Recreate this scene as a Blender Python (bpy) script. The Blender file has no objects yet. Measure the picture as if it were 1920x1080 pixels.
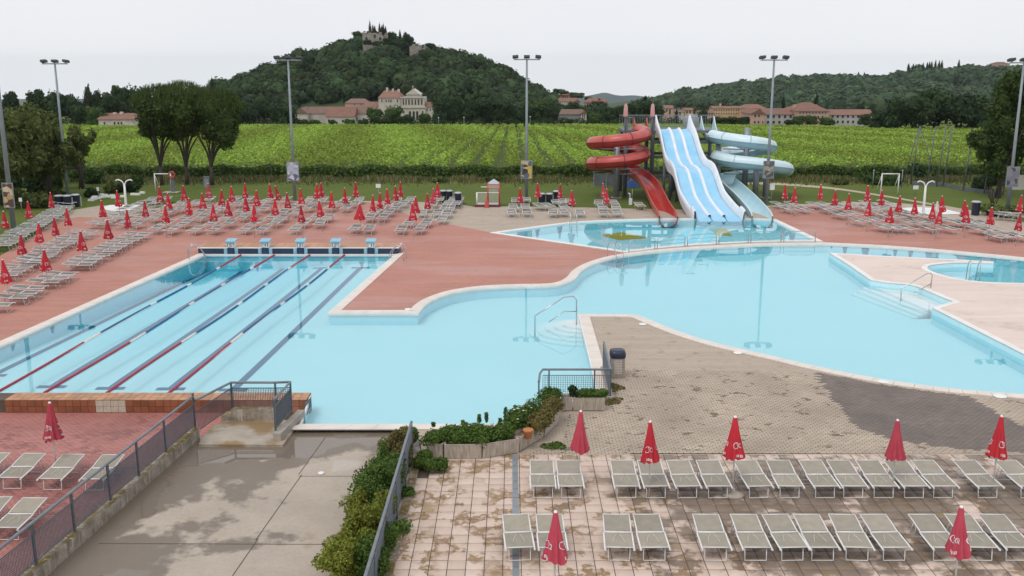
import bpy, bmesh, math, random
import numpy as np
from mathutils import Vector, Matrix
from mathutils.geometry import tessellate_polygon, delaunay_2d_cdt

R = math.radians
S = bpy.context.scene
COL = S.collection

# ------------------------------------------------------------------ camera
CAM_H = 10.6
FPX = 1850.0
PITCH = math.atan(420.0 / FPX)
cam_d = bpy.data.cameras.new("camera")
cam_d.sensor_width = 36.0
cam_d.lens = 36.0 * FPX / 1920.0
cam_d.clip_start = 0.2
cam_d.clip_end = 30000
cam = bpy.data.objects.new("camera", cam_d)
COL.objects.link(cam)
cam.location = (0, 0, CAM_H)
cam.rotation_euler = (math.pi / 2 - PITCH, 0, 0)
S.camera = cam

# ------------------------------------------------------------------ sky, sun, exposure
SUN_EL, SUN_AZ = R(58), R(215)          # azimuth clockwise from +Y
W = bpy.data.worlds.new("World")
S.world = W
W.use_nodes = True
nt = W.node_tree
nt.nodes.clear()
w_out = nt.nodes.new("ShaderNodeOutputWorld")
w_bg = nt.nodes.new("ShaderNodeBackground")
w_bg.inputs["Strength"].default_value = 0.1
w_sky = nt.nodes.new("ShaderNodeTexSky")
w_sky.sky_type = 'NISHITA'
w_sky.sun_disc = False
w_sky.sun_elevation = SUN_EL
w_sky.sun_rotation = SUN_AZ
w_sky.dust_density = 4.0
w_sky.air_density = 1.0
w_tc = nt.nodes.new("ShaderNodeTexCoord")
w_sep = nt.nodes.new("ShaderNodeSeparateXYZ")
w_max = nt.nodes.new("ShaderNodeMath"); w_max.operation = 'MAXIMUM'; w_max.inputs[1].default_value = 0.06
w_com = nt.nodes.new("ShaderNodeCombineXYZ")
w_mix = nt.nodes.new("ShaderNodeMix"); w_mix.data_type = 'RGBA'
w_mix.inputs[0].default_value = 0.86     # overcast: cloud cover over the clear sky
w_noise = nt.nodes.new("ShaderNodeTexNoise")
w_noise.inputs["Scale"].default_value = 2.2
w_noise.inputs["Detail"].default_value = 6
w_ramp = nt.nodes.new("ShaderNodeMix"); w_ramp.data_type = 'RGBA'
w_ramp.inputs[6].default_value = (7.9, 8.1, 8.65, 1)
w_ramp.inputs[7].default_value = (9.6, 9.62, 9.75, 1)
L = nt.links.new
L(w_tc.outputs["Generated"], w_sep.inputs[0])
L(w_sep.outputs[0], w_com.inputs[0]); L(w_sep.outputs[1], w_com.inputs[1])
L(w_sep.outputs[2], w_max.inputs[0]); L(w_max.outputs[0], w_com.inputs[2])
L(w_com.outputs[0], w_sky.inputs[0])
L(w_tc.outputs["Generated"], w_noise.inputs["Vector"])
L(w_noise.outputs["Fac"], w_ramp.inputs[0])
L(w_sky.outputs[0], w_mix.inputs[6]); L(w_ramp.outputs[2], w_mix.inputs[7])
L(w_mix.outputs[2], w_bg.inputs[0]); L(w_bg.outputs[0], w_out.inputs[0])

sun_d = bpy.data.lights.new("sun", 'SUN')
sun_d.energy = 1.0
sun_d.angle = R(22)
sun_d.color = (1.0, 0.96, 0.9)
sun = bpy.data.objects.new("sun", sun_d)
COL.objects.link(sun)
sd = Vector((math.sin(SUN_AZ) * math.cos(SUN_EL), math.cos(SUN_AZ) * math.cos(SUN_EL), math.sin(SUN_EL)))
sun.rotation_euler = (-sd).to_track_quat('-Z', 'Y').to_euler()

S.view_settings.view_transform = 'Standard'
S.view_settings.look = 'None'
S.view_settings.exposure = 0.16
S.view_settings.gamma = 1.0
S.view_settings.use_curve_mapping = False
S.cycles.max_bounces = 6
S.cycles.diffuse_bounces = 3
S.cycles.glossy_bounces = 3
S.cycles.transparent_max_bounces = 12
S.cycles.volume_bounces = 2

# ------------------------------------------------------------------ surveying helpers
CP, SP = math.cos(PITCH), math.sin(PITCH)
def G(px, py, z=0.0):
    """ground survey: where the sight line through a photo point meets the level z"""
    v = (py - 540) * CP + FPX * SP
    t = (CAM_H - z) / v
    return Vector((t * (px - 960), t * (FPX * CP - (py - 540) * SP), z))
def AT(px, py, Y):
    """where the sight line through a photo point reaches the distance Y"""
    t = Y / (FPX * CP - (py - 540) * SP)
    return Vector((t * (px - 960), Y, CAM_H - t * ((py - 540) * CP + FPX * SP)))
def mpp(Y):
    return Y / (FPX * CP + 60)      # metres per photo pixel at distance Y
def crom(pts, n=6):
    """Catmull-Rom through a list of tuples"""
    P = [Vector(p) for p in pts]
    out = []
    for i in range(len(P) - 1):
        p0 = P[i - 1] if i else P[0] * 2 - P[1]
        p1, p2 = P[i], P[i + 1]
        p3 = P[i + 2] if i + 2 < len(P) else P[-1] * 2 - P[-2]
        for k in range(n):
            t = k / n
            out.append(0.5 * ((2 * p1) + (p2 - p0) * t + (2 * p0 - 5 * p1 + 4 * p2 - p3) * t * t + (3 * p1 - p0 - 3 * p2 + p3) * t ** 3))
    out.append(P[-1])
    return out
def Gs(pts, z=0.0):
    return [G(p[0], p[1], z) for p in pts]
ORD = ["first", "second", "third", "fourth", "fifth", "sixth", "seventh", "eighth", "ninth", "tenth", "eleventh", "twelfth",
       "thirteenth", "fourteenth", "fifteenth", "sixteenth", "seventeenth", "eighteenth", "nineteenth", "twentieth"]
TENS = {20: "twenty", 30: "thirty", 40: "forty", 50: "fifty"}
def ordn(i):
    if i < 20: return ORD[i]
    n = i + 1
    if n % 10 == 0: return TENS[n][:-1] + "ieth"
    return TENS[n // 10 * 10] + "-" + ORD[n % 10 - 1]

# ------------------------------------------------------------------ materials
MATS = {}
def nmat(name):
    m = bpy.data.materials.new(name)
    m.use_nodes = True
    t = m.node_tree
    t.nodes.clear()
    o = t.nodes.new("ShaderNodeOutputMaterial")
    b = t.nodes.new("ShaderNodeBsdfPrincipled")
    t.links.new(b.outputs[0], o.inputs[0])
    MATS[name] = m
    return m, t, b, o
def nd(t, kind, **kw):
    n = t.nodes.new(kind)
    for k, v in kw.items():
        if k == 'inp':
            for i, val in v.items(): n.inputs[i].default_value = val
        else: setattr(n, k, v)
    return n
def c4(c): return (c[0], c[1], c[2], 1)
def mixc(t, fac, a, b, blend='MIX'):
    n = nd(t, "ShaderNodeMix", data_type='RGBA', blend_type=blend)
    for s, val in ((0, fac), (6, a), (7, b)):
        if hasattr(val, 'is_linked'): t.links.new(val, n.inputs[s])
        elif isinstance(val, (int, float)): n.inputs[s].default_value = val
        else: n.inputs[s].default_value = c4(val)
    return n.outputs[2]
def pos(t): return nd(t, "ShaderNodeNewGeometry").outputs["Position"]
def noise(t, scale, detail=4, vec=None, rough=0.55, stretch=None):
    n = nd(t, "ShaderNodeTexNoise")
    n.inputs["Scale"].default_value = scale
    n.inputs["Detail"].default_value = detail
    n.inputs["Roughness"].default_value = rough
    v = vec or pos(t)
    if stretch:
        mp = nd(t, "ShaderNodeMapping")
        mp.inputs["Scale"].default_value = stretch
        t.links.new(v, mp.inputs[0]); v = mp.outputs[0]
    t.links.new(v, n.inputs["Vector"])
    return n.outputs["Fac"]
def ramp(t, fac, lo, hi, a=0.0, b=1.0):
    n = nd(t, "ShaderNodeMapRange")
    n.inputs[1].default_value = lo; n.inputs[2].default_value = hi
    n.inputs[3].default_value = a; n.inputs[4].default_value = b
    t.links.new(fac, n.inputs[0])
    return n.outputs[0]
def mth(t, op, a, b=0.0):
    n = nd(t, "ShaderNodeMath", operation=op)
    for i, v in ((0, a), (1, b)):
        if hasattr(v, 'is_linked'): t.links.new(v, n.inputs[i])
        else: n.inputs[i].default_value = v
    return n.outputs[0]
def bump(t, b, h, strength=0.3, dist=0.02):
    n = nd(t, "ShaderNodeBump")
    n.inputs["Strength"].default_value = strength
    n.inputs["Distance"].default_value = dist
    t.links.new(h, n.inputs["Height"])
    t.links.new(n.outputs[0], b.inputs["Normal"])
def setin(t, sock, v):
    if hasattr(v, 'is_linked'): t.links.new(v, sock)
    elif isinstance(v, (int, float)): sock.default_value = v
    else: sock.default_value = c4(v)
def pmat(name, c1, c2=None, scale=3.0, rough=0.6, metal=0.0, bmp=0.0, bscale=40, orand=0.0, spec=0.5):
    """plain procedural: two tones over world noise, optional per-object shift and bump"""
    m, t, b, o = nmat(name)
    c2 = c2 or tuple(x * 0.8 for x in c1)
    col = mixc(t, ramp(t, noise(t, scale, 5), 0.3, 0.7), c1, c2)
    if orand:
        oi = nd(t, "ShaderNodeObjectInfo").outputs["Random"]
        hv = nd(t, "ShaderNodeHueSaturation")
        t.links.new(col, hv.inputs["Color"])
        t.links.new(ramp(t, oi, 0, 1, 1 - orand, 1 + orand), hv.inputs["Value"])
        col = hv.outputs[0]
    t.links.new(col, b.inputs["Base Color"])
    b.inputs["Roughness"].default_value = rough
    b.inputs["Metallic"].default_value = metal
    b.inputs["Specular IOR Level"].default_value = spec
    if bmp: bump(t, b, noise(t, bscale, 3), bmp, 0.02)
    return m
def leafmat(name, dark, light, trans=0.25, tint=True):
    m, t, b, o = nmat(name)
    isl = nd(t, "ShaderNodeNewGeometry").outputs["Random Per Island"]
    col = mixc(t, isl, dark, light)
    at = nd(t, "ShaderNodeAttribute", attribute_name="tint").outputs["Fac"]
    oi = nd(t, "ShaderNodeObjectInfo").outputs["Random"]
    hv = nd(t, "ShaderNodeHueSaturation")
    t.links.new(col, hv.inputs["Color"])
    t.links.new(ramp(t, mth(t, 'ADD', at, mth(t, 'MULTIPLY', oi, 0.35)), 0, 1.35, 0.5, 1.6), hv.inputs["Value"])
    t.links.new(ramp(t, at, 0, 1, 0.485, 0.515), hv.inputs["Hue"])
    t.links.new(hv.outputs[0], b.inputs["Base Color"])
    b.inputs["Roughness"].default_value = 0.7
    b.inputs["Specular IOR Level"].default_value = 0.15
    tr = nd(t, "ShaderNodeBsdfTranslucent")
    t.links.new(hv.outputs[0], tr.inputs[0])
    mx = nd(t, "ShaderNodeMixShader")
    mx.inputs[0].default_value = trans
    t.links.new(b.outputs[0], mx.inputs[1]); t.links.new(tr.outputs[0], mx.inputs[2])
    t.links.new(mx.outputs[0], o.inputs[0])
    return m

# ------------------------------------------------------------------ mesh builder
class MB:
    def __init__(s): s.v, s.f, s.sm = [], [], []
    def add(s, vs, fs, smooth=False):
        b = len(s.v)
        s.v += [tuple(x) for x in vs]
        s.f += [tuple(i + b for i in f) for f in fs]
        s.sm += [smooth] * len(fs)
        return s
    def box(s, x0, x1, y0, y1, z0, z1, M=None):
        vs = [Vector((x, y, z)) for z in (z0, z1) for y in (y0, y1) for x in (x0, x1)]
        if M: vs = [M @ v for v in vs]
        return s.add(vs, [(0, 2, 3, 1), (4, 5, 7, 6), (0, 1, 5, 4), (2, 6, 7, 3), (0, 4, 6, 2), (1, 3, 7, 5)])
    def tube(s, pts, r, n=8, closed=False, cap=True, rs=None):
        P = [Vector(p) for p in pts]
        m = len(P)
        prev = None
        base = len(s.v)
        for i in range(m):
            if closed: d = (P[(i + 1) % m] - P[i - 1])
            else: d = P[min(i + 1, m - 1)] - P[max(i - 1, 0)]
            d.normalize()
            if prev is None:
                a = Vector((0, 0, 1)) if abs(d.z) < 0.9 else Vector((1, 0, 0))
                u = d.cross(a).normalized()
            else:
                u = prev - d * prev.dot(d)
                u = u.normalized() if u.length > 1e-6 else d.orthogonal().normalized()
            prev = u
            w = d.cross(u)
            rr = rs[i] if rs else r
            for k in range(n):
                a = 2 * math.pi * k / n
                s.v.append(tuple(P[i] + (u * math.cos(a) + w * math.sin(a)) * rr))
        for i in range(m if closed else m - 1):
            j = (i + 1) % m
            for k in range(n):
                l = (k + 1) % n
                s.f.append((base + i * n + k, base + i * n + l, base + j * n + l, base + j * n + k)); s.sm.append(n > 4)
        if cap and not closed:
            s.f.append(tuple(base + k for k in range(n))[::-1]); s.sm.append(False)
            s.f.append(tuple(base + (m - 1) * n + k for k in range(n))); s.sm.append(False)
        return s
    def lathe(s, prof, n=16, c=(0, 0, 0), smooth=True):
        base = len(s.v)
        for r, z in prof:
            for k in range(n):
                a = 2 * math.pi * k / n
                s.v.append((c[0] + r * math.cos(a), c[1] + r * math.sin(a), c[2] + z))
        for i in range(len(prof) - 1):
            for k in range(n):
                l = (k + 1) % n
                s.f.append((base + i * n + k, base + i * n + l, base + (i + 1) * n + l, base + (i + 1) * n + k)); s.sm.append(smooth)
        s.f.append(tuple(base + k for k in range(n))[::-1]); s.sm.append(False)
        s.f.append(tuple(base + (len(prof) - 1) * n + k for k in range(n))); s.sm.append(False)
        return s
    def poly(s, pts, z0, z1=None, holes=(), top=True):
        """flat polygon (with holes) at z1; with z0<z1 also its sides"""
        loops = [[Vector((p[0], p[1], 0)) for p in pts]] + [[Vector((p[0], p[1], 0)) for p in h] for h in holes]
        flat = [p for l in loops for p in l]
        zt = z0 if z1 is None else z1
        if top:
            if len(loops) > 1:
                ed, b0 = [], 0
                for l in loops:
                    ed += [(b0 + i, b0 + (i + 1) % len(l)) for i in range(len(l))]; b0 += len(l)
                r = delaunay_2d_cdt([p.to_2d() for p in flat], ed, [], 0, 1e-5)
                flat = [Vector((p.x, p.y, 0)) for p in r[0]]
                tris = [f for f in r[2] if len(f) == 3]
                cen = [(flat[a] + flat[b] + flat[c]) / 3 for a, b, c in tris]
                cx, cy = np.array([c.x for c in cen]), np.array([c.y for c in cen])
                ok = inpoly(loops[0], cx, cy)
                for h in loops[1:]: ok &= ~inpoly(h, cx, cy)
                tris = [f for f, k in zip(tris, ok) if k]
            else: tris = tessellate_polygon(loops)
            fs = []
            for a, b, c in tris:
                if (flat[b] - flat[a]).cross(flat[c] - flat[a]).z < 0: a, b, c = c, b, a
                fs.append((a, b, c))
            s.add([(p.x, p.y, zt) for p in flat], fs)
        if z1 is not None:
            for l in loops:
                n = len(l)
                s.add([(p.x, p.y, z0) for p in l] + [(p.x, p.y, z1) for p in l], [(i, (i + 1) % n, n + (i + 1) % n, n + i) for i in range(n)])
        return s
    def strip(s, a, b, z0, z1, closed=False, slope=0.0):
        """solid band between two polylines"""
        n = len(a)
        vs = [(p[0], p[1], z1) for p in a] + [(p[0], p[1], z1 + slope) for p in b] + [(p[0], p[1], z0) for p in a] + [(p[0], p[1], z0) for p in b]
        fs = []
        for i in range(n if closed else n - 1):
            j = (i + 1) % n
            fs += [(i, j, n + j, n + i), (2 * n + i, i, i, 2 * n + j) if False else (i, 2 * n + i, 2 * n + j, j), (n + i, n + j, 3 * n + j, 3 * n + i)]
        if not closed:
            fs += [(0, n, 3 * n, 2 * n), (n - 1, 3 * n - 1, 4 * n - 1, 2 * n - 1)]
        return s.add(vs, fs)
    def mesh(s, name):
        me = bpy.data.meshes.new(name)
        me.from_pydata(s.v, [], s.f)
        me.polygons.foreach_set("use_smooth", s.sm)
        me.update()
        return me
    def build(s, name, mat, parent=None, loc=None, fix=True):
        me = s.mesh(name)
        if fix:
            bm = bmesh.new(); bm.from_mesh(me)
            bmesh.ops.recalc_face_normals(bm, faces=bm.faces)
            bm.to_mesh(me); bm.free()
        return put(name, me, mat, parent, loc)
def put(name, me, mat, parent=None, loc=None, rz=0.0):
    if mat is not None and not me.materials:
        me.materials.append(MATS[mat] if isinstance(mat, str) else mat)
    o = bpy.data.objects.new(name, me)
    COL.objects.link(o)
    if parent: o.parent = parent
    if loc is not None: o.location = loc
    if rz: o.rotation_euler.z = rz
    return o
def empty(name, loc=(0, 0, 0), rz=0.0, parent=None):
    o = bpy.data.objects.new(name, None)
    o.empty_display_size = 0.2
    COL.objects.link(o)
    o.location = loc
    o.rotation_euler.z = rz
    if parent: o.parent = parent
    return o
def tag(o, label=None, cat=None, group=None, kind=None):
    for k, v in (("label", label), ("category", cat), ("group", group), ("kind", kind)):
        if v: o[k] = v
    return o
def struct(o): o["kind"] = "structure"; return o
def stuff(o, label=None, cat=None): return tag(o, label, cat, None, "stuff")
def copy_tree(o, parent=None):
    c = o.copy(); COL.objects.link(c); c.parent = parent
    for ch in o.children: copy_tree(ch, c)
    return c
def np_mesh(name, V, F, tint=None):
    V = np.asarray(V, np.float32).reshape(-1, 3); F = np.asarray(F, np.int32)
    k = F.shape[1]
    me = bpy.data.meshes.new(name)
    me.vertices.add(len(V)); me.vertices.foreach_set("co", V.ravel())
    me.loops.add(F.size); me.loops.foreach_set("vertex_index", F.ravel())
    me.polygons.add(len(F)); me.polygons.foreach_set("loop_start", np.arange(0, F.size, k, dtype=np.int32))
    me.update(calc_edges=True)
    if tint is not None:
        a = me.attributes.new("tint", 'FLOAT', 'FACE')
        a.data.foreach_set("value", np.asarray(tint, np.float32))
    return me
def inpoly(pts, X, Y):
    X = np.asarray(X); Y = np.asarray(Y)
    r = np.zeros(X.shape, bool)
    n = len(pts)
    for i in range(n):
        x0, y0 = pts[i][0], pts[i][1]; x1, y1 = pts[(i + 1) % n][0], pts[(i + 1) % n][1]
        if y0 == y1: continue
        c = ((y0 > Y) != (y1 > Y)) & (X < (x1 - x0) * (Y - y0) / (y1 - y0) + x0)
        r ^= c
    return r
def offs(pts, d, closed=True):
    """offset a polyline to its right (d>0) by d"""
    P = [Vector((p[0], p[1])) for p in pts]
    n = len(P); out = []
    for i in range(n):
        a = P[i - 1] if (closed or i) else None
        b = P[(i + 1) % n] if (closed or i < n - 1) else None
        e1 = (P[i] - a).normalized() if a is not None and (P[i] - a).length > 1e-6 else None
        e2 = (b - P[i]).normalized() if b is not None and (b - P[i]).length > 1e-6 else None
        if e1 is None: e1 = e2
        if e2 is None: e2 = e1
        n1 = Vector((e1.y, -e1.x)); n2 = Vector((e2.y, -e2.x))
        m = n1 + n2
        m = m / max(m.length_squared / 2, 0.45) if m.length > 1e-6 else n1
        out.append((P[i].x + m.x * d, P[i].y + m.y * d))
    return out

# ------------------------------------------------------------------ the materials of the place
pmat("white_metal", (0.74, 0.74, 0.73), (0.62, 0.62, 0.60), 6, 0.4)
pmat("rail_grey", (0.21, 0.235, 0.26), (0.15, 0.17, 0.19), 4, 0.45, 0.2)
pmat("grey_paint", (0.095, 0.112, 0.135), (0.07, 0.083, 0.1), 5, 0.5, bmp=0.05)
pmat("galvanised", (0.27, 0.3, 0.325), (0.21, 0.235, 0.26), 4, 0.45, 0.25)
pmat("mast_grey", (0.26, 0.3, 0.32), (0.2, 0.235, 0.25), 2, 0.5, 0.2)
pmat("steel", (0.55, 0.56, 0.57), (0.42, 0.43, 0.44), 8, 0.25, 0.9)
pmat("lamp_black", (0.05, 0.05, 0.055), (0.035, 0.035, 0.04), 6, 0.5)
pmat("sling", (0.32, 0.288, 0.23), (0.265, 0.238, 0.19), 5, 0.8, bmp=0.2, bscale=220, orand=0.12)
pmat("sling_far", (0.125, 0.12, 0.112), (0.225, 0.21, 0.19), 3.5, 0.8, orand=0.25)
pmat("parasol_red", (0.50, 0.018, 0.03), (0.40, 0.012, 0.024), 3, 0.75, orand=0.15)
pmat("parasol_faded", (0.46, 0.055, 0.085), (0.40, 0.035, 0.06), 3, 0.75, orand=0.1)
pmat("parasol_white", (0.7, 0.68, 0.66), (0.6, 0.56, 0.55), 3, 0.75)
pmat("print_white", (0.72, 0.66, 0.65), (0.62, 0.5, 0.5), 9, 0.75)
pmat("parasol_print", (0.72, 0.6, 0.6), (0.6, 0.42, 0.42), 9, 0.75)
pmat("pole_white", (0.6, 0.59, 0.56), (0.48, 0.46, 0.43), 5, 0.5)
pmat("concrete", (0.40, 0.36, 0.31), (0.30, 0.265, 0.225), 2.2, 0.85, bmp=0.25, bscale=30)
pmat("coping", (0.72, 0.655, 0.60), (0.62, 0.56, 0.50), 1.6, 0.7, bmp=0.1, bscale=25)
pmat("coping_white", (0.78, 0.76, 0.73), (0.68, 0.65, 0.62), 1.6, 0.5)
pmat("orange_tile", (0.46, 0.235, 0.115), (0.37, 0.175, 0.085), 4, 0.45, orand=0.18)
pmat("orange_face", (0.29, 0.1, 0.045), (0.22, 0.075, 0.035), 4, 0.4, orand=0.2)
pmat("bare_mortar", (0.55, 0.49, 0.40), (0.42, 0.36, 0.29), 8, 0.9, bmp=0.4)
pmat("grout", (0.075, 0.055, 0.042), (0.12, 0.09, 0.068), 5, 0.9)
pmat("navy_tile", (0.012, 0.028, 0.075), (0.02, 0.04, 0.1), 8, 0.3)
pmat("block_blue", (0.27, 0.50, 0.62), (0.2, 0.4, 0.52), 6, 0.5)
pmat("print_black", (0.02, 0.02, 0.025), None, 3, 0.6)
pmat("plastic_navy", (0.018, 0.026, 0.055), (0.012, 0.018, 0.04), 4, 0.4)
pmat("lid_grey", (0.45, 0.47, 0.5), (0.38, 0.4, 0.42), 4, 0.5)
pmat("bin_concrete", (0.34, 0.3, 0.26), (0.24, 0.21, 0.18), 9, 0.9, bmp=0.3)
pmat("frame_red", (0.5, 0.06, 0.045), (0.4, 0.045, 0.035), 4, 0.5)
pmat("frame_darkred", (0.16, 0.025, 0.025), (0.12, 0.02, 0.02), 4, 0.6)
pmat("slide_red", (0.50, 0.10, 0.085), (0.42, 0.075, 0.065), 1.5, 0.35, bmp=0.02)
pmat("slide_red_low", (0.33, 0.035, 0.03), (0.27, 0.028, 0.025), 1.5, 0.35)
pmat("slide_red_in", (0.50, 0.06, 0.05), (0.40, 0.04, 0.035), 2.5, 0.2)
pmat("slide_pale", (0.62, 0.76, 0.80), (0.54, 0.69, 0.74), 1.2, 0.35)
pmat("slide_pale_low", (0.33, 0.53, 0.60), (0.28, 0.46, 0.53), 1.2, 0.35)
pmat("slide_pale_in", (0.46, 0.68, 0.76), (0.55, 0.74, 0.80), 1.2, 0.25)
pmat("slide_blue", (0.22, 0.52, 0.76), (0.32, 0.60, 0.80), 0.9, 0.22)
pmat("slide_white", (0.76, 0.80, 0.84), (0.66, 0.71, 0.76), 1.5, 0.4)
pmat("pink_cloth", (0.58, 0.33, 0.31), (0.5, 0.27, 0.25), 4, 0.8)
pmat("tower_steel", (0.15, 0.165, 0.185), (0.1, 0.115, 0.13), 2, 0.6)
pmat("tarpaulin", (0.10, 0.2, 0.55), (0.07, 0.15, 0.45), 3, 0.6)
pmat("bark", (0.075, 0.06, 0.048), (0.045, 0.036, 0.03), 5, 0.95, bmp=0.5, bscale=14)
pmat("stucco_cream", (0.58, 0.53, 0.46), (0.46, 0.42, 0.37), 0.6, 0.9)
pmat("stucco_white", (0.55, 0.51, 0.455), (0.42, 0.39, 0.345), 0.5, 0.9)
pmat("stucco_pink", (0.52, 0.33, 0.25), (0.44, 0.28, 0.21), 0.4, 0.9)
pmat("stucco_grey", (0.46, 0.45, 0.44), (0.37, 0.36, 0.35), 0.4, 0.9)
pmat("stucco_ochre", (0.58, 0.38, 0.2), (0.5, 0.32, 0.17), 0.4, 0.9)
pmat("barn_grey", (0.26, 0.265, 0.28), (0.2, 0.2, 0.215), 0.5, 0.9)
pmat("stone_ruin", (0.34, 0.3, 0.26), (0.2, 0.175, 0.15), 0.8, 0.95)
pmat("roof_tile", (0.235, 0.12, 0.088), (0.175, 0.088, 0.066), 0.7, 0.9, orand=0.12)
pmat("roof_brown", (0.2, 0.12, 0.095), (0.15, 0.09, 0.07), 0.7, 0.9, orand=0.1)
pmat("window_dark", (0.03, 0.032, 0.036), (0.05, 0.05, 0.055), 0.5, 0.2)
pmat("net_green", (0.028, 0.05, 0.036), (0.02, 0.035, 0.027), 2, 0.9)
pmat("tray_white", (0.78, 0.78, 0.77), (0.7, 0.7, 0.69), 2, 0.6)
pmat("path_beige", (0.43, 0.36, 0.27), (0.36, 0.3, 0.22), 1.0, 0.9)
pmat("vine_floor", (0.065, 0.095, 0.024), (0.09, 0.105, 0.035), 0.3, 1.0, spec=0.1)
pmat("soil", (0.26, 0.17, 0.10), (0.2, 0.13, 0.075), 0.4, 0.95)
pmat("dome_grey", (0.3, 0.32, 0.35), (0.25, 0.26, 0.29), 1.0, 0.6)
pmat("rope_red", (0.40, 0.03, 0.06), (0.30, 0.02, 0.045), 9, 0.5)
pmat("rope_blue", (0.03, 0.13, 0.30), (0.02, 0.09, 0.22), 9, 0.5)
pmat("rope_white", (0.74, 0.74, 0.7), (0.6, 0.6, 0.56), 9, 0.5)
pmat("lane_blue", (0.085, 0.14, 0.25), (0.07, 0.12, 0.22), 1.2, 0.6)
pmat("yellow_paint", (0.98, 0.40, 0.005), (0.95, 0.35, 0.005), 1.2, 0.6)
pmat("pool_floor", (0.79, 0.81, 0.815), (0.75, 0.79, 0.805), 0.25, 0.6)
pmat("pool_wall", (0.55, 0.80, 0.86), (0.48, 0.75, 0.82), 1.5, 0.5)
pmat("flower_white", (0.8, 0.8, 0.76), None, 3, 0.7)
pmat("terracotta", (0.5, 0.2, 0.07), (0.42, 0.16, 0.06), 4, 0.8)
pmat("far_hill", (0.055, 0.075, 0.075), (0.04, 0.058, 0.055), 0.01, 1.0, spec=0.1)
leafmat("leaf_forest", (0.020, 0.042, 0.018), (0.060, 0.096, 0.034))
leafmat("leaf_right_hill", (0.034, 0.068, 0.04), (0.085, 0.125, 0.062))
leafmat("leaf_belt", (0.018, 0.037, 0.016), (0.05, 0.082, 0.027))
leafmat("leaf_mid", (0.035, 0.07, 0.02), (0.085, 0.14, 0.035))
leafmat("leaf_olive", (0.06, 0.085, 0.026), (0.15, 0.18, 0.055))
leafmat("leaf_pollard", (0.026, 0.05, 0.014), (0.078, 0.115, 0.028))
leafmat("leaf_cypress", (0.012, 0.02, 0.014), (0.022, 0.036, 0.02))
leafmat("leaf_ruin", (0.04, 0.022, 0.02), (0.07, 0.035, 0.03))
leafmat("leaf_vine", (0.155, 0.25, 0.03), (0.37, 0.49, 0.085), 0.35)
leafmat("leaf_vine_shaded", (0.045, 0.085, 0.02), (0.10, 0.16, 0.036), 0.25)  # darker copy of the vine green, with the front row's shade painted in
leafmat("leaf_hedge", (0.04, 0.085, 0.018), (0.13, 0.2, 0.04), 0.3)
leafmat("leaf_hedge_yellow", (0.10, 0.125, 0.02), (0.24, 0.26, 0.04), 0.3)
leafmat("leaf_hedge_brown", (0.10, 0.085, 0.03), (0.2, 0.17, 0.06), 0.3)
leafmat("dry_grass", (0.16, 0.14, 0.07), (0.32, 0.27, 0.15), 0.3)
leafmat("green_grass", (0.06, 0.095, 0.02), (0.11, 0.155, 0.035), 0.3)

def brickish(name, c1, c2, mortar, bw=0.2, bh=0.1, rough=0.8, stain=None, mort=0.008, far=False, sscale=0.35, wet=0.0):
    """worn pavers seen from afar: faint courses, drifts of paler and darker blocks, stains"""
    m, t, b, o = nmat(name)
    br = nd(t, "ShaderNodeTexBrick")
    br.inputs["Scale"].default_value = 1.0
    br.inputs["Brick Width"].default_value = bw
    br.inputs["Row Height"].default_value = bh
    br.inputs["Mortar Size"].default_value = mort
    br.inputs["Color1"].default_value = c4(c1); br.inputs["Color2"].default_value = c4(c2); br.inputs["Mortar"].default_value = c4(mortar)
    br.inputs["Bias"].default_value = -0.1
    t.links.new(pos(t), br.inputs["Vector"])
    big = ramp(t, noise(t, 0.16, 5, rough=0.65), 0.3, 0.72)
    col = mixc(t, big, mixc(t, 0.35, br.outputs[0], c1), mixc(t, 0.5, br.outputs[0], tuple(x * 0.84 for x in c2)))
    streak = ramp(t, noise(t, 0.7, 5, stretch=(0.35, 2.6, 1), rough=0.7), 0.42, 0.75)
    col = mixc(t, mth(t, 'MULTIPLY', streak, 0.4), col, tuple(x * 1.25 for x in c1))
    if stain:
        sm = mth(t, 'MULTIPLY', ramp(t, noise(t, sscale, 6, rough=0.7), 0.54, 0.70), ramp(t, noise(t, 3.0, 4), 0.35, 0.6))
        col = mixc(t, mth(t, 'MULTIPLY', sm, 0.75), col, stain)
    t.links.new(col, b.inputs["Base Color"])
    if wet:
        wm = ramp(t, noise(t, 0.22, 5, stretch=(0.6, 1.4, 1)), 0.45, 0.62)
        t.links.new(ramp(t, wm, 0, 1, rough, wet), b.inputs["Roughness"])
    else: b.inputs["Roughness"].default_value = rough
    bump(t, b, mth(t, 'ADD', br.outputs["Fac"], noise(t, 30, 3)), 0.15, 0.006)
    return m
brickish("red_pavers", (0.47, 0.215, 0.165), (0.385, 0.165, 0.122), (0.2, 0.095, 0.075), wet=0.45)
brickish("red_pavers_low", (0.42, 0.165, 0.14), (0.35, 0.13, 0.11), (0.14, 0.05, 0.045), wet=0.3)
brickish("beige_pavers", (0.455, 0.375, 0.30), (0.40, 0.325, 0.258), (0.2, 0.16, 0.125), stain=(0.15, 0.115, 0.085), sscale=1.7, mort=0.012)
brickish("pale_pavers", (0.70, 0.585, 0.52), (0.66, 0.55, 0.48), (0.5, 0.41, 0.35), stain=(0.38, 0.27, 0.19), sscale=0.5)

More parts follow.
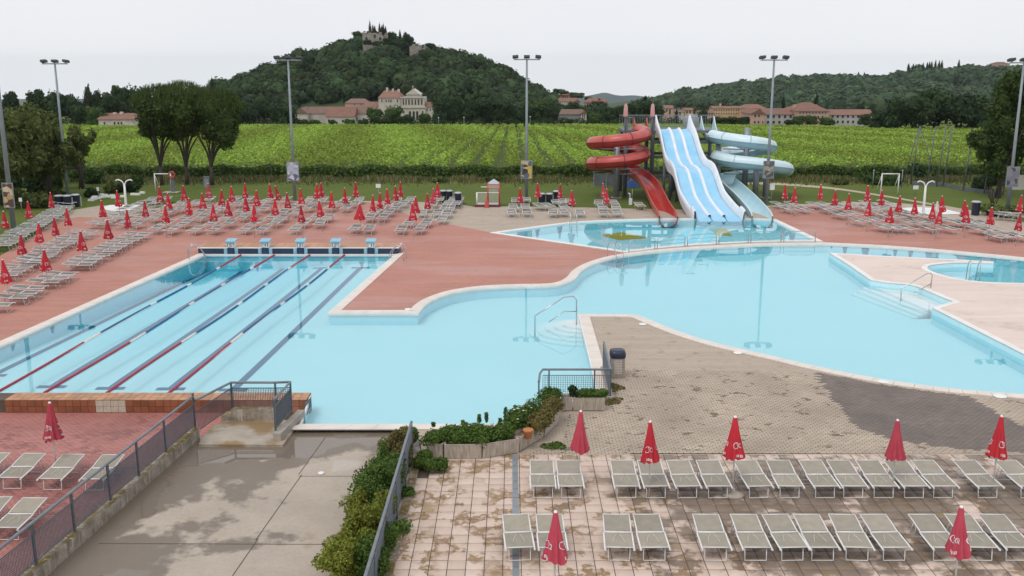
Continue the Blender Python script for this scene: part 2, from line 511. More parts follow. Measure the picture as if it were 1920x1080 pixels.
def blockmat(name, c1, c2, stain, lo=0.55, hi=0.66, rough=0.85, amt=0.8, sc=1.1):
    """single pavers: each its own tone, dirt spreading over neighbours"""
    m, t, b, o = nmat(name)
    r1 = nd(t, "ShaderNodeNewGeometry").outputs["Random Per Island"]
    r2 = nd(t, "ShaderNodeObjectInfo").outputs["Random"]
    r = mth(t, 'FRACT', mth(t, 'ADD', r1, r2))
    col = mixc(t, r, c1, c2)
    col = mixc(t, ramp(t, noise(t, 0.5, 4), 0.35, 0.7), col, tuple(x * 0.8 for x in c2))
    n1 = mth(t, 'ADD', noise(t, sc, 6, rough=0.72), mth(t, 'MULTIPLY', mth(t, 'SUBTRACT', r, 0.5), 0.1))
    sm = ramp(t, n1, lo, hi)
    col = mixc(t, mth(t, 'MULTIPLY', sm, amt), col, stain)
    t.links.new(col, b.inputs["Base Color"])
    b.inputs["Roughness"].default_value = rough
    bump(t, b, noise(t, 60, 3), 0.2, 0.004)
    return m
blockmat("beige_block", (0.50, 0.41, 0.325), (0.41, 0.335, 0.262), (0.11, 0.082, 0.06), 0.585, 0.63, 0.85, sc=1.7)
blockmat("dark_block", (0.205, 0.165, 0.142), (0.165, 0.132, 0.114), (0.11, 0.088, 0.075), 0.5, 0.68, 0.55)
blockmat("red_block", (0.46, 0.185, 0.155), (0.375, 0.14, 0.118), (0.2, 0.07, 0.06), 0.55, 0.64, 0.4, sc=0.45)

# square terrace slabs: pink limestone, brown algae rings, the wet dirt drifting between the lounger rows
m, t, b, o = nmat("slab")
r2 = nd(t, "ShaderNodeObjectInfo").outputs["Random"]
r1 = nd(t, "ShaderNodeNewGeometry").outputs["Random Per Island"]
rr = mth(t, 'FRACT', mth(t, 'ADD', r1, r2))
col = mixc(t, rr, (0.64, 0.51, 0.43), (0.55, 0.425, 0.35))
col = mixc(t, ramp(t, noise(t, 7, 5), 0.3, 0.75, 0, 0.35), col, (0.44, 0.34, 0.27))
ring = noise(t, 1.5, 5, rough=0.6)
rm = mth(t, 'MULTIPLY', ramp(t, ring, 0.5, 0.55), ramp(t, ring, 0.57, 0.66, 1, 0))
rm = mth(t, 'MULTIPLY', rm, ramp(t, noise(t, 0.6, 3), 0.36, 0.5))
col = mixc(t, mth(t, 'MULTIPLY', rm, 0.95), col, (0.25, 0.155, 0.075))
sep = nd(t, "ShaderNodeSeparateXYZ"); t.links.new(pos(t), sep.inputs[0])
side = mth(t, 'ADD', ramp(t, sep.outputs[0], 0.5, 5.0, -0.13, 0.13), mth(t, 'MULTIPLY', mth(t, 'ABSOLUTE', mth(t, 'SUBTRACT', sep.outputs[1], 22.3)), -0.03))
wetn = mth(t, 'ADD', noise(t, 0.75, 6, rough=0.7), mth(t, 'ADD', side, mth(t, 'MULTIPLY', mth(t, 'SUBTRACT', rr, 0.5), 0.12)))
wm = ramp(t, wetn, 0.47, 0.57)
col = mixc(t, mth(t, 'MULTIPLY', wm, 0.85), col, (0.155, 0.11, 0.075))
alg = mth(t, 'MULTIPLY', ramp(t, noise(t, 1.1, 4, stretch=(1, 1, 5)), 0.6, 0.68), ramp(t, rr, 0.45, 0.55))
col = mixc(t, mth(t, 'MULTIPLY', alg, 0.6), col, (0.24, 0.17, 0.05))
t.links.new(col, b.inputs["Base Color"])
t.links.new(ramp(t, wm, 0, 1, 0.8, 0.42), b.inputs["Roughness"])
bump(t, b, noise(t, 40, 4), 0.2, 0.005)

# ramp: trowelled concrete with standing rain water
m, t, b, o = nmat("ramp_concrete")
col = mixc(t, ramp(t, noise(t, 0.5, 6, rough=0.65), 0.3, 0.7), (0.46, 0.395, 0.325), (0.36, 0.305, 0.25))
col = mixc(t, ramp(t, noise(t, 9, 6, rough=0.75), 0.4, 0.8, 0, 0.45), col, (0.27, 0.225, 0.18))
sep = nd(t, "ShaderNodeSeparateXYZ"); t.links.new(pos(t), sep.inputs[0])
# damp collects along the left kerb and in front of the landing
lean = mth(t, 'ADD', ramp(t, mth(t, 'ADD', sep.outputs[0], mth(t, 'MULTIPLY', noise(t, 0.3, 2), 2.0)), -8.4, -3.8, 0.18, -0.11), ramp(t, sep.outputs[1], 24.2, 27.0, -0.03, 0.19))
damp = ramp(t, mth(t, 'ADD', noise(t, 0.42, 7, rough=0.62), lean), 0.475, 0.525)
col = mixc(t, mth(t, 'MULTIPLY', damp, 0.8), col, (0.125, 0.097, 0.072))
pud = ramp(t, mth(t, 'ADD', noise(t, 0.33, 4), mth(t, 'ADD', lean, ramp(t, sep.outputs[1], 22.0, 26.0, -0.1, 0.03))), 0.56, 0.58)
rust = mth(t, 'MULTIPLY', ramp(t, noise(t, 1.4, 5), 0.6, 0.72), 0.4)
col = mixc(t, rust, col, (0.24, 0.14, 0.06))
t.links.new(col, b.inputs["Base Color"])
t.links.new(mth(t, 'MULTIPLY', ramp(t, damp, 0, 1, 0.85, 0.5), ramp(t, pud, 0, 1, 1, 0.06)), b.inputs["Roughness"])
bn = nd(t, "ShaderNodeBump"); bn.inputs["Distance"].default_value = 0.006
t.links.new(noise(t, 45, 4), bn.inputs["Height"])
t.links.new(ramp(t, pud, 0, 1, 0.3, 0.0), bn.inputs["Strength"])
t.links.new(bn.outputs[0], b.inputs["Normal"])

# mossy kerb concrete
m, t, b, o = nmat("kerb_concrete")
col = mixc(t, ramp(t, noise(t, 3, 6, rough=0.7), 0.35, 0.65), (0.40, 0.35, 0.285), (0.17, 0.14, 0.105))
nz = nd(t, "ShaderNodeSeparateXYZ"); t.links.new(nd(t, "ShaderNodeNewGeometry").outputs["Normal"], nz.inputs[0])
mo = mth(t, 'MULTIPLY', ramp(t, nz.outputs[2], 0.5, 0.9), ramp(t, noise(t, 2.2, 5), 0.36, 0.56))
col = mixc(t, mo, col, (0.17, 0.115, 0.03))
drip = ramp(t, noise(t, 2.5, 4, stretch=(3, 3, 0.25)), 0.56, 0.68)
col = mixc(t, mth(t, 'MULTIPLY', drip, 0.7), col, (0.55, 0.5, 0.43))
t.links.new(col, b.inputs["Base Color"]); b.inputs["Roughness"].default_value = 0.9
bump(t, b, noise(t, 25, 5), 0.5, 0.02)

# landing with rusty silt
m, t, b, o = nmat("landing_concrete")
col = mixc(t, ramp(t, noise(t, 2, 5), 0.35, 0.65), (0.42, 0.365, 0.30), (0.33, 0.28, 0.225))
col = mixc(t, ramp(t, noise(t, 0.9, 5), 0.46, 0.56, 0, 0.9), col, (0.25, 0.155, 0.065))
t.links.new(col, b.inputs["Base Color"]); b.inputs["Roughness"].default_value = 0.7
bump(t, b, noise(t, 35, 4), 0.3, 0.01)

# planter: vertically fluted precast concrete, grimy towards nothing in particular
m, t, b, o = nmat("planter_concrete")
wv = nd(t, "ShaderNodeTexNoise"); wv.inputs["Scale"].default_value = 5
col = mixc(t, ramp(t, noise(t, 4, 5, stretch=(4, 4, 0.4)), 0.35, 0.7), (0.50, 0.44, 0.37), (0.30, 0.255, 0.205))
t.links.new(col, b.inputs["Base Color"]); b.inputs["Roughness"].default_value = 0.9
bump(t, b, noise(t, 40, 3), 0.3, 0.01)

# ground: mown lawn, rougher and yellower beyond
m, t, b, o = nmat("lawn")
col = mixc(t, ramp(t, noise(t, 0.12, 6, rough=0.6), 0.35, 0.65), (0.078, 0.115, 0.022), (0.115, 0.14, 0.03))
col = mixc(t, ramp(t, noise(t, 1.3, 5, stretch=(0.4, 1.6, 1)), 0.4, 0.75, 0, 0.6), col, (0.06, 0.09, 0.022))
col = mixc(t, ramp(t, noise(t, 0.35, 6, rough=0.7), 0.6, 0.75, 0, 0.5), col, (0.19, 0.16, 0.065))
col = mixc(t, ramp(t, noise(t, 12, 3), 0.4, 0.7, 0, 0.35), col, (0.14, 0.18, 0.05))
t.links.new(col, b.inputs["Base Color"]); b.inputs["Roughness"].default_value = 0.95
b.inputs["Specular IOR Level"].default_value = 0.1
bump(t, b, noise(t, 14, 4), 0.6, 0.06)

# forest floor for the hills
m, t, b, o = nmat("hill_ground")
col = mixc(t, ramp(t, noise(t, 0.01, 4), 0.45, 0.6), (0.03, 0.055, 0.02), (0.05, 0.085, 0.03))
t.links.new(col, b.inputs["Base Color"]); b.inputs["Roughness"].default_value = 1
pmat("meadow", (0.15, 0.2, 0.075), (0.19, 0.23, 0.09), 0.05, 1.0, spec=0.1)

# water: a thin mirror over clear, faintly absorbing water
m, t, b, o = nmat("water")
t.nodes.remove(b)
gl = nd(t, "ShaderNodeBsdfGlossy"); gl.inputs["Roughness"].default_value = 0.0; gl.inputs["Color"].default_value = (1, 1, 1, 1)
tr = nd(t, "ShaderNodeBsdfTransparent")
fr = nd(t, "ShaderNodeFresnel"); fr.inputs[0].default_value = 1.33
mx = nd(t, "ShaderNodeMixShader")
bn = nd(t, "ShaderNodeBump"); bn.inputs["Strength"].default_value = 0.12; bn.inputs["Distance"].default_value = 0.004
t.links.new(mth(t, 'ADD', noise(t, 3.0, 2, stretch=(1, 0.6, 1)), mth(t, 'MULTIPLY', noise(t, 0.6, 2), 2.0)), bn.inputs["Height"])
t.links.new(bn.outputs[0], gl.inputs["Normal"])
t.links.new(fr.outputs[0], mx.inputs[0])
t.links.new(tr.outputs[0], mx.inputs[1]); t.links.new(gl.outputs[0], mx.inputs[2])
va = nd(t, "ShaderNodeVolumeAbsorption"); va.inputs["Color"].default_value = (0.0, 0.865, 0.987, 1); va.inputs["Density"].default_value = 0.285
t.links.new(mx.outputs[0], o.inputs["Surface"]); t.links.new(va.outputs[0], o.inputs["Volume"])

# ================================================================== GROUND
def terr(x, y):
    """the land falls gently away beyond the lawn"""
    if y <= 96: return -0.03
    if y <= 330: return -0.03 - 0.043 * (y - 96)
    return -10.1 - 0.0365 * (y - 330)
xs = [-7400, -3000, -1000, -400, -150, -90, -40, 0, 40, 90, 150, 400, 1000, 3000, 7400]
ys = [-60, 72.0, 85, 93, 96, 99, 110, 150, 200, 260, 330, 400, 500, 700, 1000, 2000, 4000, 7400]
mb = MB()
for i in range(len(xs) - 1):
    for j in range(len(ys) - 1):
        if ys[j] < 72 and -90 <= xs[i] < 90: continue      # the bathing decks and basins lie here
        q = [(xs[i], ys[j]), (xs[i + 1], ys[j]), (xs[i + 1], ys[j + 1]), (xs[i], ys[j + 1])]
        mb.add([(x, y, terr(x, y)) for x, y in q], [(0, 1, 2, 3)])
lw = [G(-900, 640), G(-150, 560), G(0, 480), G(60, 445), G(105, 413), G(130, 396), (G(130, 396).x, 72.0), (-90, 72.0), (-90, 20)]
mb.poly([(p[0], p[1]) for p in lw], -0.03)
rw = [G(1850, 399), G(1870, 404), G(1930, 417), G(2100, 442), G(2900, 520), (90, 30), (90, 72.0), (G(1850, 399).x, 72.0)]
mb.poly([(p[0], p[1]) for p in rw], -0.03)
struct(mb.build("ground", "lawn"))

# ================================================================== POOLS
WATER_Z, FLOOR_Z = -0.045, -0.55
def P2(l): return [(p[0], p[1]) for p in l]
sw = crom([(783, 587), (795, 573), (815, 561), (850, 549), (900, 541), (960, 537.5), (1030, 536), (1060, 531), (1077, 522), (1087, 510), (1104, 499), (1130, 489), (1170, 479.5), (1250, 470), (1340, 463.5), (1440, 459), (1530, 458)], 4)
se = crom([(1545, 457.5), (1640, 462), (1740, 469), (1840, 478), (1920, 486), (2080, 505)], 3)
sn = crom([(2080, 757), (1920, 741), (1830, 734), (1750, 726), (1640, 710), (1530, 688), (1440, 667), (1340, 644), (1270, 622), (1215, 600), (1197, 593), (1180, 590.5)], 3)
MAINPX = [(385, 477), (742, 477), (617, 587)] + P2(sw) + P2(se) + [(2330, 560), (2330, 820)] + P2(sn) + [(1086, 590), (1104, 660), (1121, 735), (1028, 754), (1010, 797), (562, 797), (581, 740), (-200, 740)]
MAIN = [(p.x, p.y) for p in Gs(MAINPX)]
fe = crom([(935, 437), (1010, 426.5), (1080, 418), (1160, 414), (1240, 412), (1390, 411.5), (1447, 412.5)], 3)
ne = crom([(1528, 451.5), (1440, 452), (1340, 456), (1250, 462), (1172, 471)], 3)
SPLPX = P2(fe) + P2(ne)
SPL = [(p.x, p.y) for p in Gs(SPLPX)]
def area(p): return sum(p[i - 1][0] * p[i][1] - p[i][0] * p[i - 1][1] for i in range(len(p))) / 2
def ccw(p): return p if area(p) > 0 else p[::-1]
MAIN, SPL = ccw(MAIN), ccw(SPL)
def lapdepth(x, y):
    """the lap basin deepens towards its starting wall"""
    k = max(0.0, min(1.0, (y - 34) / 20)) * max(0.0, min(1.0, (-9.0 - x) / 6))
    return FLOOR_Z - 0.45 * k
pool = empty("swimming_pool"); struct(pool)
def basin(root, outline, deep=None):
    fl = MB()
    if deep:
        X0, X1 = min(p[0] for p in outline), max(p[0] for p in outline); Y0, Y1 = min(p[1] for p in outline), max(p[1] for p in outline)
        nx, ny = 60, 40
        vs = [(X0 + (X1 - X0) * i / nx, Y0 + (Y1 - Y0) * j / ny) for j in range(ny + 1) for i in range(nx + 1)]
        A = np.array(vs).reshape(ny + 1, nx + 1, 2); ins = inpoly(outline, A[..., 0], A[..., 1])
        keep = ins[:-1, :-1] | ins[1:, :-1] | ins[:-1, 1:] | ins[1:, 1:]
        fl.add([(x, y, deep(x, y)) for x, y in vs], [(j * (nx + 1) + i, j * (nx + 1) + i + 1, (j + 1) * (nx + 1) + i + 1, (j + 1) * (nx + 1) + i) for j in range(ny) for i in range(nx) if keep[j, i]])
    else: fl.poly(outline, FLOOR_Z)
    fl.build("pool_floor", "pool_floor", root)
    MB().poly(outline, -1.6, -0.004, top=False).build("pool_wall", "pool_wall", root, fix=False)
    w = MB(); o2 = offs(outline, 0.03)
    w.poly(o2, -1.7, WATER_Z)
    lo = [(p[0], p[1], -1.7) for p in o2]
    fs = []
    for a, b, c in tessellate_polygon([[Vector(p) for p in lo]]):
        if (Vector(lo[b]) - Vector(lo[a])).cross(Vector(lo[c]) - Vector(lo[a])).z > 0: a, b, c = c, b, a
        fs.append((a, b, c))
    w.add(lo, fs)
    wo = w.build("pool_water", "water", root, fix=False)
    return wo
basin(pool, MAIN, lapdepth)
spool = empty("splash_pool"); struct(spool)
basin(spool, SPL)
# coping stones round both basins (dark joints between slabs)
def coping(root, pts, w, mat, z=0.035, skip=None, step=0.75, name="coping_slab"):
    """cut the band along an outline into separate slabs"""
    cnt = 0; rest = MB()
    n = len(pts)
    out = offs(pts, w)
    for i in range(n):
        a, b = Vector(pts[i]), Vector(pts[(i + 1) % n]); c, d = Vector(out[i]), Vector(out[(i + 1) % n])
        mid = (a + b) / 2
        if skip and skip(mid): continue
        L_ = (b - a).length
        k = max(1, round(L_ / step))
        for s_ in range(k):
            t0, t1 = s_ / k, (s_ + 1) / k
            g = min(0.006 / max(L_ / k, 0.02), 0.05) * (t1 - t0) * 1.0
            t0 += g; t1 -= g
            q = [a.lerp(b, t0), a.lerp(b, t1), c.lerp(d, t1), c.lerp(d, t0)]
            if abs((q[0] + q[2]).x / 2) > 45: continue
            mbq = MB().add([(p.x, p.y, 0.001) for p in q] + [(p.x, p.y, z) for p in q], [(4, 5, 6, 7), (0, 1, 5, 4), (1, 2, 6, 5), (2, 3, 7, 6), (3, 0, 4, 7)])
            if cnt < 296 and (q[0] - q[3]).length > 0.05:
                cnt += 1; mbq.build(name, mat, root)
            else: rest.add(mbq.v, mbq.f)
    if rest.v: stuff(rest.build(name, mat, root))
cx0 = G(580, 740)
def skip_main(m):
    return (m.y < cx0.y + 0.8 and m.x < cx0.x + 0.3 and m.y > G(570, 792).y) or m.x > 42 or m.y > 75
coping(pool, MAIN, 0.42, "coping", skip=lambda m: skip_main(m) or (abs(m.y - G(500, 477).y) < 0.4 and m.x < G(742, 477).x + 0.1), step=0.8)
coping(spool, SPL, 0.38, "coping_white", step=1.2)
# thin white rim tile line at the water
MB().strip(MAIN, offs(MAIN, -0.05), -0.12, 0.02, True).build("pool_rim", "coping_white", pool)

# floor lines of the five lanes
lane_px = [((400, 500), (-14, 703)), ((467, 500), (97, 725)), ((534, 501), (207, 728)), ((604, 502), (320, 729)), ((676, 502), (437, 731))]
ZL = FLOOR_Z + 0.012
for a, b in lane_px:
    pa = G(a[0], a[1], ZL); pb = G(b[0], b[1], ZL)
    for it in range(4):     # let the far end follow the deeper floor
        pa = G(a[0], a[1], lapdepth(pa.x, pa.y) + 0.012)
    d = (pb - pa); d.z = 0; d.normalize(); s_ = Vector((-d.y, d.x, 0)); e = Vector((1, 0, 0))
    mb = MB(); N = 24
    vs = []
    for i in range(N + 1):
        p = pa.lerp(pb, i / N)
        for sg in (-1, 1):
            q = p + e * 0.14 * sg
            vs.append((q.x, q.y, lapdepth(q.x, q.y) + 0.012))
    mb.add(vs, [(2 * i, 2 * i + 1, 2 * i + 3, 2 * i + 2) for i in range(N)])
    for p, dy in ((pa, 0.14), (pb, -0.14)):
        q = [(p.x - 0.5, p.y - 0.14), (p.x + 0.5, p.y - 0.14), (p.x + 0.5, p.y + 0.14), (p.x - 0.5, p.y + 0.14)]
        mb.add([(x, y, lapdepth(x, y) + 0.016) for x, y in q], [(0, 1, 2, 3)])
    mb.build("lane_line", "lane_blue", pool)
# yellow patches on the floor of the splash basin
for pts in ([(1128, 441), (1165, 435), (1218, 446), (1160, 450)], [(1330, 430), (1362, 428), (1374, 443), (1345, 440)]):
    MB().poly([(p.x, p.y) for p in Gs(pts, -0.535)], -0.535).build("floor_patch", "yellow_paint", spool)

# ================================================================== DECKS
BASE = [(-900, 752), (578, 752), (556, 806), (782, 806), (792, 850), (735, 1085), (700, 1250), (3200, 1250), (2900, 520), (2100, 442), (1930, 417), (1870, 404), (1800, 392), (1690, 381), (1600, 378.5),
        (1447, 385), (1300, 393), (1180, 391), (1100, 389), (940, 387), (890, 388), (850, 381), (740, 377), (460, 376.5), (330, 382), (280, 386), (190, 385), (135, 394), (105, 413), (60, 445), (0, 480), (-150, 560), (-900, 640)]
BASEW = [(p.x, p.y) for p in Gs(BASE)]
struct(MB().poly(BASEW, 0.0, holes=[MAIN, SPL]).build("beige_deck", "beige_pavers"))
R1 = [(-900, 640), (-150, 560), (0, 480), (60, 446), (107, 414), (150, 407), (205, 408), (268, 405), (300, 394), (335, 384), (460, 378), (600, 377.8), (720, 380), (745, 396), (790, 411), (850, 422), (938, 439.5), (1168, 474)] + \
     P2(crom([(1170, 479.5), (1130, 489), (1104, 499), (1087, 510), (1077, 522), (1060, 531), (1030, 536), (960, 537.5), (900, 541), (850, 549), (815, 561), (795, 573), (783, 587)], 4)) + [(617, 587), (742, 477), (385, 477), (-200, 740), (-900, 741)]
R1W = [(p.x, p.y) for p in Gs(R1)]
struct(MB().poly(R1W, 0.006).build("red_deck", "red_pavers"))
R2 = [(1447, 411), (1540, 456)] + P2(se) + [(2700, 560), (2080, 482), (1920, 447), (1850, 429), (1760, 412), (1690, 400), (1600, 388), (1530, 385.5), (1447, 392)]
struct(MB().poly([(p.x, p.y) for p in Gs(R2)], 0.006).build("red_deck_strip", "red_pavers"))
# lower red deck at the left, a step below the basin
LOW = -0.36
struct(MB().poly([(p.x, p.y) for p in Gs([(-1200, 764), (440, 764), (420, 800), (40, 1130), (-20, 1300), (-1600, 1300)], LOW)], LOW).build("lower_red_deck", "red_pavers_low"))
RAMPZ = -0.10
struct(MB().poly([(p.x, p.y) for p in Gs([(372, 818), (540, 815), (556, 803), (776, 803), (800, 845), (690, 1250), (-140, 1290)], RAMPZ)], RAMPZ).build("concrete_ramp", "ramp_concrete"))
# saw-cut joints in the ramp concrete, each a dark groove strip
for a, b in (((185, 1019), (640, 1021)), ((370, 834), (520, 833)), ((480, 1012), (566, 890)), ((436, 1080), (484, 1010)), ((560, 890), (610, 820)), ((560, 893), (690, 893))):
    pa, pb = G(*a, RAMPZ), G(*b, RAMPZ)
    d = (pb - pa).normalized(); s_ = Vector((-d.y, d.x, 0)) * 0.012
    MB().add([pa + s_, pb + s_, pb - s_, pa - s_], [(0, 1, 2, 3)]).build("expansion_joint", "grout", bpy.data.objects["concrete_ramp"], loc=(0, 0, 0.004))

# ---- island terrace on the right, standing in the water
ISLPX_FRONT = [(1555, 474), (1592, 497), (1632, 525)] + P2(crom([(1632, 525), (1665, 530), (1700, 533), (1722, 538), (1750, 550), (1787, 565)], 3))[1:] + [(1748, 577), (1920, 664), (2330, 880)]
ISLPX_BACK = [(2330, 545), (1920, 531)] + P2(crom([(1920, 531), (1850, 529), (1800, 523), (1765, 515), (1742, 506), (1740, 500), (1755, 495.5), (1800, 492.5), (1863, 494)], 4))[1:] + [(1863, 490.5)] + P2(crom([(1863, 490.5), (1800, 487), (1720, 483), (1640, 479), (1555, 474)], 3))[1:-1]
IZ = 0.2
ISL = ccw([(p.x, p.y) for p in Gs(ISLPX_FRONT + ISLPX_BACK, IZ)])
isl = empty("island_terrace"); struct(isl)
MB().poly(ISL, -1.4, IZ - 0.02, top=False).build("island_wall", "pool_wall", isl, fix=False)
MB().poly(ISL, IZ).build("paving", "pale_pavers", isl)
MB().strip(ISL, offs(ISL, -0.28), IZ - 0.05, IZ + 0.012, True).build("edge_band", "coping_white", isl)
# turquoise waterline tiles
MB().strip(offs(ISL, 0.012), ISL, WATER_Z - 0.3, IZ - 0.06, True).build("waterline_band", "pool_wall", isl)
# straight submerged steps in front of the island
sa, sb = G(1640, 529, WATER_Z), G(1749, 577, WATER_Z)
dv = (sb - sa).normalized(); nv = Vector((dv.y, -dv.x, 0))
if nv.y > 0: nv = -nv
steps = empty("island_steps"); struct(steps)
for k in range(4):
    o_ = 0.38 * (k + 1)
    q = [sa - nv * 1.5 + dv * 0.2, sb - nv * 1.5, sb + nv * o_ * 0.6, sa + nv * o_ + dv * (0.2 * k)]
    MB().poly([(p.x, p.y) for p in q], -0.9, WATER_Z - 0.09 - 0.11 * k).build("step", "pool_floor", steps)
# round submerged steps at the head of the paved tongue
cc = G(1086, 598, WATER_Z)
rs = empty("round_steps"); struct(rs)
for k in range(5):
    r_ = 0.75 + 0.36 * k
    pts = [(cc.x + 0.02 - r_ * math.sin(a), cc.y - 0.55 + r_ * 0.95 * math.cos(a)) for a in [R(x) for x in range(0, 181, 12)]]
    MB().poly(pts, -0.9, WATER_Z - 0.06 - 0.09 * k).build("step", "pool_floor", rs)

# ---- separately laid pavers of the tongue, the terrace and the low deck
def pavers(root, poly, x0, x1, y0, y1, w, h, z0, z1, mats, joint=0.007, limit=298, name="paver", dark=None, bond=True, jit=0.0012, clear=None, seed=1):
    rng = np.random.default_rng(seed)
    rows = int((y1 - y0) / h); cols = int((x1 - x0) / w) + 2
    C = []
    for j in range(rows):
        ox = (0.5 * w if (j % 2 and bond) else 0)
        for i in range(cols): C.append((x0 + i * w + ox, y0 + j * h + h / 2))
    C = np.array(C)
    ok = np.ones(len(C), bool)
    for sx in (-1, 1):
        for sy in (-1, 1):
            ok &= inpoly(poly, C[:, 0] + sx * w * 0.45, C[:, 1] + sy * h * 0.45)
    if clear: ok &= ~clear(C)
    C = C[ok]
    # in view only
    px = 960 + C[:, 0] / C[:, 1] * 1850 * 1.0
    dk = inpoly(dark, C[:, 0], C[:, 1]) if dark else np.zeros(len(C), bool)
    if dark:    # ragged edge
        C2 = C + rng.normal(0, 0.06, C.shape); dk = inpoly(dark, C2[:, 0], C2[:, 1])
    dist = C[:, 1] + np.abs(C[:, 0]) * 0.15 + ((np.abs(C[:, 0]) > 0.535 * C[:, 1]) | (C[:, 1] < 19.9)) * 100
    order = np.argsort(dist)
    a, b2 = w / 2 - joint, h / 2 - joint
    e = min(0.006, joint)
    vs = np.array([(-a, -b2, 0), (a, -b2, 0), (a, b2, 0), (-a, b2, 0), (-a, -b2, z1 - z0 - e), (a, -b2, z1 - z0 - e), (a, b2, z1 - z0 - e), (-a, b2, z1 - z0 - e),
                   (-a + e, -b2 + e, z1 - z0), (a - e, -b2 + e, z1 - z0), (a - e, b2 - e, z1 - z0), (-a + e, b2 - e, z1 - z0)])
    fs = np.array([(0, 1, 5, 4), (1, 2, 6, 5), (2, 3, 7, 6), (3, 0, 4, 7), (4, 5, 9, 8), (5, 6, 10, 9), (6, 7, 11, 10), (7, 4, 8, 11), (8, 9, 10, 11)])
    ms = []
    for mt in mats:
        me = np_mesh(name, vs, fs); me.materials.append(MATS[mt]); ms.append(me)
    for i in order[:limit]:
        o = put(name, ms[1 if dk[i] else 0], None, root, (C[i, 0], C[i, 1], z0 + rng.uniform(-jit, jit)))
        o.rotation_euler = (rng.normal(0, jit), rng.normal(0, jit), rng.normal(0, 0.006))
    for d in ((0, 1) if dark else (0,)):
        I = [i for i in order[limit:] if dk[i] == bool(d)]
        if not I: continue
        off = np.stack([C[I, 0], C[I, 1], z0 + rng.uniform(-jit, jit, len(I))], 1)
        V = (vs[None] + off[:, None]).reshape(-1, 3)
        V[:, 2] += np.repeat(rng.normal(0, jit, len(I)), len(vs)) * np.tile(np.sign(vs[:, 0]), len(I)) * 0.3
        F = (fs[None] + (np.arange(len(I)) * len(vs))[:, None, None]).reshape(-1, 4)
        me = np_mesh(name, V, F); me.materials.append(MATS[mats[d]])
        stuff(put(name, me, None, root))
tY0, tY1 = G(960, 1110).y, G(960, 853).y
tx = G(735, 1085)
TERR = [(G(790, 853).x, tY1), (G(700, 1110).x, tY0), (15.5, tY0), (15.5 + 3, tY1)]
ter = MB().poly(TERR, 0.004).build("tile_terrace", "grout"); struct(ter)
dx = G(966, 900).x
drain = lambda C: np.abs(C[:, 0] - dx) < 0.0
pavers(ter, TERR, -3.6, 19, tY1 - 0.4 * 20, tY1, 0.4, 0.4, 0.005, 0.0125, ["slab"], joint=0.0085, bond=False, jit=0.0022, name="terrace_slab", seed=3)
# drain channel across the terrace
dg = empty("drain_channel", (dx + 0.0, 0, 0))
tag(dg, "narrow grey metal drain channel cut across the pink slab terrace", "drain")
MB().box(-0.075, 0.075, tY0, tY1 - 0.02, 0.004, 0.018).build("channel_cover", "galvanised", dg)
for k in range(int((tY1 - tY0) / 0.5)):
    MB().box(-0.06, 0.06, tY0 + 0.5 * k, tY0 + 0.5 * k + 0.012, 0.018, 0.021).build("cover_joint", "grout", dg)
# paved tongue
TONG = [(p.x, p.y) for p in Gs([(1133, 690), (1133, 745), (1142, 772), (1060, 775), (1050, 822), (975, 850), (970, 853)])]
TONG += [(19, tY1 + 0.03)] + [(p.x, p.y - 0.48) for p in Gs([(2080, 757), (1920, 742), (1830, 735), (1750, 727), (1640, 711), (1530, 690)])]
TONG = [p for p in TONG]
bed = MB().poly(offs(ccw(TONG), -0.13), 0.004).build("paved_tongue", "grout"); struct(bed)
DARK = [(p.x, p.y) for p in Gs([(1522, 688), (1560, 748), (1610, 800), (1660, 822), (1760, 838), (1860, 846), (1960, 851), (2100, 853), (2000, 830), (1915, 798), (1865, 772), (1815, 737), (1640, 705)])]
ty = G(960, 690).y
pavers(bed, TONG, 0.0, 19, tY1, ty + 1.5, 0.2, 0.1, 0.0045, 0.0105, ["beige_block", "dark_block"], joint=0.0075, dark=DARK, name="paver", seed=5)
# low deck pavers
LP = [(p.x, p.y) for p in Gs([(-60, 775), (415, 775), (405, 800), (40, 1130), (-60, 1180)], LOW)]
pavers(bpy.data.objects["lower_red_deck"], LP, -16, -4, G(0, 1150, LOW).y, G(0, 775, LOW).y, 0.21, 0.105, LOW + 0.001, LOW + 0.008, ["red_block"], joint=0.005, name="red_paver", seed=8)

# ================================================================== END WALLS OF THE LAP BASIN
wl, wr = G(372, 476), G(747, 476)
ew = empty("starting_wall"); tag(ew, "raised dark blue starting wall at the far end of the lap lanes", "wall")
yw = wl.y
MB().box(wl.x, wr.x, yw, yw + 1.15, -1.7, 0.32).build("tiled_face", "navy_tile", ew)
MB().box(wl.x - 0.04, wr.x + 0.04, yw - 0.04, yw + 1.6, 0.32, 0.355).build("wall_cap", "coping", ew)
for k in range(24):
    w_ = (wr.x - wl.x) / 24
    MB().box(wl.x + w_ * k + 0.01, wl.x + w_ * (k + 1) - 0.01, yw + 0.2, yw + 1.55, 0.356, 0.368).build("cap_tile", "orange_tile", ew)
digits = {'1': [(2, 0, 3, 5)], '2': [(0, 4.2, 3, 5), (2.2, 2.5, 3, 5), (0, 2.1, 3, 2.9), (0, 0, .8, 2.5), (0, 0, 3, .8)], '3': [(0, 4.2, 3, 5), (2.2, 0, 3, 5), (0, 2.1, 3, 2.9), (0, 0, 3, .8)],
          '4': [(0, 2.1, .8, 5), (0, 2.1, 3, 2.9), (2.2, 0, 3, 5)], '5': [(0, 4.2, 3, 5), (0, 2.5, .8, 5), (0, 2.1, 3, 2.9), (2.2, 0, 3, 2.5), (0, 0, 3, .8)]}
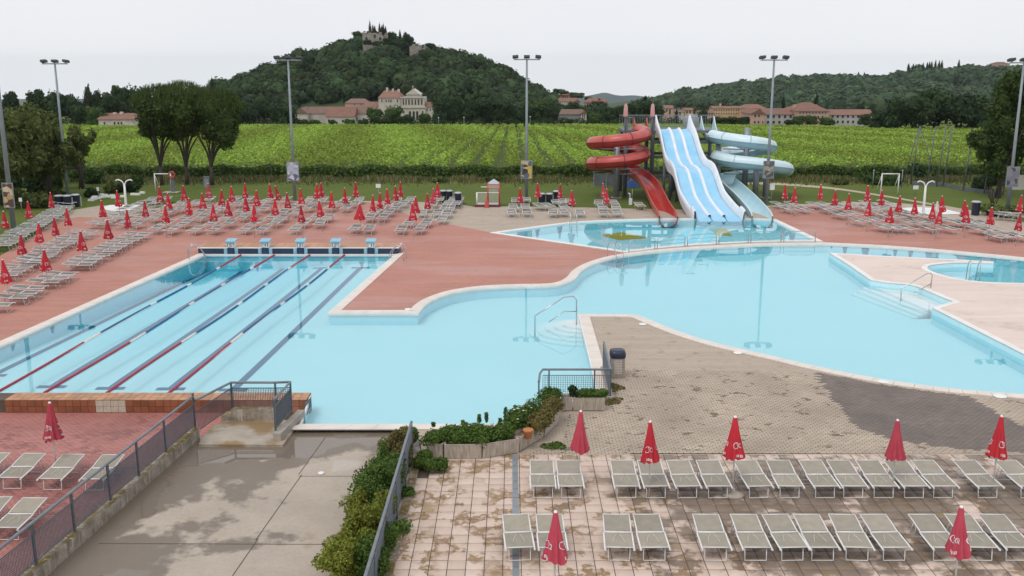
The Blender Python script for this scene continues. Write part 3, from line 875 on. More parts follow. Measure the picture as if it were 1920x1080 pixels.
for k, px in enumerate((434, 498, 564, 630, 696)):
    p = G(px, 476)
    sb_ = empty("starting_block", (p.x, yw, 0))
    tag(sb_, "pale blue starting block on the dark end wall, %s from the left" % ORD[k], "starting block", "starting blocks on the end wall")
    MB().box(-0.17, 0.17, -0.14, -0.02, -0.7, 0.37).build("pedestal", "navy_tile", sb_)
    for sx in (-1, 1):
        MB().box(min(sx * 0.21, sx * 0.40), max(sx * 0.21, sx * 0.40), -0.075, -0.005, -0.2, 0.325).build("side_grip", "block_blue", sb_)
    MB().box(-0.21, 0.21, -0.10, 0.42, 0.375, 0.66).build("number_panel", "coping_white", sb_)
    m_ = MB()
    m_.box(-0.175, -0.14, -0.104, -0.1005, 0.42, 0.62)
    m_.box(0.14, 0.175, -0.104, -0.1005, 0.42, 0.62)
    m_.box(-0.12, 0.0, -0.104, -0.1005, 0.395, 0.41)
    for (a, b, c, d) in digits[str(5 - k)]:
        m_.box(-0.055 + a * 0.04, -0.055 + c * 0.04, -0.106, -0.102, 0.43 + b * 0.036, 0.43 + d * 0.036)
    m_.build("number", "print_black", sb_)
    tp = MB(); tp.add([(x * .68, y * .9, z - .09) for x, y, z in [(-0.42, -0.2, 0.79), (0.42, -0.2, 0.79), (0.42, 0.5, 0.86), (-0.42, 0.5, 0.86), (-0.30, -0.14, 0.72), (0.30, -0.14, 0.72), (0.30, 0.44, 0.75), (-0.30, 0.44, 0.75),
                       (-0.42, -0.2, 0.85), (0.42, -0.2, 0.85), (0.42, 0.5, 0.92), (-0.42, 0.5, 0.92)]],
                      [(8, 9, 10, 11), (0, 1, 9, 8), (1, 2, 10, 9), (2, 3, 11, 10), (3, 0, 8, 11), (4, 5, 1, 0), (5, 6, 2, 1), (6, 7, 3, 2), (7, 4, 0, 3), (4, 7, 6, 5)])
    tp.build("platform", "block_blue", sb_)
# near turning wall with orange tiles
tw = empty("turning_wall"); tag(tw, "low orange tiled turning wall at the near end of the lap lanes", "wall")
e0, e1 = G(-330, 740), G(583, 740)
yn = e1.y
wd = 0.72
MB().box(e0.x, e1.x, yn - wd + 0.006, yn + 0.02, -1.2, 0.055).build("wall_core", "grout", tw)
nt_ = 66; wt = (e1.x - e0.x) / nt_
for k in range(nt_):
    x_ = e0.x + wt * k
    if x_ < -16.5: continue
    for j in range(3):
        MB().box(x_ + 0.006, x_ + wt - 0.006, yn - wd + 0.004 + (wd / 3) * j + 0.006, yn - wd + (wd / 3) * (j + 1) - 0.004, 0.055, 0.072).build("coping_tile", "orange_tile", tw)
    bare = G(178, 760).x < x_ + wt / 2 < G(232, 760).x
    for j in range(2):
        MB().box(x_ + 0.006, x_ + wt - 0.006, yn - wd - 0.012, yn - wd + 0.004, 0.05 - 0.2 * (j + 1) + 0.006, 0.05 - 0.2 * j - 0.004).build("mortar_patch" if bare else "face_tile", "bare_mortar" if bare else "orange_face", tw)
MB().box(e0.x, e1.x, yn + 0.02, yn + 0.05, -0.9, 0.05).build("inner_rim", "coping_white", tw)

# ================================================================== LANE ROPES
rope_px = [((459, 474.5), (-8, 738)), ((521, 474.5), (84, 737)), ((587, 474.5), (200, 738)), ((651, 474.5), (315, 739))]
seg_me = {}
for nm in ("rope_red", "rope_blue", "rope_white"):
    m_ = MB(); m_.lathe([(0.02, 0), (0.05, 0.01), (0.05, 0.07), (0.02, 0.08)], 8)
    m_.v = [(z, x, y) for x, y, z in m_.v]
    me = m_.mesh("float"); me.materials.append(MATS[nm]); seg_me[nm] = me
for k, (a, b) in enumerate(rope_px):
    pa, pb = G(*a, WATER_Z), G(*b, WATER_Z)
    ro = empty("lane_rope", (0, 0, 0))
    tag(ro, "floating red, white and blue lane rope, %s from the left of the lap basin" % ORD[k], "lane rope", "lane ropes on the lap basin")
    L_ = (pb - pa).length; d = (pb - pa) / L_; ang = math.atan2(d.y, d.x); side = Vector((-d.y, d.x, 0))
    MB().tube([pa + Vector((0, 0, .012)), pb + Vector((0, 0, .012))], 0.012, 5).build("cable", "rope_white", ro)
    n = int(L_ / 0.1)
    M = {nm: MB() for nm in seg_me}
    sec = {}
    for i in range(n):
        s_ = (i + 0.5) / n
        def cat(s):
            if s < 0.17: return "rope_red"
            if s < 0.19: return "rope_white"
            if s > 0.755: return "rope_red"
            if s > 0.70: return "rope_white"
            if 0.33 < s < 0.35 or 0.485 < s < 0.51: return "rope_white"
            return "rope_blue"
        nm = cat(s_)
        key = nm
        p = pa.lerp(pb, s_) + side * (0.10 * math.sin(s_ * 7 + k * 2) * math.sin(math.pi * s_))
        mt = Matrix.Translation(p + Vector((0, 0, .02))) @ Matrix.Rotation(ang, 4, 'Z')
        mm = M[nm]
        src = seg_me[nm]
        base = len(mm.v)
        mm.v += [tuple(mt @ v.co) for v in src.vertices]
        for f in src.polygons: mm.f.append(tuple(base + q for q in f.vertices)); mm.sm.append(True)
    for nm, mm in M.items():
        if mm.v: stuff(mm.build({"rope_red": "red_floats", "rope_blue": "blue_floats", "rope_white": "white_floats"}[nm], nm, ro, fix=False))
# small white lids in the paving
for i, (x, y, w_) in enumerate(((765, 581, .28), (1205, 609, .3), (1383, 663, .3), (1656, 717, .34), (1875, 744, .4), (602, 882, .16))):
    p = G(x, y)
    o_ = MB().lathe([(w_ * .55, 0), (w_ * .55, .03), (w_ * .5, .042), (w_ * .2, .045)], 10, (p.x, p.y, RAMPZ + .002 if y == 882 else .008)).build("skimmer_lid", "tray_white")
    tag(o_, ["white skimmer lid at the corner of the red peninsula", "white skimmer lid nearest the round steps", "white skimmer lid midway down the paved tongue's edge", "white skimmer lid on the dark damp paving",
             "white skimmer lid at the far right end of the paved edge", "small white cap on the wet concrete ramp"][i], "lid", "lids beside the basin")

# ================================================================== SUN LOUNGERS
def lounger_meshes(sm):
    M = {}
    f = MB()
    for s in (-1, 1):
        x = 0.315 * s
        f.tube([(x, -0.95, 0.345), (x, -0.1, 0.36), (x, 0.02, 0.365)], 0.02, 6)
        f.tube([(x, -0.955, 0.345), (x, -0.90, 0.346)], 0.027, 6)
    f.tube([(-0.315, -0.80, 0.34), (0.315, -0.80, 0.34)], 0.015, 6)
    f.tube([(-0.315, 0.03, 0.362), (0.315, 0.03, 0.368)], 0.03, 6)
    M["frame"] = (f, "white_metal")
    g = MB()
    for s in (-1, 1):
        x = 0.30 * s
        g.tube([(x, 0.0, 0.372), (x, 0.5, 0.44), (x, 0.95, 0.475)], 0.016, 6)
    g.tube([(-0.30, 0.94, 0.474), (0.30, 0.94, 0.474)], 0.016, 6)
    g.tube([(-0.30, 0.5, 0.437), (-0.30, 0.62, 0.24), (-0.30, 0.66, 0.08)], 0.011, 5)
    g.tube([(0.30, 0.5, 0.437), (0.30, 0.62, 0.24), (0.30, 0.66, 0.08)], 0.011, 5)
    M["back_frame"] = (g, "white_metal")
    def sling(y0, y1, z0, z1, w, sag):
        q = MB(); n = 6; vs = []
        for j in range(n + 1):
            t = j / n
            for i in range(5):
                u = i / 4 * 2 - 1
                vs.append((u * w, y0 + (y1 - y0) * t, z0 + (z1 - z0) * t - sag * (1 - u * u) * math.sin(math.pi * min(max(t, 0.08), 0.92))))
        q.add(vs, [(j * 5 + i, j * 5 + i + 1, (j + 1) * 5 + i + 1, (j + 1) * 5 + i) for j in range(n) for i in range(4)], True)
        return q
    M["seat"] = (sling(-0.79, -0.02, 0.348, 0.364, 0.29, 0.035), sm)
    M["backrest"] = (sling(0.09, 0.93, 0.388, 0.478, 0.285, 0.02), sm)
    for nm, y, sl in (("leg", -0.70, -0.07), ("leg_", 0.52, 0.08)):
        l = MB(); a = 0.235
        l.tube([(-a, y, 0.345), (-a, y + sl, 0.018), (a, y + sl, 0.018), (a, y, 0.345)], 0.014, 6)
        M[nm] = (l, "white_metal")
    for m_, _ in M.values(): m_.v = [(x, y * 0.8, z if z < .36 else .36 + (z - .36) * .75) for x, y, z in m_.v]
    return M
LMESH = {}
for sm in ("sling", "sling_far"):
    LMESH[sm] = []
    for nm, (m_, mt) in lounger_meshes(sm).items():
        me = m_.mesh(nm.rstrip('_')); me.materials.append(MATS[mt]); LMESH[sm].append((nm.rstrip('_'), me))
cord = MB(); cord.tube([(-0.13, -0.5, 0.352), (-0.09, -0.25, 0.362), (0, 0.0, 0.388), (0.09, -0.25, 0.362), (0.13, -0.5, 0.352)], 0.004, 4)
cord.v = [(x, y * .8, z) for x, y, z in cord.v]
CORD = cord.mesh("cord"); CORD.materials.append(MATS["rope_white"])
rl = random.Random(4)
def lounger(p, rz, label, group, sm="sling_far", near=False):
    o = empty("sun_lounger", p, rz)
    tag(o, label, "sun lounger", group)
    for nm, me in LMESH[sm]: put(nm, me, None, o)
    if near: put("cord", CORD, None, o)
    return o
def clus(lst, heading, text, group, jit=0.06, z=0.006, sm="sling_far", foot=False, near=False):
    """one block of loungers; sorted into rows front to back so that each label counts along its row"""
    rows = []
    for p in sorted(lst, key=lambda q: -q[1]):
        for r in rows:
            if abs(r[0][1] - p[1]) < 5.5: r.append(p); break
        else: rows.append([p])
    for ri, r in enumerate(rows):
        r.sort()
        for ci, p in enumerate(r):
            w = G(p[0], p[1], z)
            if foot: w += Vector((math.sin(-heading), math.cos(heading), 0)) * 0.60
            rn = "front row" if ri == 0 else "%s row back" % ORD[ri]
            if len(rows) == 1: lab = "%s, %s from the left" % (text, ordn(ci))
            else: lab = "%s, %s from left in %s" % (text, ordn(ci), rn)
            lounger((w.x, w.y, z + (0.008 if near else 0)), heading + rl.gauss(0, jit), lab, group, sm, near)
# foreground terrace, two rows
clus([(x, 934.5) for x in (1018, 1070, 1175, 1229, 1287, 1345, 1420, 1481, 1546, 1600, 1657, 1713, 1767, 1850, 1930)], 0, "sling lounger in the upper terrace row", "loungers on the slab terrace", 0.03, sm="sling", foot=True, near=True)
clus([(x, 1052) for x in (971, 1035, 1163, 1226, 1342, 1417, 1483, 1542, 1609, 1675, 1770, 1840, 1907)], 0, "sling lounger in the lower terrace row", "loungers on the slab terrace", 0.03, sm="sling", foot=True, near=True)
for k, (x, y) in enumerate(((-46, 917), (24, 918), (100, 920), (178, 921), (-48, 1012), (18, 1014))):
    w = G(x, y, LOW)
    lounger((w.x, w.y + 0.60, LOW + 0.02), rl.gauss(0.0, 0.02), "sling lounger on the lower red deck, %s from left, %s row" % (ORD[k if k < 4 else k - 4], "upper" if k < 4 else "lower"), "loungers on the lower red deck", "sling", True)
# left of the lap basin: columns parallel to the basin, foot towards the water
LAPD = math.atan2(0.083, 1.0)      # lap axis swings a little to the right
def runs(segs):
    out = []
    for a, b, n in segs:
        pa, pb = G(*a), G(*b)
        for i in range(n):
            p = pa.lerp(pb, i / max(n - 1, 1)) if n > 1 else pa
            out.append(p)
    return out
def column(segs, text, group, hd):
    pts = runs(segs)
    for i, p in enumerate(pts):
        lounger((p.x + rl.gauss(0, .07), p.y, 0.006), hd + rl.gauss(0, 0.07), "%s, %s from near end" % (text, ordn(i)), group)
HL = math.pi / 2 + 0.10
column([((-6, 586), (-6, 586), 1), ((22, 571), (60, 553), 3), ((88, 541), (116, 526), 3), ((146, 508), (182, 490), 4), ((198, 482), (218, 471), 3), ((228, 466), (260, 449), 4)],
       "lounger in the column nearest the lap basin's edge", "loungers left of the lap basin", HL)
column([((8, 528), (34, 512), 3), ((52, 503), (76, 492), 3), ((84, 485), (130, 461), 5), ((138, 456), (160, 444), 3), ((186, 429), (236, 408), 5)],
       "lounger in the middle column left of the basin", "loungers left of the lap basin", HL)
column([((2, 470), (28, 453), 4), ((36, 447), (62, 433), 4), ((68, 430), (92, 416), 4), ((96, 413), (114, 400), 4), ((116, 396), (122, 389), 2)],
       "lounger in the outer column beside the lawn", "loungers left of the lap basin", HL)
# block behind the lap basin: seven rows of pairs
pairs = [-28.6, -25.5, -22.3, -19.5, -16.45, -13.45, -9.7, -6.4]
Yr = G(960, 440).y + 0.3
rows = []
for r in range(7):
    Y = Yr + 2.35 * r
    for ci, X in enumerate(pairs):
        if (ci == 0 and r < 4) or (ci == 1 and r < 1): continue
        if (ci, r) in ((6, 1), (5, 3), (7, 2)): continue
        for s in (-1, 1):
            if rl.random() < 0.06: continue
            rows.append((r, X + s * 0.52 + 0.085 * (Y - Yr) + rl.gauss(0, .09), Y + rl.gauss(0, .16)))
for X, Y in ((-4.75, 66.4), (-4.6, 69.0), (-4.5, 71.6), (-4.2, 73.9), (-4.1, 76.2)): rows.append((5, X, Y))
for r in range(7):
    q = sorted([p for p in rows if p[0] == r], key=lambda p: p[1])
    for i, (_, X, Y) in enumerate(q):
        lounger((X, Y, 0.008), -0.09 + rl.gauss(0, 0.06), "lounger behind the starting blocks, %s from left in %s" % (ordn(i), "front row" if r == 0 else ORD[r] + " row back"), "loungers behind the lap basin")
# small block on the beige paving
clus([(959, 406), (988, 406), (1037, 407), (1057, 406), (1087, 407), (1131, 407), (1157, 407), (967, 384), (987, 383), (1042, 387), (1054, 386), (1067, 386), (1057, 396), (1122, 388), (1150, 388), (1129, 397), (1155, 397), (962, 396), (985, 396)],
     0.0, "lounger on beige paving by the splash basin", "loungers by the splash basin", 0.06)
for k, (x, y) in enumerate(((1012, 394), (1028, 394))):
    w = G(x, y); lounger((w.x, w.y, .006), 0.35, "lounger turned askew before the three dark bins, %s one" % ("left" if k == 0 else "right"), "loungers by the splash basin")
w = G(1199, 393); lounger((w.x, w.y, .006), 0.1, "single lounger standing alone beside the red slide", "loungers by the splash basin")
# right block
clus([(1477, 400), (1507, 400), (1459, 391), (1486, 391), (1550, 401), (1527, 392), (1547, 392), (1575, 411), (1600, 410), (1565, 397), (1582, 397), (1610, 423), (1640, 421), (1655, 435), (1677, 436), (1635, 404), (1657, 412), (1677, 415), (1596, 391),
      (1621, 397), (1646, 397), (1627, 389), (1671, 397), (1700, 437), (1705, 426), (1732, 426), (1741, 437), (1777, 437), (1705, 412), (1721, 410), (1742, 415), (1760, 416), (1790, 426), (1808, 427), (1829, 425), (1846, 428), (1836, 440), (1857, 441),
      (1867, 453), (1889, 451), (1909, 452), (1692, 404), (1660, 388)], 0.38, "grey lounger right of the slides", "loungers right of the slides", 0.05)
clus([(1873, 407), (1893, 409), (1885, 413), (1911, 415)], 1.2, "spare lounger at the far right lawn edge", "spare loungers at the right", 0.2)

# ================================================================== PARASOLS (all closed)
def parasol_meshes():
    out = {}
    def canopy(rb, rt, h, seed, lop=0.0):
        rr = random.Random(seed); m_ = MB(); n = 32; k = 7; vs = []
        for j in range(k + 1):
            t = j / k
            for i in range(n):
                a = 2 * math.pi * i / n
                r = rt + (rb - rt) * t ** 1.15
                fl = 1 + (0.05 + 0.24 * t) * math.sin(a * 8 + 0.6 * t) + 0.05 * t * math.sin(3 * a + seed)
                drop = (0.045 * math.sin(a * 8) + 0.03 * math.sin(2 * a + seed)) * (t ** 6)
                vs.append((r * fl * math.cos(a) + lop * t, r * fl * math.sin(a), -h * t + drop))
        m_.add(vs, [(j * n + i, j * n + (i + 1) % n, (j + 1) * n + (i + 1) % n, (j + 1) * n + i) for j in range(k) for i in range(n)], True)
        m_.add([vs[i] for i in range(n)], [tuple(range(n))])
        return m_
    out["canopy"] = [canopy(0.21, 0.045, 1.02, s) for s in (0, 2)] + [canopy(0.30, 0.05, 0.98, 1, 0.06)]
    pr = MB()       # the looping emblem half way down and the small lettering on the hem
    def onc(a, z):
        t = z / 1.02
        r = 0.045 + (0.21 - 0.045) * t ** 1.15
        fl = 1 + (0.05 + 0.24 * t) * math.sin(a * 8 + 0.6 * t) + 0.05 * t * math.sin(3 * a)
        r = r * max(fl, 0.97) + 0.012
        return (r * math.cos(a), r * math.sin(a), -z)
    def stroke(pts, w):
        n = len(pts); vs = []
        for i, (a, z) in enumerate(pts):
            b = pts[min(i + 1, n - 1)]; c = pts[max(i - 1, 0)]
            da, dz = (b[0] - c[0]) * 0.16, b[1] - c[1]; l = math.hypot(da, dz) or 1
            ua, uz = -dz / l / 0.16, da / l
            vs += [onc(a + ua * w, z + uz * w), onc(a - ua * w, z - uz * w)]
        pr.add(vs, [(2 * i, 2 * i + 1, 2 * i + 3, 2 * i + 2) for i in range(n - 1)])
    for k in range(3):
        a0 = k * 2.1 + 0.35
        stroke([(a0 + 0.36 * math.cos(u), 0.66 + 0.075 * math.sin(u)) for u in [R(x) for x in range(40, 330, 24)]], 0.009)
        stroke([(a0 + 0.55 + 0.2 * math.cos(u), 0.66 + 0.05 * math.sin(u)) for u in [R(x) for x in range(0, 361, 30)]], 0.007)
        stroke([(a0 + 0.1, 0.60), (a0 + 0.25, 0.70), (a0 + 0.45, 0.62), (a0 + 0.75, 0.73)], 0.008)
        for q in range(5):
            a1 = a0 + q * 0.14
            stroke([(a1, 0.88), (a1, 0.945)], 0.007)
            if q % 2: stroke([(a1, 0.885), (a1 + 0.1, 0.89), (a1 + 0.1, 0.94), (a1, 0.943)], 0.005)
    out["print"] = pr
    out["pole"] = MB().tube([(0, 0, 0.0), (0, 0, 2.03)], 0.019, 8)
    out["finial"] = MB().lathe([(0.022, 0), (0.036, 0.015), (0.036, 0.04), (0.018, 0.06), (0.004, 0.065)], 10)
    out["ribs"] = MB().lathe([(0.03, 0), (0.03, 0.09)], 8)
    out["base"] = MB().lathe([(0.24, 0), (0.25, 0.02), (0.24, 0.06), (0.12, 0.075), (0.05, 0.085), (0.045, 0.2), (0.03, 0.2)], 18)
    out["crown"] = MB().lathe([(0.115, -0.33), (0.085, -0.2), (0.058, -0.06)], 12)
    return out
PMS = parasol_meshes()
def mk(m_, nm, mt):
    me = m_.mesh(nm); me.materials.append(MATS[mt]); return me
CAN = {c: [mk(x, "canopy", c) for x in PMS["canopy"]] for c in ("parasol_red", "parasol_faded", "parasol_white")}
PRT, POL, FIN, BAS = mk(PMS["print"], "printed_lettering", "parasol_print"), mk(PMS["pole"], "pole", "pole_white"), mk(PMS["finial"], "finial", "tray_white"), mk(PMS["base"], "base", "concrete")
rp = random.Random(11)
def parasol(p, label, group, mat="parasol_red", shape=None, tilt=(0, 0), base=False, zt=2.08, prt=True):
    o = empty("closed_parasol", p, rp.uniform(0, 6.28))
    tag(o, label, "parasol", group)
    o.rotation_euler = (tilt[0], tilt[1], o.rotation_euler.z)
    o.scale = (rp.uniform(.88, 1.12), rp.uniform(.88, 1.12), rp.uniform(.97, 1.03))
    put("pole", POL, None, o)
    sh = rp.choice((0, 0, 1)) if shape is None else shape
    c = put("canopy", CAN[mat][sh], None, o, (0, 0, zt - 0.05))
    if prt:
        q = stuff(put("printed_lettering", PRT, None, c))
        if sh == 2: q.scale = (1.32, 1.32, 1)
    put("finial", FIN, None, o, (0, 0, zt - 0.065))
    if base: put("base", BAS, None, o, (0, 0, 0.003))
    return o
fg = [(1087, 770, "faded pink-red closed parasol by the two left loungers, near the planters", "parasol_faded", 0), (1222, 786, "bright red closed parasol with white emblem, second from the planters", "parasol_red", 0),
      (1382, 783, "bright red closed parasol standing in a round concrete foot", "parasol_red", 1), (1686, 781, "dull red closed parasol before the dark damp paving", "parasol_faded", 0), (1876, 781, "red closed parasol with white emblem at the right edge of the terrace", "parasol_red", 0),
      (1041, 953, "faded closed parasol in front of the lower left loungers", "parasol_faded", 0), (1808, 943, "red closed parasol in front of the lower right loungers", "parasol_faded", 0)]
for k, (x, y, lb, mt, bs) in enumerate(fg):
    w = G(x, y, 2.09)
    parasol((w.x, w.y, 0.012), lb, "parasols on the slab terrace", mt, 0, (rp.gauss(0, .012), rp.gauss(0, .02)), bs, prt=(k not in (0, 3)))
w = G(92, 753, 2.08 + LOW); parasol((w.x, w.y, LOW), "red closed parasol on the lower red deck behind the grey railing", "parasols on the lower deck", "parasol_faded", 0, (0, 0.02))
PL = {"beside the lap basin at left": [(8, 394), (52, 377), (94, 360), (125, 390), (192, 375), (222, 358), (237, 393), (101, 406), (69, 419), (36, 437), (151, 431), (200, 412), (82, 464), (11, 486)],
      "among the loungers behind the starting blocks": [(270, 374), (308, 384), (299, 350), (314, 361), (345, 348), (351, 372), (379, 360), (390, 344), (398, 382), (413, 355), (427, 373), (434, 350), (458, 343), (461, 365), (474, 384), (480, 357), (507, 343), (527, 345), (514, 372),
                                      (539, 360), (566, 353), (565, 384), (592, 344), (602, 341), (602, 374), (622, 360), (647, 352), (667, 342), (675, 380), (697, 366), (711, 362), (727, 354), (741, 347), (750, 342), (774, 382), (780, 369), (801, 361), (810, 352), (820, 342)],
      "on the beige paving left of the slides": [(976, 351), (1009, 342), (1050, 343), (1074, 355), (1134, 344), (1140, 354)],
      "right of the slides": [(1474, 346), (1491, 352), (1541, 346), (1566, 355), (1592, 364), (1630, 349), (1655, 355), (1629, 374), (1670, 384), (1686, 367), (1718, 371), (1751, 378), (1757, 377), (1759, 387), (1771, 367), (1811, 375), (1814, 384), (1859, 387), (1913, 367), (1911, 397)]}
for where, lst in PL.items():
    for i, (x, y) in enumerate(sorted(lst)):
        w = G(x, y, 2.08)
        mt, sh, tl = "parasol_red", None, (rp.gauss(0, .025), rp.gauss(0, .035))
        lb = "closed red parasol %s, %s from left" % (where, ordn(i))
        if (x, y) == (527, 345): tl = (0.0, -0.22); lb = "closed red parasol leaning hard to the left behind the starting blocks"
        if (x, y) == (675, 380): sh = 2; lb = "half open slack red parasol behind the starting blocks"
        if (x, y) == (1757, 377): mt = "parasol_white"; lb = "white closed parasol squeezed between two red ones at right"
        if (x, y) in ((390, 344), (810, 352), (1134, 344)): mt = "parasol_faded"
        parasol((w.x, w.y, 0.004), lb, "closed parasols " + where, mt, sh, tl)
bpy.context.view_layer.update()

# ================================================================== RAILINGS, KERBS AND LANDING
def rail_post(root, b, h, r=0.035, top=0.0):
    MB().box(b.x - 0.022, b.x + 0.022, b.y - 0.04, b.y + 0.04, b.z, b.z + h).build("post", "grey_paint", root)
def grid_panel(root, a, b, z0a, z1a, z0b, z1b, nv, nh, w=0.008):
    """woven panel: upright and cross wires between two posts, in a flat frame"""
    m_ = MB()
    d = (b - a); d.z = 0; L_ = d.length; d.normalize(); s = Vector((-d.y, d.x, 0))
    def bar(p, q, ww):
        m_.tube([p, q], ww, 4, cap=False)
    for i in range(nv + 1):
        t = i / nv
        p = a + d * (L_ * t)
        bar(Vector((p.x, p.y, z0a + (z0b - z0a) * t)), Vector((p.x, p.y, z1a + (z1b - z1a) * t)), w)
    for j in range(nh + 1):
        u = j / nh
        za, zb = z0a + (z1a - z0a) * u, z0b + (z1b - z0b) * u
        bar(Vector((a.x, a.y, za)) + s * 0.006, Vector((b.x, b.y, zb)) + s * 0.006, w * (2.2 if j in (0, nh) else 0.8))
    return stuff(m_.build("mesh_panel", "grey_paint", root, fix=False))
KZ = 0.24
# left kerb wall of the ramp
kb = [G(393, 801, KZ), G(310, 847, KZ), G(261, 891, KZ), G(207, 937, KZ), G(142, 995, KZ), G(66, 1057, KZ)]
dl = (kb[5] - kb[1]).normalized()
line0 = kb[3]
kb = [line0 + dl * ((p - line0).dot(dl)) for p in kb]
kb.append(kb[-1] + dl * (kb[5] - kb[4]).length)
kb.append(kb[-1] + dl * (kb[5] - kb[4]).length)
nl = Vector((dl.y, -dl.x, 0))
if nl.x < 0: nl = -nl
kw = empty("ramp_kerb"); tag(kw, "mossy low concrete kerb wall under the left railing of the ramp", "kerb")
rk = random.Random(2)
for i in range(7):
    n = 3
    for k in range(n):
        a, b = kb[i].lerp(kb[i + 1], k / n), kb[i].lerp(kb[i + 1], (k + 1) / n)
        g = dl * 0.008
        A = [a + g - nl * 0.13, b - g - nl * 0.13]; B = [a + g + nl * 0.13, b - g + nl * 0.13]
        m_ = MB().strip(A, B, LOW - 0.1, KZ - rk.uniform(0, 0.02), False, -0.01)
        m_.build("kerb_block", "kerb_concrete", kw)
rl_ = empty("ramp_railing"); tag(rl_, "long grey steel railing with mesh panels on the mossy kerb", "railing")
HH = 0.93
for i in range(8): rail_post(rl_, kb[i] + Vector((0, 0, -0.02)), HH + (0.12 if i == 0 else 0))
MB().tube([p + Vector((0, 0, HH)) for p in kb], 0.037, 10).build("handrail", "rail_grey", rl_)
for i in range(7):
    d = (kb[i + 1] - kb[i]).normalized()
    grid_panel(rl_, kb[i] + d * 0.06, kb[i + 1] - d * 0.06, KZ + 0.06, KZ + 0.70, KZ + 0.06, KZ + 0.70, int((kb[i + 1] - kb[i]).length / 0.05), 13, 0.0085)
# landing with parapet, beam and corner railing
LZ = -0.02
lp = [G(x, y, LZ) for x, y in ((372, 833), (395, 800), (428, 784), (520, 786), (562, 790), (530, 834))]
ld = MB().poly([(p.x, p.y) for p in lp], LOW, LZ).build("concrete_landing", "landing_concrete"); tag(ld, "silt-stained concrete landing between the two ramp railings", "landing")
pa, pb = G(434, 789, LZ), G(519, 789, LZ)
MB().box(pa.x, pb.x, pa.y, pa.y + 0.3, LZ - 0.3, LZ + 0.36).build("parapet", "kerb_concrete", ld)
MB().box(pa.x - 0.32, pa.x - 0.006, pa.y + 0.02, pa.y + 0.4, LZ - 0.3, LZ + 0.16).build("parapet_end", "kerb_concrete", ld)
ba, bb = G(520, 832, RAMPZ), G(566, 786, RAMPZ)
bd = (bb - ba).normalized(); bn_ = Vector((bd.y, -bd.x, 0))
MB().strip([ba - bn_ * 0.11, bb - bn_ * 0.11], [ba + bn_ * 0.11, bb + bn_ * 0.11], -0.3, 0.21).build("beam", "concrete", ld)
cr = empty("corner_railing"); tag(cr, "grey steel corner railing with mesh round the concrete landing", "railing")
zc = LZ + 0.36
c0 = kb[0] + Vector((0, 0, 0)); c1 = Vector((AT(436, 762, pa.y + 0.2).x, pa.y + 0.2, zc)); c2 = Vector((AT(518, 762, pa.y + 0.2).x, pa.y + 0.2, zc)); c3 = Vector((AT(547, 770, pa.y + 0.25).x, pa.y + 0.25, 0.21)); c4_ = Vector((AT(517, 809, ba.y + 0.25).x, ba.y + 0.25, 0.21))
top = zc + 0.80
for c in (c1, c2, c3): rail_post(cr, c, top - c.z)
rail_post(cr, c4_, 0.93)
MB().tube([c0 + Vector((0.05, 0, HH - 0.12)), Vector((c1.x, c1.y, top)), Vector((c2.x, c2.y, top)), Vector((c3.x, c3.y, top)), c4_ + Vector((0, 0, 0.94))], 0.037, 10).build("handrail", "rail_grey", cr)
grid_panel(cr, c0 + Vector((.06, 0, 0)), c1, 0.10, 0.72, zc + 0.02, zc + 0.62, 30, 12)
grid_panel(cr, c1, c2, zc - 0.15, zc + 0.62, zc - 0.15, zc + 0.62, 26, 12)
grid_panel(cr, c2, c3, zc - 0.15, zc + 0.62, zc - 0.15, zc + 0.62, 9, 12)
grid_panel(cr, c3, c4_, 0.26, top - 0.2, 0.26, 0.94, 34, 12)
# little blue-grey drain flap at the basin corner
f0, f1 = G(571, 757, 0.1), G(582, 745, 0.1)
MB().strip([f0, f1], [f0 + Vector((0.03, 0, 0)), f1 + Vector((0.03, 0, 0))], -0.32, 0.1).build("gate_panel", "grey_paint", cr)
# right railing above the hedge
q0, q1 = G(785, 852, 0.06), G(727, 1079, 0.06)
dr = (q1 - q0).normalized(); nr = Vector((-dr.y, dr.x, 0))
q0 = q0 - dr * 0.3; q1 = q1 + dr * 2.2
kr = empty("terrace_kerb"); tag(kr, "weathered concrete kerb between the hedge and the slab terrace", "kerb")
N = 9
for i in range(N):
    a, b = q0.lerp(q1, i / N) + dr * 0.006, q0.lerp(q1, (i + 1) / N) - dr * 0.006
    MB().strip([a - nr * 0.1, b - nr * 0.1], [a + nr * 0.1, b + nr * 0.1], -0.3, 0.07 + rk.uniform(-.01, .01)).build("kerb_block", "kerb_concrete", kr)
rr_ = empty("hedge_railing"); tag(rr_, "grey steel railing with filled panels between the hedge and the slab terrace", "railing")
nq = 5
rb = [q0.lerp(q1, (i + 0.15) / nq) + Vector((-0.18, 0, 0)) for i in range(nq + 1)]
for p in rb: rail_post(rr_, Vector((p.x, p.y, -0.1)), 1.08)
MB().tube([Vector((p.x, p.y, 1.0)) for p in rb], 0.04, 10).build("handrail", "rail_grey", rr_)
for i in range(nq):
    grid_panel(rr_, rb[i] + dr * 0.05, rb[i + 1] - dr * 0.05, 0.05, 0.80, 0.05, 0.80, 26, 22, 0.008)
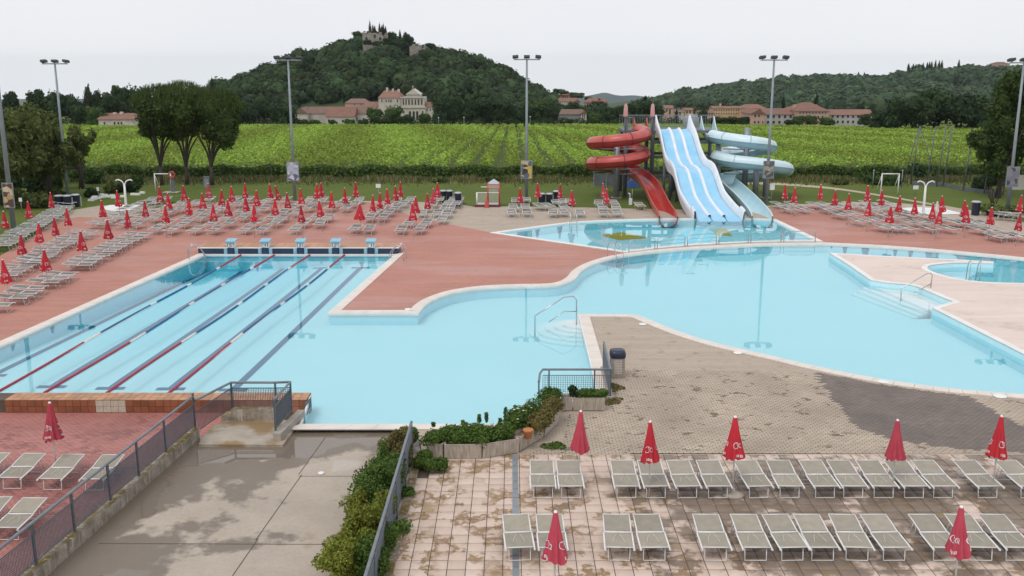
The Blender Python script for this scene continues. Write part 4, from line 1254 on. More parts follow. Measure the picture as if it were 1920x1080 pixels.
# railing on the paved tongue
tr_ = empty("tongue_railing"); tag(tr_, "grey steel railing with open mesh at the corner of the paved tongue", "railing")
t1, t2, t3, t4 = G(1029, 748, 0), G(1114, 748, 0), G(1144, 748, 0), G(1131, 692, 0)
t2.y = t1.y; t3.y = t1.y; t0 = G(1010, 774, 0)
for p in (t0, t1, t2, t3, t4): rail_post(tr_, p, 0.98)
MB().tube([p + Vector((0, 0, 1.0)) for p in (t0, G(1012, 756, 0), Vector((t1.x - .2, t1.y, 0)), t1, t2, t3, t4)], 0.037, 10).build("handrail", "rail_grey", tr_)
grid_panel(tr_, Vector((t1.x - .2, t1.y, 0)), t3, 0.12, 0.80, 0.12, 0.80, 30, 11, 0.006)
grid_panel(tr_, t3, t4, 0.12, 0.85, 0.12, 0.85, 40, 14, 0.008)
MB().strip([t3 + Vector((-.1, -.1, 0)), t4 + Vector((-.1, 0, 0))], [t3 + Vector((.1, -.1, 0)), t4 + Vector((.1, 0, 0))], 0.024, 0.1).build("foot_kerb", "concrete", tr_)

# ================================================================== PLANTERS AND HEDGES
def planter(a, b, h=0.42, d=0.42, label=""):
    """precast trough with a fluted, slightly battered front from a to b"""
    e = (b - a); L_ = e.length; e.normalize(); n = Vector((-e.y, e.x, 0))
    if n.y < 0: n = -n
    o = empty("concrete_planter", (a.x, a.y, 0.024)); tag(o, label, "planter", "concrete planters between basin and terrace")
    m_ = MB(); k = max(8, int(L_ / 0.05)); fr, tp = [], []
    for i in range(k + 1):
        t = i / k
        for s_ in ((0.0,), (0.011,)):
            pass
        w = 0.012 if i % 2 else 0.0
        p = e * (L_ * t) - n * w
        fr.append(p + n * 0.06); tp.append(p)
    vs = [(p.x, p.y, 0.0) for p in fr] + [(p.x, p.y, h) for p in tp]
    m_.add(vs, [(i, i + 1, k + 2 + i, k + 1 + i) for i in range(k)])
    m_.build("front_panel", "planter_concrete", o)
    sh = MB()
    c = [e * 0, e * L_, e * L_ + n * d, n * d]; ci = [e * 0.05 + n * 0.05, e * (L_ - 0.05) + n * 0.05, e * (L_ - 0.05) + n * (d - 0.05), e * 0.05 + n * (d - 0.05)]
    low = [e * 0.03 + n * 0.06, e * (L_ - 0.03) + n * 0.06, e * (L_ - 0.03) + n * d, e * 0.03 + n * d]
    V = [(p.x, p.y, h + 0.004) for p in c] + [(p.x, p.y, h + 0.004) for p in ci] + [(p.x, p.y, h - 0.1) for p in ci] + [(p.x, p.y, 0) for p in low]
    sh.add(V, [(0, 1, 5, 4), (1, 2, 6, 5), (2, 3, 7, 6), (3, 0, 4, 7), (4, 5, 9, 8), (5, 6, 10, 9), (6, 7, 11, 10), (7, 4, 8, 11), (1, 2, 14, 13), (2, 3, 15, 14), (3, 0, 12, 15)])
    sh.build("trough", "planter_concrete", o)
    MB().add([V[8], V[9], V[10], V[11]], [(0, 1, 2, 3)]).build("soil", "soil", o)
    return o
plist = [((800, 858), (830, 861), "half hidden planter next to the hedge railing"), ((833, 862), (903, 861), "straight fluted planter at the terrace corner, fullest in view"), ((906, 861), (974, 850), "angled fluted planter, second of the curved line"),
         ((977, 847), (1021, 821), "angled planter holding the white flowering bush"), ((1024, 820), (1050, 793), "planter at the top of the curved line, below the tongue railing"),
         ((1052, 771), (1073, 771), "short planter beside the tongue railing, left of the long one"), ((1075, 771), (1134, 771), "long planter beside the tongue railing with two low bushes")]
for a, b, lb in plist: planter(G(*a, 0.02), G(*b, 0.02), label=lb)

# ---- leaves
def leaves(rng, cen, rad, n, size, shell=0.55, up=0.25, stretch=1.6, nr=0.6):
    cen = np.asarray(cen, float); rad = np.asarray(rad, float)
    if rad.ndim == 1: rad = np.repeat(rad[:, None], 3, 1)
    w = rad.prod(1) ** (2 / 3); w /= w.sum()
    idx = rng.choice(len(cen), n, p=w)
    d = rng.normal(size=(n, 3)); d /= np.linalg.norm(d, axis=1)[:, None]
    r = rng.uniform(shell, 1.0, n)[:, None] ** 0.6 * (1 + np.abs(rng.normal(0, .11, n))[:, None])
    p = cen[idx] + d * r * rad[idx]
    nm = d * 0.8 + rng.normal(size=(n, 3)) * nr + np.array([0, 0, up])
    nm /= np.linalg.norm(nm, axis=1)[:, None]
    t = np.cross(nm, rng.normal(size=(n, 3))); t /= np.linalg.norm(t, axis=1)[:, None] + 1e-9
    b = np.cross(nm, t)
    s = size * rng.uniform(0.6, 1.35, n)[:, None]
    V = np.stack([p - t * s * 0.5 * stretch, p - b * s * 0.5, p + t * s * 0.5 * stretch, p + b * s * 0.5], 1).reshape(-1, 3)
    F = np.arange(4 * n).reshape(-1, 4)
    return V, F, idx
def ball(rng, c, r, seg=6, rings=4, rough=0.12):
    V, F = [], []
    for j in range(rings + 1):
        ph = math.pi * j / rings
        for i in range(seg):
            th = 2 * math.pi * i / seg
            k = 1 + rng.uniform(-rough, rough)
            V.append((c[0] + r[0] * k * math.sin(ph) * math.cos(th), c[1] + r[1] * k * math.sin(ph) * math.sin(th), c[2] + r[2] * k * math.cos(ph)))
    for j in range(rings):
        for i in range(seg): F.append((j * seg + i, (j + 1) * seg + i, (j + 1) * seg + (i + 1) % seg, j * seg + (i + 1) % seg))
    return np.array(V), np.array(F)
def join(parts):
    Vs, Fs, o = [], [], 0
    for V, F in parts:
        Vs.append(V); Fs.append(np.asarray(F) + o); o += len(V)
    return np.concatenate(Vs), np.concatenate(Fs)
def bush(name, label, cen, rad, n, size, mat, cat="bush", group=None, extra=None, stems=True, core=0.62):
    rng = np.random.default_rng(abs(hash(label)) % 1000 if False else sum(map(ord, label)))
    c = np.asarray(cen, float); r = np.asarray(rad, float)
    if r.ndim == 1: r = np.repeat(r[:, None], 3, 1)
    root = empty(name, (float(c[:, 0].mean()), float(c[:, 1].mean()), float((c[:, 2] - r[:, 2]).min())))
    tag(root, label, cat, group)
    off = np.array(root.location)
    V, F, _ = leaves(rng, c - off, r, n, size)
    parts = [(V, F)] + [ball(rng, ci - off, ri * core) for ci, ri in zip(c, r)]
    V, F = join(parts)
    me = np_mesh("foliage", V, F, np.full(len(F), 0.5)); me.materials.append(MATS[mat])
    put("foliage", me, None, root)
    if stems:
        m_ = MB()
        for ci, ri in zip(c, r): m_.tube([tuple(ci - off + np.array([0, 0, -ri[2]])), tuple(ci - off)], 0.012 + 0.02 * ri[2], 5)
        m_.build("stems", "bark", root)
    if extra: extra(root, rng, c - off, r)
    return root
# hedge between ramp and railing: separate shrubs in a row
hb = [((748, 838), .45, .42, "leaf_hedge", "low dense green shrub at the top end of the ramp hedge"), ((735, 862), .55, .5, "leaf_hedge_brown", "brownish green shrub, second from the top of the ramp hedge"), ((715, 905), .7, .75, "leaf_hedge", "tall dark green shrub in the middle of the ramp hedge"),
      ((690, 955), .8, .8, "leaf_hedge", "widest dark green shrub spilling onto the ramp"), ((672, 1015), .75, .8, "leaf_hedge_yellow", "yellow green shrub in the ramp hedge"), ((640, 1072), .7, .6, "leaf_hedge_yellow", "yellowish shrub at the bottom end of the ramp hedge"), ((690, 1060), .55, .6, "leaf_hedge", "green shrub against the bottom of the hedge railing")]
for (x, y), r_, h_, mt, lb in hb:
    p = G(x, y, 0.0)
    rg = np.random.default_rng(int(x))
    C = [(p.x + .16 + rg.uniform(-.62, .5) * r_, p.y + rg.uniform(-1.25, 1.25) * r_, h_ * rg.uniform(.2, .95)) for _ in range(16)]
    bush("hedge_shrub", lb, C, [(r_ * rg.uniform(.2, .42), r_ * rg.uniform(.22, .45), h_ * rg.uniform(.25, .45)) for _ in C], 5200, 0.045, mt, "shrub", "shrubs of the ramp hedge")
# small weeds beyond the kerb
for k, ((x, y), s_) in enumerate((((745, 995), .28), ((712, 1045), .22), ((762, 925), .16))):
    p = G(x, y, .05); rg = np.random.default_rng(k)
    bush("kerb_weed", ["leafy weed growing over the terrace kerb", "small weed at the kerb near the bottom edge", "tuft of weed between railing and kerb"][k], [(p.x + rg.uniform(-.1, .1), p.y + rg.uniform(-.1, .1), .1) for _ in range(3)], [(s_, s_, s_ * .6)] * 3, 320, .06, "leaf_hedge", "weed", stems=False)
# planting in the troughs
def flowers(root, rng, c, r):
    m_ = MB()
    for _ in range(26):
        i = rng.integers(len(c)); d = rng.normal(size=3); d[2] = abs(d[2]) + .2; d[1] -= .6; d /= np.linalg.norm(d)
        p = c[i] + d * r[i] * 1.03
        m_.lathe([(0.0, 0), (0.038, 0.012), (0.0, 0.02)], 6, tuple(p), False)
    stuff(m_.build("flowers", "flower_white", root))
pb_ = [((800, 838), (860, 832), "leaf_hedge", "flat clipped green shrub over the first planters", 0.36, 1500, None), ((850, 835), (905, 832), "leaf_hedge", "green spreading shrub in the straight planter", 0.38, 1700, None), ((900, 836), (950, 826), "leaf_hedge", "trailing green shrub in the second angled planter", 0.40, 1700, None),
       ((960, 812), (1003, 796), "leaf_hedge", "bushy shrub with white flowers in the angled planter", 0.58, 2600, flowers), ((1003, 812), (1028, 795), "leaf_hedge_brown", "brown-green shrub beside the white flowering bush", 0.42, 1300, None), ((1022, 790), (1045, 772), "leaf_hedge_brown", "dry tangled shrub below the tongue railing", 0.42, 1300, None),
       ((1022, 762), (1044, 757), "leaf_hedge", "green bush behind the short planter by the tongue railing", 0.42, 1200, None)]
for a, b, mt, lb, h_, n, ex in pb_:
    rg = np.random.default_rng(int(a[0])); pa_, pb2 = G(*a, 0.4), G(*b, 0.4)
    C = []
    for k in range(9):
        p = pa_.lerp(pb2, (k + .5) / 9)
        C.append((p.x, p.y + 0.32 + rg.uniform(-.16, .16), 0.44 + h_ * rg.uniform(.1, .5)))
    bush("planter_shrub", lb, C, [(rg.uniform(.18, .3), rg.uniform(.18, .27), h_ * rg.uniform(.4, .7)) for _ in C], int(n * 1.8), .046, mt, "shrub", "shrubs in the planters", ex)
for k, (x, y) in enumerate(((1092, 752), (1118, 752))):
    p = G(x, 771, .02); p.y += .21; rg = np.random.default_rng(k + 40)
    bush("planter_shrub", "small round bush at the %s of the long planter" % ("middle" if k == 0 else "right end"), [(p.x + rg.uniform(-.22, .22), p.y, .47 + rg.uniform(0, .1)) for _ in range(5)], [(.2, .17, .13)] * 5, 800, .055, "leaf_hedge", "shrub", "shrubs in the planters")
p = G(1074, 771, .02); p.y += .2
bush("planter_shrub", "single upright dark sprig at the left end of the long planter", [(p.x, p.y, .55), (p.x, p.y, .68)], [(.1, .1, .15), (.14, .12, .1)], 260, .06, "leaf_belt", "shrub", "shrubs in the planters")
p = G(805, 868, .2); rg = np.random.default_rng(91)
bush("corner_creeper", "green creeper spilling over the terrace corner below the planters", [(p.x + rg.uniform(-.35, .35), p.y + rg.uniform(-.5, .5), rg.uniform(.08, .3)) for _ in range(12)], [(rg.uniform(.14, .24), rg.uniform(.14, .24), .14) for _ in range(12)], 2600, .045, "leaf_hedge", "plant")
# tall sprigs against the water
for k, (x, y, yt) in enumerate(((813, 806, 794), (912, 800, 775), (899, 800, 778), (948, 800, 766), (966, 795, 762), (938, 805, 785), (868, 803, 789))):
    p = G(x, y, .5); tpp = AT(x, yt, p.y); hgt = max(tpp.z - .6, .12)
    bush("sprig", "thin upright sprig above the planter shrubs, %s from the left" % ORD[[813, 868, 899, 912, 938, 948, 966].index(x)], [(p.x, p.y, .6 + hgt * t_) for t_ in (.25, .5, .75, .95)], [(.05, .05, hgt * .14)] * 4, 90, .05, "leaf_hedge", "plant", "sprigs over the planters", core=.3)
p = G(990, 820, .4)
pot = MB().lathe([(0.10, 0), (0.13, .2), (0.15, .22), (0.15, .26), (0.12, .26)], 12, (p.x, p.y, .38)).build("flower_pot", "terracotta"); tag(pot, "small orange flower pot set in the angled planter", "flower pot")
# weeds at the tongue's railing foot
for k, (x, y) in enumerate(((1155, 728), (1150, 752), (1036, 833))):
    p = G(x, y); rg = np.random.default_rng(k + 70)
    bush("joint_weed", ["mossy weed patch below the bin", "dark weed patch at the railing foot", "grass tuft growing along the planter foot"][k], [(p.x + rg.uniform(-.25, .25), p.y + rg.uniform(-.25, .25), .03) for _ in range(4)], [(.2, .2, .035)] * 4, 500, .045, "leaf_hedge_brown" if k < 2 else "leaf_hedge", "weed", "weeds in the paving", stems=False, core=.2)

# ---- litter bin on the tongue
p = G(1157, 706)
lb = empty("litter_bin", (p.x, p.y, .022)); tag(lb, "concrete litter bin with dark domed lid beside the tongue railing", "litter bin")
m_ = MB(); prof = []
for j, z in enumerate((0.0, 0.74)):
    pass
m_.box(-0.235, 0.235, -0.235, 0.235, 0, 0.74); m_.build("bin_body", "bin_concrete", lb)
m_ = MB()
for i in range(6):
    for j in range(9):
        m_.box(-0.12 + i * .044, -0.12 + i * .044 + .028, -0.239, -0.2355, .15 + j * .06, .15 + j * .06 + .034)
stuff(m_.build("pierced_pattern", "coping", lb))
m_ = MB(); n = 8
vs = []
for (s_, z) in ((.265, .70), (.275, .76), (.275, .84), (.25, .93), (.17, .965)):
    for k in range(24):
        a = 2 * math.pi * k / 24; q = (abs(math.cos(a)) ** 5 + abs(math.sin(a)) ** 5) ** (-1 / 5)
        vs.append((s_ * q * math.cos(a), s_ * q * math.sin(a), z))
m_.add(vs, [(j * 24 + i, j * 24 + (i + 1) % 24, (j + 1) * 24 + (i + 1) % 24, (j + 1) * 24 + i) for j in range(4) for i in range(24)], True)
m_.add(vs[-24:], [tuple(range(24))]); m_.build("lid", "plastic_navy", lb)

# ================================================================== POOL RAILS AND LADDERS
def bent(pts, r=0.022, n=8): return MB().tube(crom(pts, 4), r, n)
def ladder(px, py, label, yaw=0.0, z=0.02, w=0.5, down=True):
    p = G(px, py, z); o = empty("pool_ladder", p, yaw); tag(o, label, "pool ladder", "stainless pool ladders")
    for s_ in (-1, 1):
        x = s_ * w / 2
        MB().tube(crom([(x, 0.75, 0), (x, 0.72, 0.55), (x, 0.55, 0.8), (x, 0.3, 0.78), (x, 0.05, 0.5), (x, -0.12, 0.1), (x, -0.16, -0.5)], 4), 0.021, 8).build("rail", "steel", o)
    for k in range(2): MB().box(-w / 2, w / 2, -0.2, -0.12, -0.2 - .25 * k, -0.17 - .25 * k).build("tread", "steel", o)
    return o
ladder(380, 484, "steel pool ladder at the left end of the starting wall", R(115))
ladder(735, 486, "steel pool ladder at the right end of the starting wall", R(-100))
ladder(1075, 420, "small steel ladder on the far edge of the splash basin", R(-10), w=.45)
ladder(1160, 484, "steel pool ladder where the red deck meets the basin divider", R(30))
def stairrail(pts, label, low=None):
    o = empty("stair_handrail", pts[0]); tag(o, label, "handrail")
    q = [Vector(p) - o.location for p in pts]
    MB().tube(q, 0.026, 8).build("rail", "steel", o)
    if low: MB().tube([Vector(p) - o.location for p in low], 0.02, 8).build("lower_rail", "steel", o)
    return o
a0 = G(1003, 616, WATER_Z); ct = G(1081, 604, 0.0)
yA, yB = a0.y, ct.y
stairrail([(a0.x, yA, -.4), (a0.x, yA, AT(1003, 592, yA).z), AT(1058, 557, (yA + yB) / 2), AT(1075, 555.5, yB), AT(1081, 562, yB), (ct.x, yB, -.3)], "bent steel handrail over the round steps", [AT(1029, 604, (yA * .6 + yB * .4)), AT(1058, 584, (yA + yB) / 2), AT(1081, 584, yB)])
a0 = G(1690, 557, WATER_Z); ct = G(1745, 539, IZ)
stairrail([(a0.x, a0.y, -.4), AT(1690, 541, a0.y), AT(1738, 513, ct.y), AT(1745, 512, ct.y), AT(1748, 516, ct.y), (ct.x, ct.y, IZ)], "bent steel handrail over the straight island steps", [AT(1713, 549, (a0.y + ct.y) / 2), AT(1746, 532, ct.y)])
a0 = G(1817, 526, IZ); ct = G(1836, 527, IZ)
o = empty("basin_grab_rail", a0); tag(o, "pair of hooped steel grab rails at the small round basin", "grab rail")
for q in (a0, ct):
    b_ = q - a0
    MB().tube(crom([b_, b_ + Vector((0, 0, .7)), b_ + Vector((.1, .25, .95)), b_ + Vector((.25, .8, .6)), b_ + Vector((.3, 1.0, -.4))], 4), .022, 8).build("hoop", "steel", o)
# bowed guard rails on the divider between the basins
dvp = [(p.x, p.y) for p in Gs(P2(crom([(1176, 473.5), (1250, 465), (1340, 459), (1440, 455), (1530, 454.5)], 8)))]
cum = [0]
for i in range(1, len(dvp)): cum.append(cum[-1] + math.hypot(dvp[i][0] - dvp[i - 1][0], dvp[i][1] - dvp[i - 1][1]))
def along(s):
    s = max(0, min(cum[-1], s))
    for i in range(1, len(cum)):
        if s <= cum[i]:
            t = (s - cum[i - 1]) / (cum[i] - cum[i - 1]); return Vector((dvp[i - 1][0] + (dvp[i][0] - dvp[i - 1][0]) * t, dvp[i - 1][1] + (dvp[i][1] - dvp[i - 1][1]) * t, .03))
    return Vector((*dvp[-1], .03))
for k in range(6):
    s0, s1 = cum[-1] * k / 6 + .12, cum[-1] * (k + 1) / 6 - .06
    pts = [along(s0 + (s1 - s0) * i / 6) for i in range(7)]
    o = empty("guard_rail", pts[0]); tag(o, "low bowed steel guard rail on the basin divider, %s from the left" % ORD[k], "guard rail", "guard rails on the divider")
    pts = [p - pts[0] for p in pts]
    up = Vector((0, 0, 1))
    MB().tube([pts[0], pts[0] + up * .55, pts[0].lerp(pts[1], .4) + up * .64] + [p + up * .66 for p in pts[1:-1]] + [pts[-1].lerp(pts[-2], .4) + up * .64, pts[-1] + up * .55, pts[-1]], .024, 8).build("hoop", "steel", o)
    for z in (.22, .42): MB().tube([p + up * z for p in pts], .011, 6).build("cross_bar", "steel", o)

# ================================================================== WATER SLIDES
def frame(P, i):
    d = (P[min(i + 1, len(P) - 1)] - P[max(i - 1, 0)]).normalized()
    s = d.cross(Vector((0, 0, 1))).normalized()
    return d, s, s.cross(d)
def sweep(P, sec, smooth=True):
    """sec(i) -> list of (side, up) offsets"""
    m_ = MB(); vs = []; k = len(sec(0))
    for i, p in enumerate(P):
        d, s, u = frame(P, i)
        vs += [p + s * a + u * b for a, b in sec(i)]
    m_.add(vs, [(i * k + j, i * k + j + 1, (i + 1) * k + j + 1, (i + 1) * k + j) for i in range(len(P) - 1) for j in range(k - 1)], smooth)
    return m_
def arc(r, a0, a1, n=9, th=0.0): return [(r * math.cos(R(a0 + (a1 - a0) * k / n)), r * math.sin(R(a0 + (a1 - a0) * k / n))) for k in range(n + 1)]
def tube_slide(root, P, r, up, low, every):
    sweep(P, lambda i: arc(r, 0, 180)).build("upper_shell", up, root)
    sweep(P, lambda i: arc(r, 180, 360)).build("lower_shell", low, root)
    for sg in (-1, 1):
        sweep(P, lambda i: [(sg * (r - .01), .025), (sg * (r + .06), .025), (sg * (r + .06), -.025), (sg * (r - .01), -.025)], False).build("seam_flange", low, root)
    for i in range(every, len(P) - 2, every):
        Q = [P[i] + (P[i + 1] - P[i]).normalized() * t for t in (-.035, .035)]
        sweep(Q, lambda i: arc(r + .03, 0, 360, 20)).build("joint_ring", "frame_darkred" if low == "slide_red_low" else low, root)
def trough(root, P, r, inn, out, wall=None):
    w = wall or (lambda i: 0.12)
    sweep(P, lambda i: [(-r, w(i))] + arc(r, 180, 360) + [(r, w(i))]).build("trough_inside", inn, root)
    sweep(P, lambda i: [(-r - .05, w(i))] + arc(r + .05, 180, 360) + [(r + .05, w(i))]).build("trough_shell", out, root)
    for sg in (-1, 1):
        sweep(P, lambda i: [(sg * (r - .005), w(i) - .01), (sg * (r - .005), w(i) + .03), (sg * (r + .07), w(i) + .03), (sg * (r + .07), w(i) - .03)], False).build("rim", out if out != "slide_pale_low" else "slide_pale", root)
YC = 80.0
rx = AT(1160, 260, YC).x
red = empty("red_spiral_slide", (0, 0, 0)); tag(red, "red enclosed spiral water slide left of the tower, ending in an open chute", "water slide")
P = []
for k in range(0, 121):
    th = R(35 - 710 * k / 120)
    z = 4.8 - 1.62 * ((-90 - (35 - 710 * k / 120)) / 360)
    P.append(Vector((rx + 2.1 * math.cos(th), YC + 2.3 * math.sin(th), z)))
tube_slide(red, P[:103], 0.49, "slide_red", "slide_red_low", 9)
e0 = AT(1252, 405, 69.0); e1 = AT(1253, 411.5, 67.9)
ch = P[102:] + []
tail = crom([tuple(P[116]), tuple(P[119] + Vector((0.12, -0.5, -.12))), tuple(P[120].lerp(e0, .35) + Vector((.35, 0, .05))), tuple(P[120].lerp(e0, .75) + Vector((.15, 0, -.12))), tuple(e0), tuple(e1)], 7)
ch = P[101:116] + tail
trough(red, ch, 0.60, "slide_red_in", "slide_red", wall=lambda i: 0.22)
en = crom([tuple(AT(1198, 241, 82.6)), tuple(AT(1202, 250, 81.7)), tuple(P[0]), tuple(P[3])], 4)
trough(red, en, 0.5, "slide_red_in", "slide_red", wall=lambda i: max(.1, .95 - .13 * i))
blue = empty("pale_spiral_slide", (0, 0, 0)); tag(blue, "pale blue enclosed spiral water slide right of the tower, ending in an open chute", "water slide")
bp = [(1336, 255, 80.5), (1352, 259, 79.2), (1385, 264, 78), (1420, 268.5, 77.7), (1441, 273, 78.8), (1444, 277, 81), (1420, 281, 82.7), (1380, 285, 82.6), (1352, 289, 81.2), (1346, 295, 79.3), (1368, 301.5, 78), (1410, 306.5, 77.3), (1452, 311.5, 77.2), (1474, 316, 78.4), (1474, 320, 81), (1450, 322, 82.6), (1420, 324, 82.5)]
BP = crom([tuple(AT(*q)) for q in bp], 7)
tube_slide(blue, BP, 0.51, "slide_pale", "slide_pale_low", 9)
bt = [(1425, 322, 82.6), (1395, 327, 82.2), (1368, 331, 81), (1361, 337, 79.4), (1372, 347, 77.6), (1395, 368, 74), (1416, 390, 70.5), (1427, 405, 68.7), (1429, 411, 67.9)]
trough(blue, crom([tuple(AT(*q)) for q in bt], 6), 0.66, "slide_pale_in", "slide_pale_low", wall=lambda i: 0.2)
trough(blue, crom([tuple(AT(1324, 240, 82.4)), tuple(AT(1330, 248, 81.4)), tuple(AT(1340, 256, 80.1))], 5), 0.5, "slide_pale_in", "slide_pale", wall=lambda i: max(.1, 1.0 - .13 * i))
# wide three-lane wave slide
wide = empty("three_lane_slide", (0, 0, 0)); tag(wide, "wide wavy blue water slide with three lanes and white side walls", "water slide")
prof = [(Vector((p.x, p.y))) for p in crom([(80.6, 5.45, 0), (79.9, 5.4, 0), (78.9, 4.85, 0), (77.5, 3.6, 0), (76.3, 2.98, 0), (75.1, 2.85, 0), (74.1, 2.5, 0), (72.3, 1.15, 0), (70.8, .62, 0), (69.4, .26, 0), (68.4, .08, 0), (67.9, -.1, 0)], 5)]
xl0, xr0, xl1, xr1 = AT(1236, 240, 80).x, AT(1290, 240, 80).x, AT(1307, 411, 68.1).x, AT(1390, 411, 68.1).x
def wx(Y, u):
    t = (80.6 - Y) / 12.7
    return (xl0 + (xl1 - xl0) * t) + ((xr0 + (xr1 - xr0) * t) - (xl0 + (xl1 - xl0) * t)) * u
n = len(prof)
for k in range(3):
    u0, u1 = k / 3 + .012, (k + 1) / 3 - .012
    m_ = MB(); vs = []
    for q in prof:
        for j in range(5):
            u = u0 + (u1 - u0) * j / 4
            vs.append((wx(q.x, u), q.x, q.y + .05 * (abs(j - 2) / 2) ** 2))
    m_.add(vs, [(i * 5 + j, i * 5 + j + 1, (i + 1) * 5 + j + 1, (i + 1) * 5 + j) for i in range(n - 1) for j in range(4)], True)
    m_.build("lane", "slide_blue", wide)
for k in (1, 2):
    m_ = MB(); vs = []
    for q in prof[3:-6]:
        for a in range(7):
            an = R(180 - 30 * a); vs.append((wx(q.x, k / 3) + .13 * math.cos(an), q.x, q.y + .02 + .17 * math.sin(an)))
    m_.add(vs, [(i * 7 + j, i * 7 + j + 1, (i + 1) * 7 + j + 1, (i + 1) * 7 + j) for i in range(n - 10) for j in range(6)], True)
    m_.build("lane_divider", "slide_white", wide)
for u, sg in ((0, -1), (1, 1)):
    m_ = MB(); vs = []
    for i, q in enumerate(prof):
        h = .55 + .6 * max(0, 1 - i / 7) ** 1.5 + (.2 if i > n - 9 else 0)
        x = wx(q.x, u)
        vs += [(x, q.x, q.y), (x + sg * .10, q.x, q.y + h * .75), (x + sg * .16, q.x, q.y + h), (x + sg * .26, q.x, q.y + h), (x + sg * .24, q.x, q.y + h * .3), (x + sg * .16, q.x, q.y - .45)]
    m_.add(vs, [(i * 6 + j, i * 6 + j + 1, (i + 1) * 6 + j + 1, (i + 1) * 6 + j) for i in range(n - 1) for j in range(5)], True)
    m_.build("side_wall", "slide_white", wide)
m_ = MB(); vs = []
for q in prof: vs += [(wx(q.x, 0) - .1, q.x, q.y - .42), (wx(q.x, 1) + .1, q.x, q.y - .42)]
m_.add(vs, [(2 * i, 2 * i + 1, 2 * i + 3, 2 * i + 2) for i in range(n - 1)]); m_.build("underside", "slide_white", wide)
# tower carrying the slides
tow = empty("slide_tower", (0, 0, 0)); tag(tow, "dark steel slide tower with railed platform and columns", "tower")
TX0, TX1, TY0, TY1, TZ = AT(1168, 300, 81).x, AT(1350, 300, 81).x, 80.7, 84.6, 5.36
MB().box(TX0, TX1, TY0, TY1, TZ - .22, TZ).build("platform", "tower_steel", tow)
cols = [(TX0 + .2, TY0 + .2, TZ + .9), (TX0 + 2.35, TY0 + .2, TZ + 1.0), ((TX0 + TX1) / 2, TY0 + .2, TZ - .2), (TX1 - .2, TY0 + .2, TZ - .2), (TX0 + .2, TY1 - .2, TZ - .2), (TX0 + 2.35, TY1 - .2, TZ - .2), ((TX0 + TX1) / 2 + .8, TY1 - .2, TZ - .2), (TX1 - .2, TY1 - .2, TZ - .2)]
for x, y, z in cols: MB().tube([(x, y, -.03), (x, y, z)], .17, 10).build("column", "tower_steel", tow)
for px, yb, zt in ((1156, YC, 4.75), (1397, 80, 5.6), (1418, 79, 2.6), (1345, 79.8, 4.4), (1437, 80, 2.4)):
    x = AT(px, 330, yb).x
    MB().tube([(x, yb, -.03), (x, yb, zt)], .24, 12).build("spiral_post", "galvanised", tow)
    MB().box(x - .4, x + .4, yb - .4, yb + .4, -.03, .03).build("foot_plate", "concrete", tow)
for z in (1.6, 3.2, 4.4):
    MB().box(TX0 + 2.3, TX1 - .2, TY0 + .1, TY0 + .26, z - .12, z + .12).build("cross_beam", "tower_steel", tow)
    MB().box(TX0 + .2, TX1 - .2, TY1 - .3, TY1 - .14, z - .12, z + .12).build("cross_beam", "tower_steel", tow)
for k, x in enumerate(np.linspace(TX0 + 3.1, TX1 - 2.2, 7)):
    MB().tube([(x, 79.0 - .55 * k % 2.5, -.03), (x, 79.0 - .55 * k % 2.5, 2.9)], .11, 8).build("slide_strut", "tower_steel", tow)
for px, Y in ((1160, 79.9), (1395, 79.9)):
    x = AT(px, 300, Y).x
    for z, l in ((3.9, 2.0), (2.3, 2.0), (1.9, 1.8)):
        for a in (R(100), R(200), R(340)):
            MB().tube([(x, Y, z), (x + l * math.cos(a), Y + l * math.sin(a), z + .1)], .05, 6).build("bracket", "galvanised", tow)
def barrail(x0, x1, y, z, h, sp=.14):
    m_ = MB(); m_.box(x0, x1, y - .025, y + .025, z + h - .05, z + h); m_.box(x0, x1, y - .02, y + .02, z + .08, z + .12)
    m_.build("platform_rail", "galvanised", tow)
    m_ = MB()
    for i in range(int((x1 - x0) / sp)): m_.box(x0 + i * sp, x0 + i * sp + .022, y - .011, y + .011, z + .1, z + h - .05)
    stuff(m_.build("rail_bars", "galvanised", tow))
barrail(TX0, TX1, TY1 - .06, TZ, 1.05)
barrail(TX0, TX0 + .6, TY0 + .06, TZ, 1.05); barrail(TX0 + 2.0, xl0 - .3, TY0 + .06, TZ, 1.05); barrail(xr0 + .3, xr0 + 1.2, TY0 + .06, TZ, 1.05)
for k, px in enumerate((1172, 1222)):
    p = AT(px, 238, TY0 + .2)
    o = empty("folded_tower_parasol", (p.x, TY0 - .05, TZ)); tag(o, "folded pink parasol on the slide tower, %s one" % ("left" if k == 0 else "right"), "parasol", "parasols on the tower")
    MB().tube([(0, 0, 0), (0, 0, 2.1)], .035, 6).build("pole", "galvanised", o)
    MB().lathe([(.19, 1.1), (.2, 1.14), (.15, 1.9), (.1, 2.08), (.03, 2.14)], 10).build("canopy", "pink_cloth", o)
# stuff under the tower
o = empty("pump_enclosure", G(1140, 351)); tag(o, "low grey fenced pump enclosure under the red slide", "enclosure")
for i in range(4):
    MB().box(i * 1.1 - 1.3, i * 1.1 - 1.22, 0, .08, 0, 1.35).build("post", "galvanised", o)
    if i < 3: MB().box(i * 1.1 - 1.2, i * 1.1 - .24, .02, .06, .1, 1.2).build("panel", "tower_steel", o)
MB().box(-1.4, 2.2, -.05, .12, 1.35, 1.43).build("top_rail", "galvanised", o)
p = G(1187, 350); o = MB().poly([(p.x - .9, p.y - .4), (p.x + .2, p.y - .6), (p.x + .7, p.y + .5), (p.x - .1, p.y + .6)], -.02, .25).build("blue_tarpaulin", "tarpaulin")
for v in o.data.vertices:
    if v.co.z > 0: v.co.z += .9 * max(0, (v.co.x - p.x + .5))
tag(o, "crumpled blue tarpaulin lying under the slide tower", "tarpaulin")
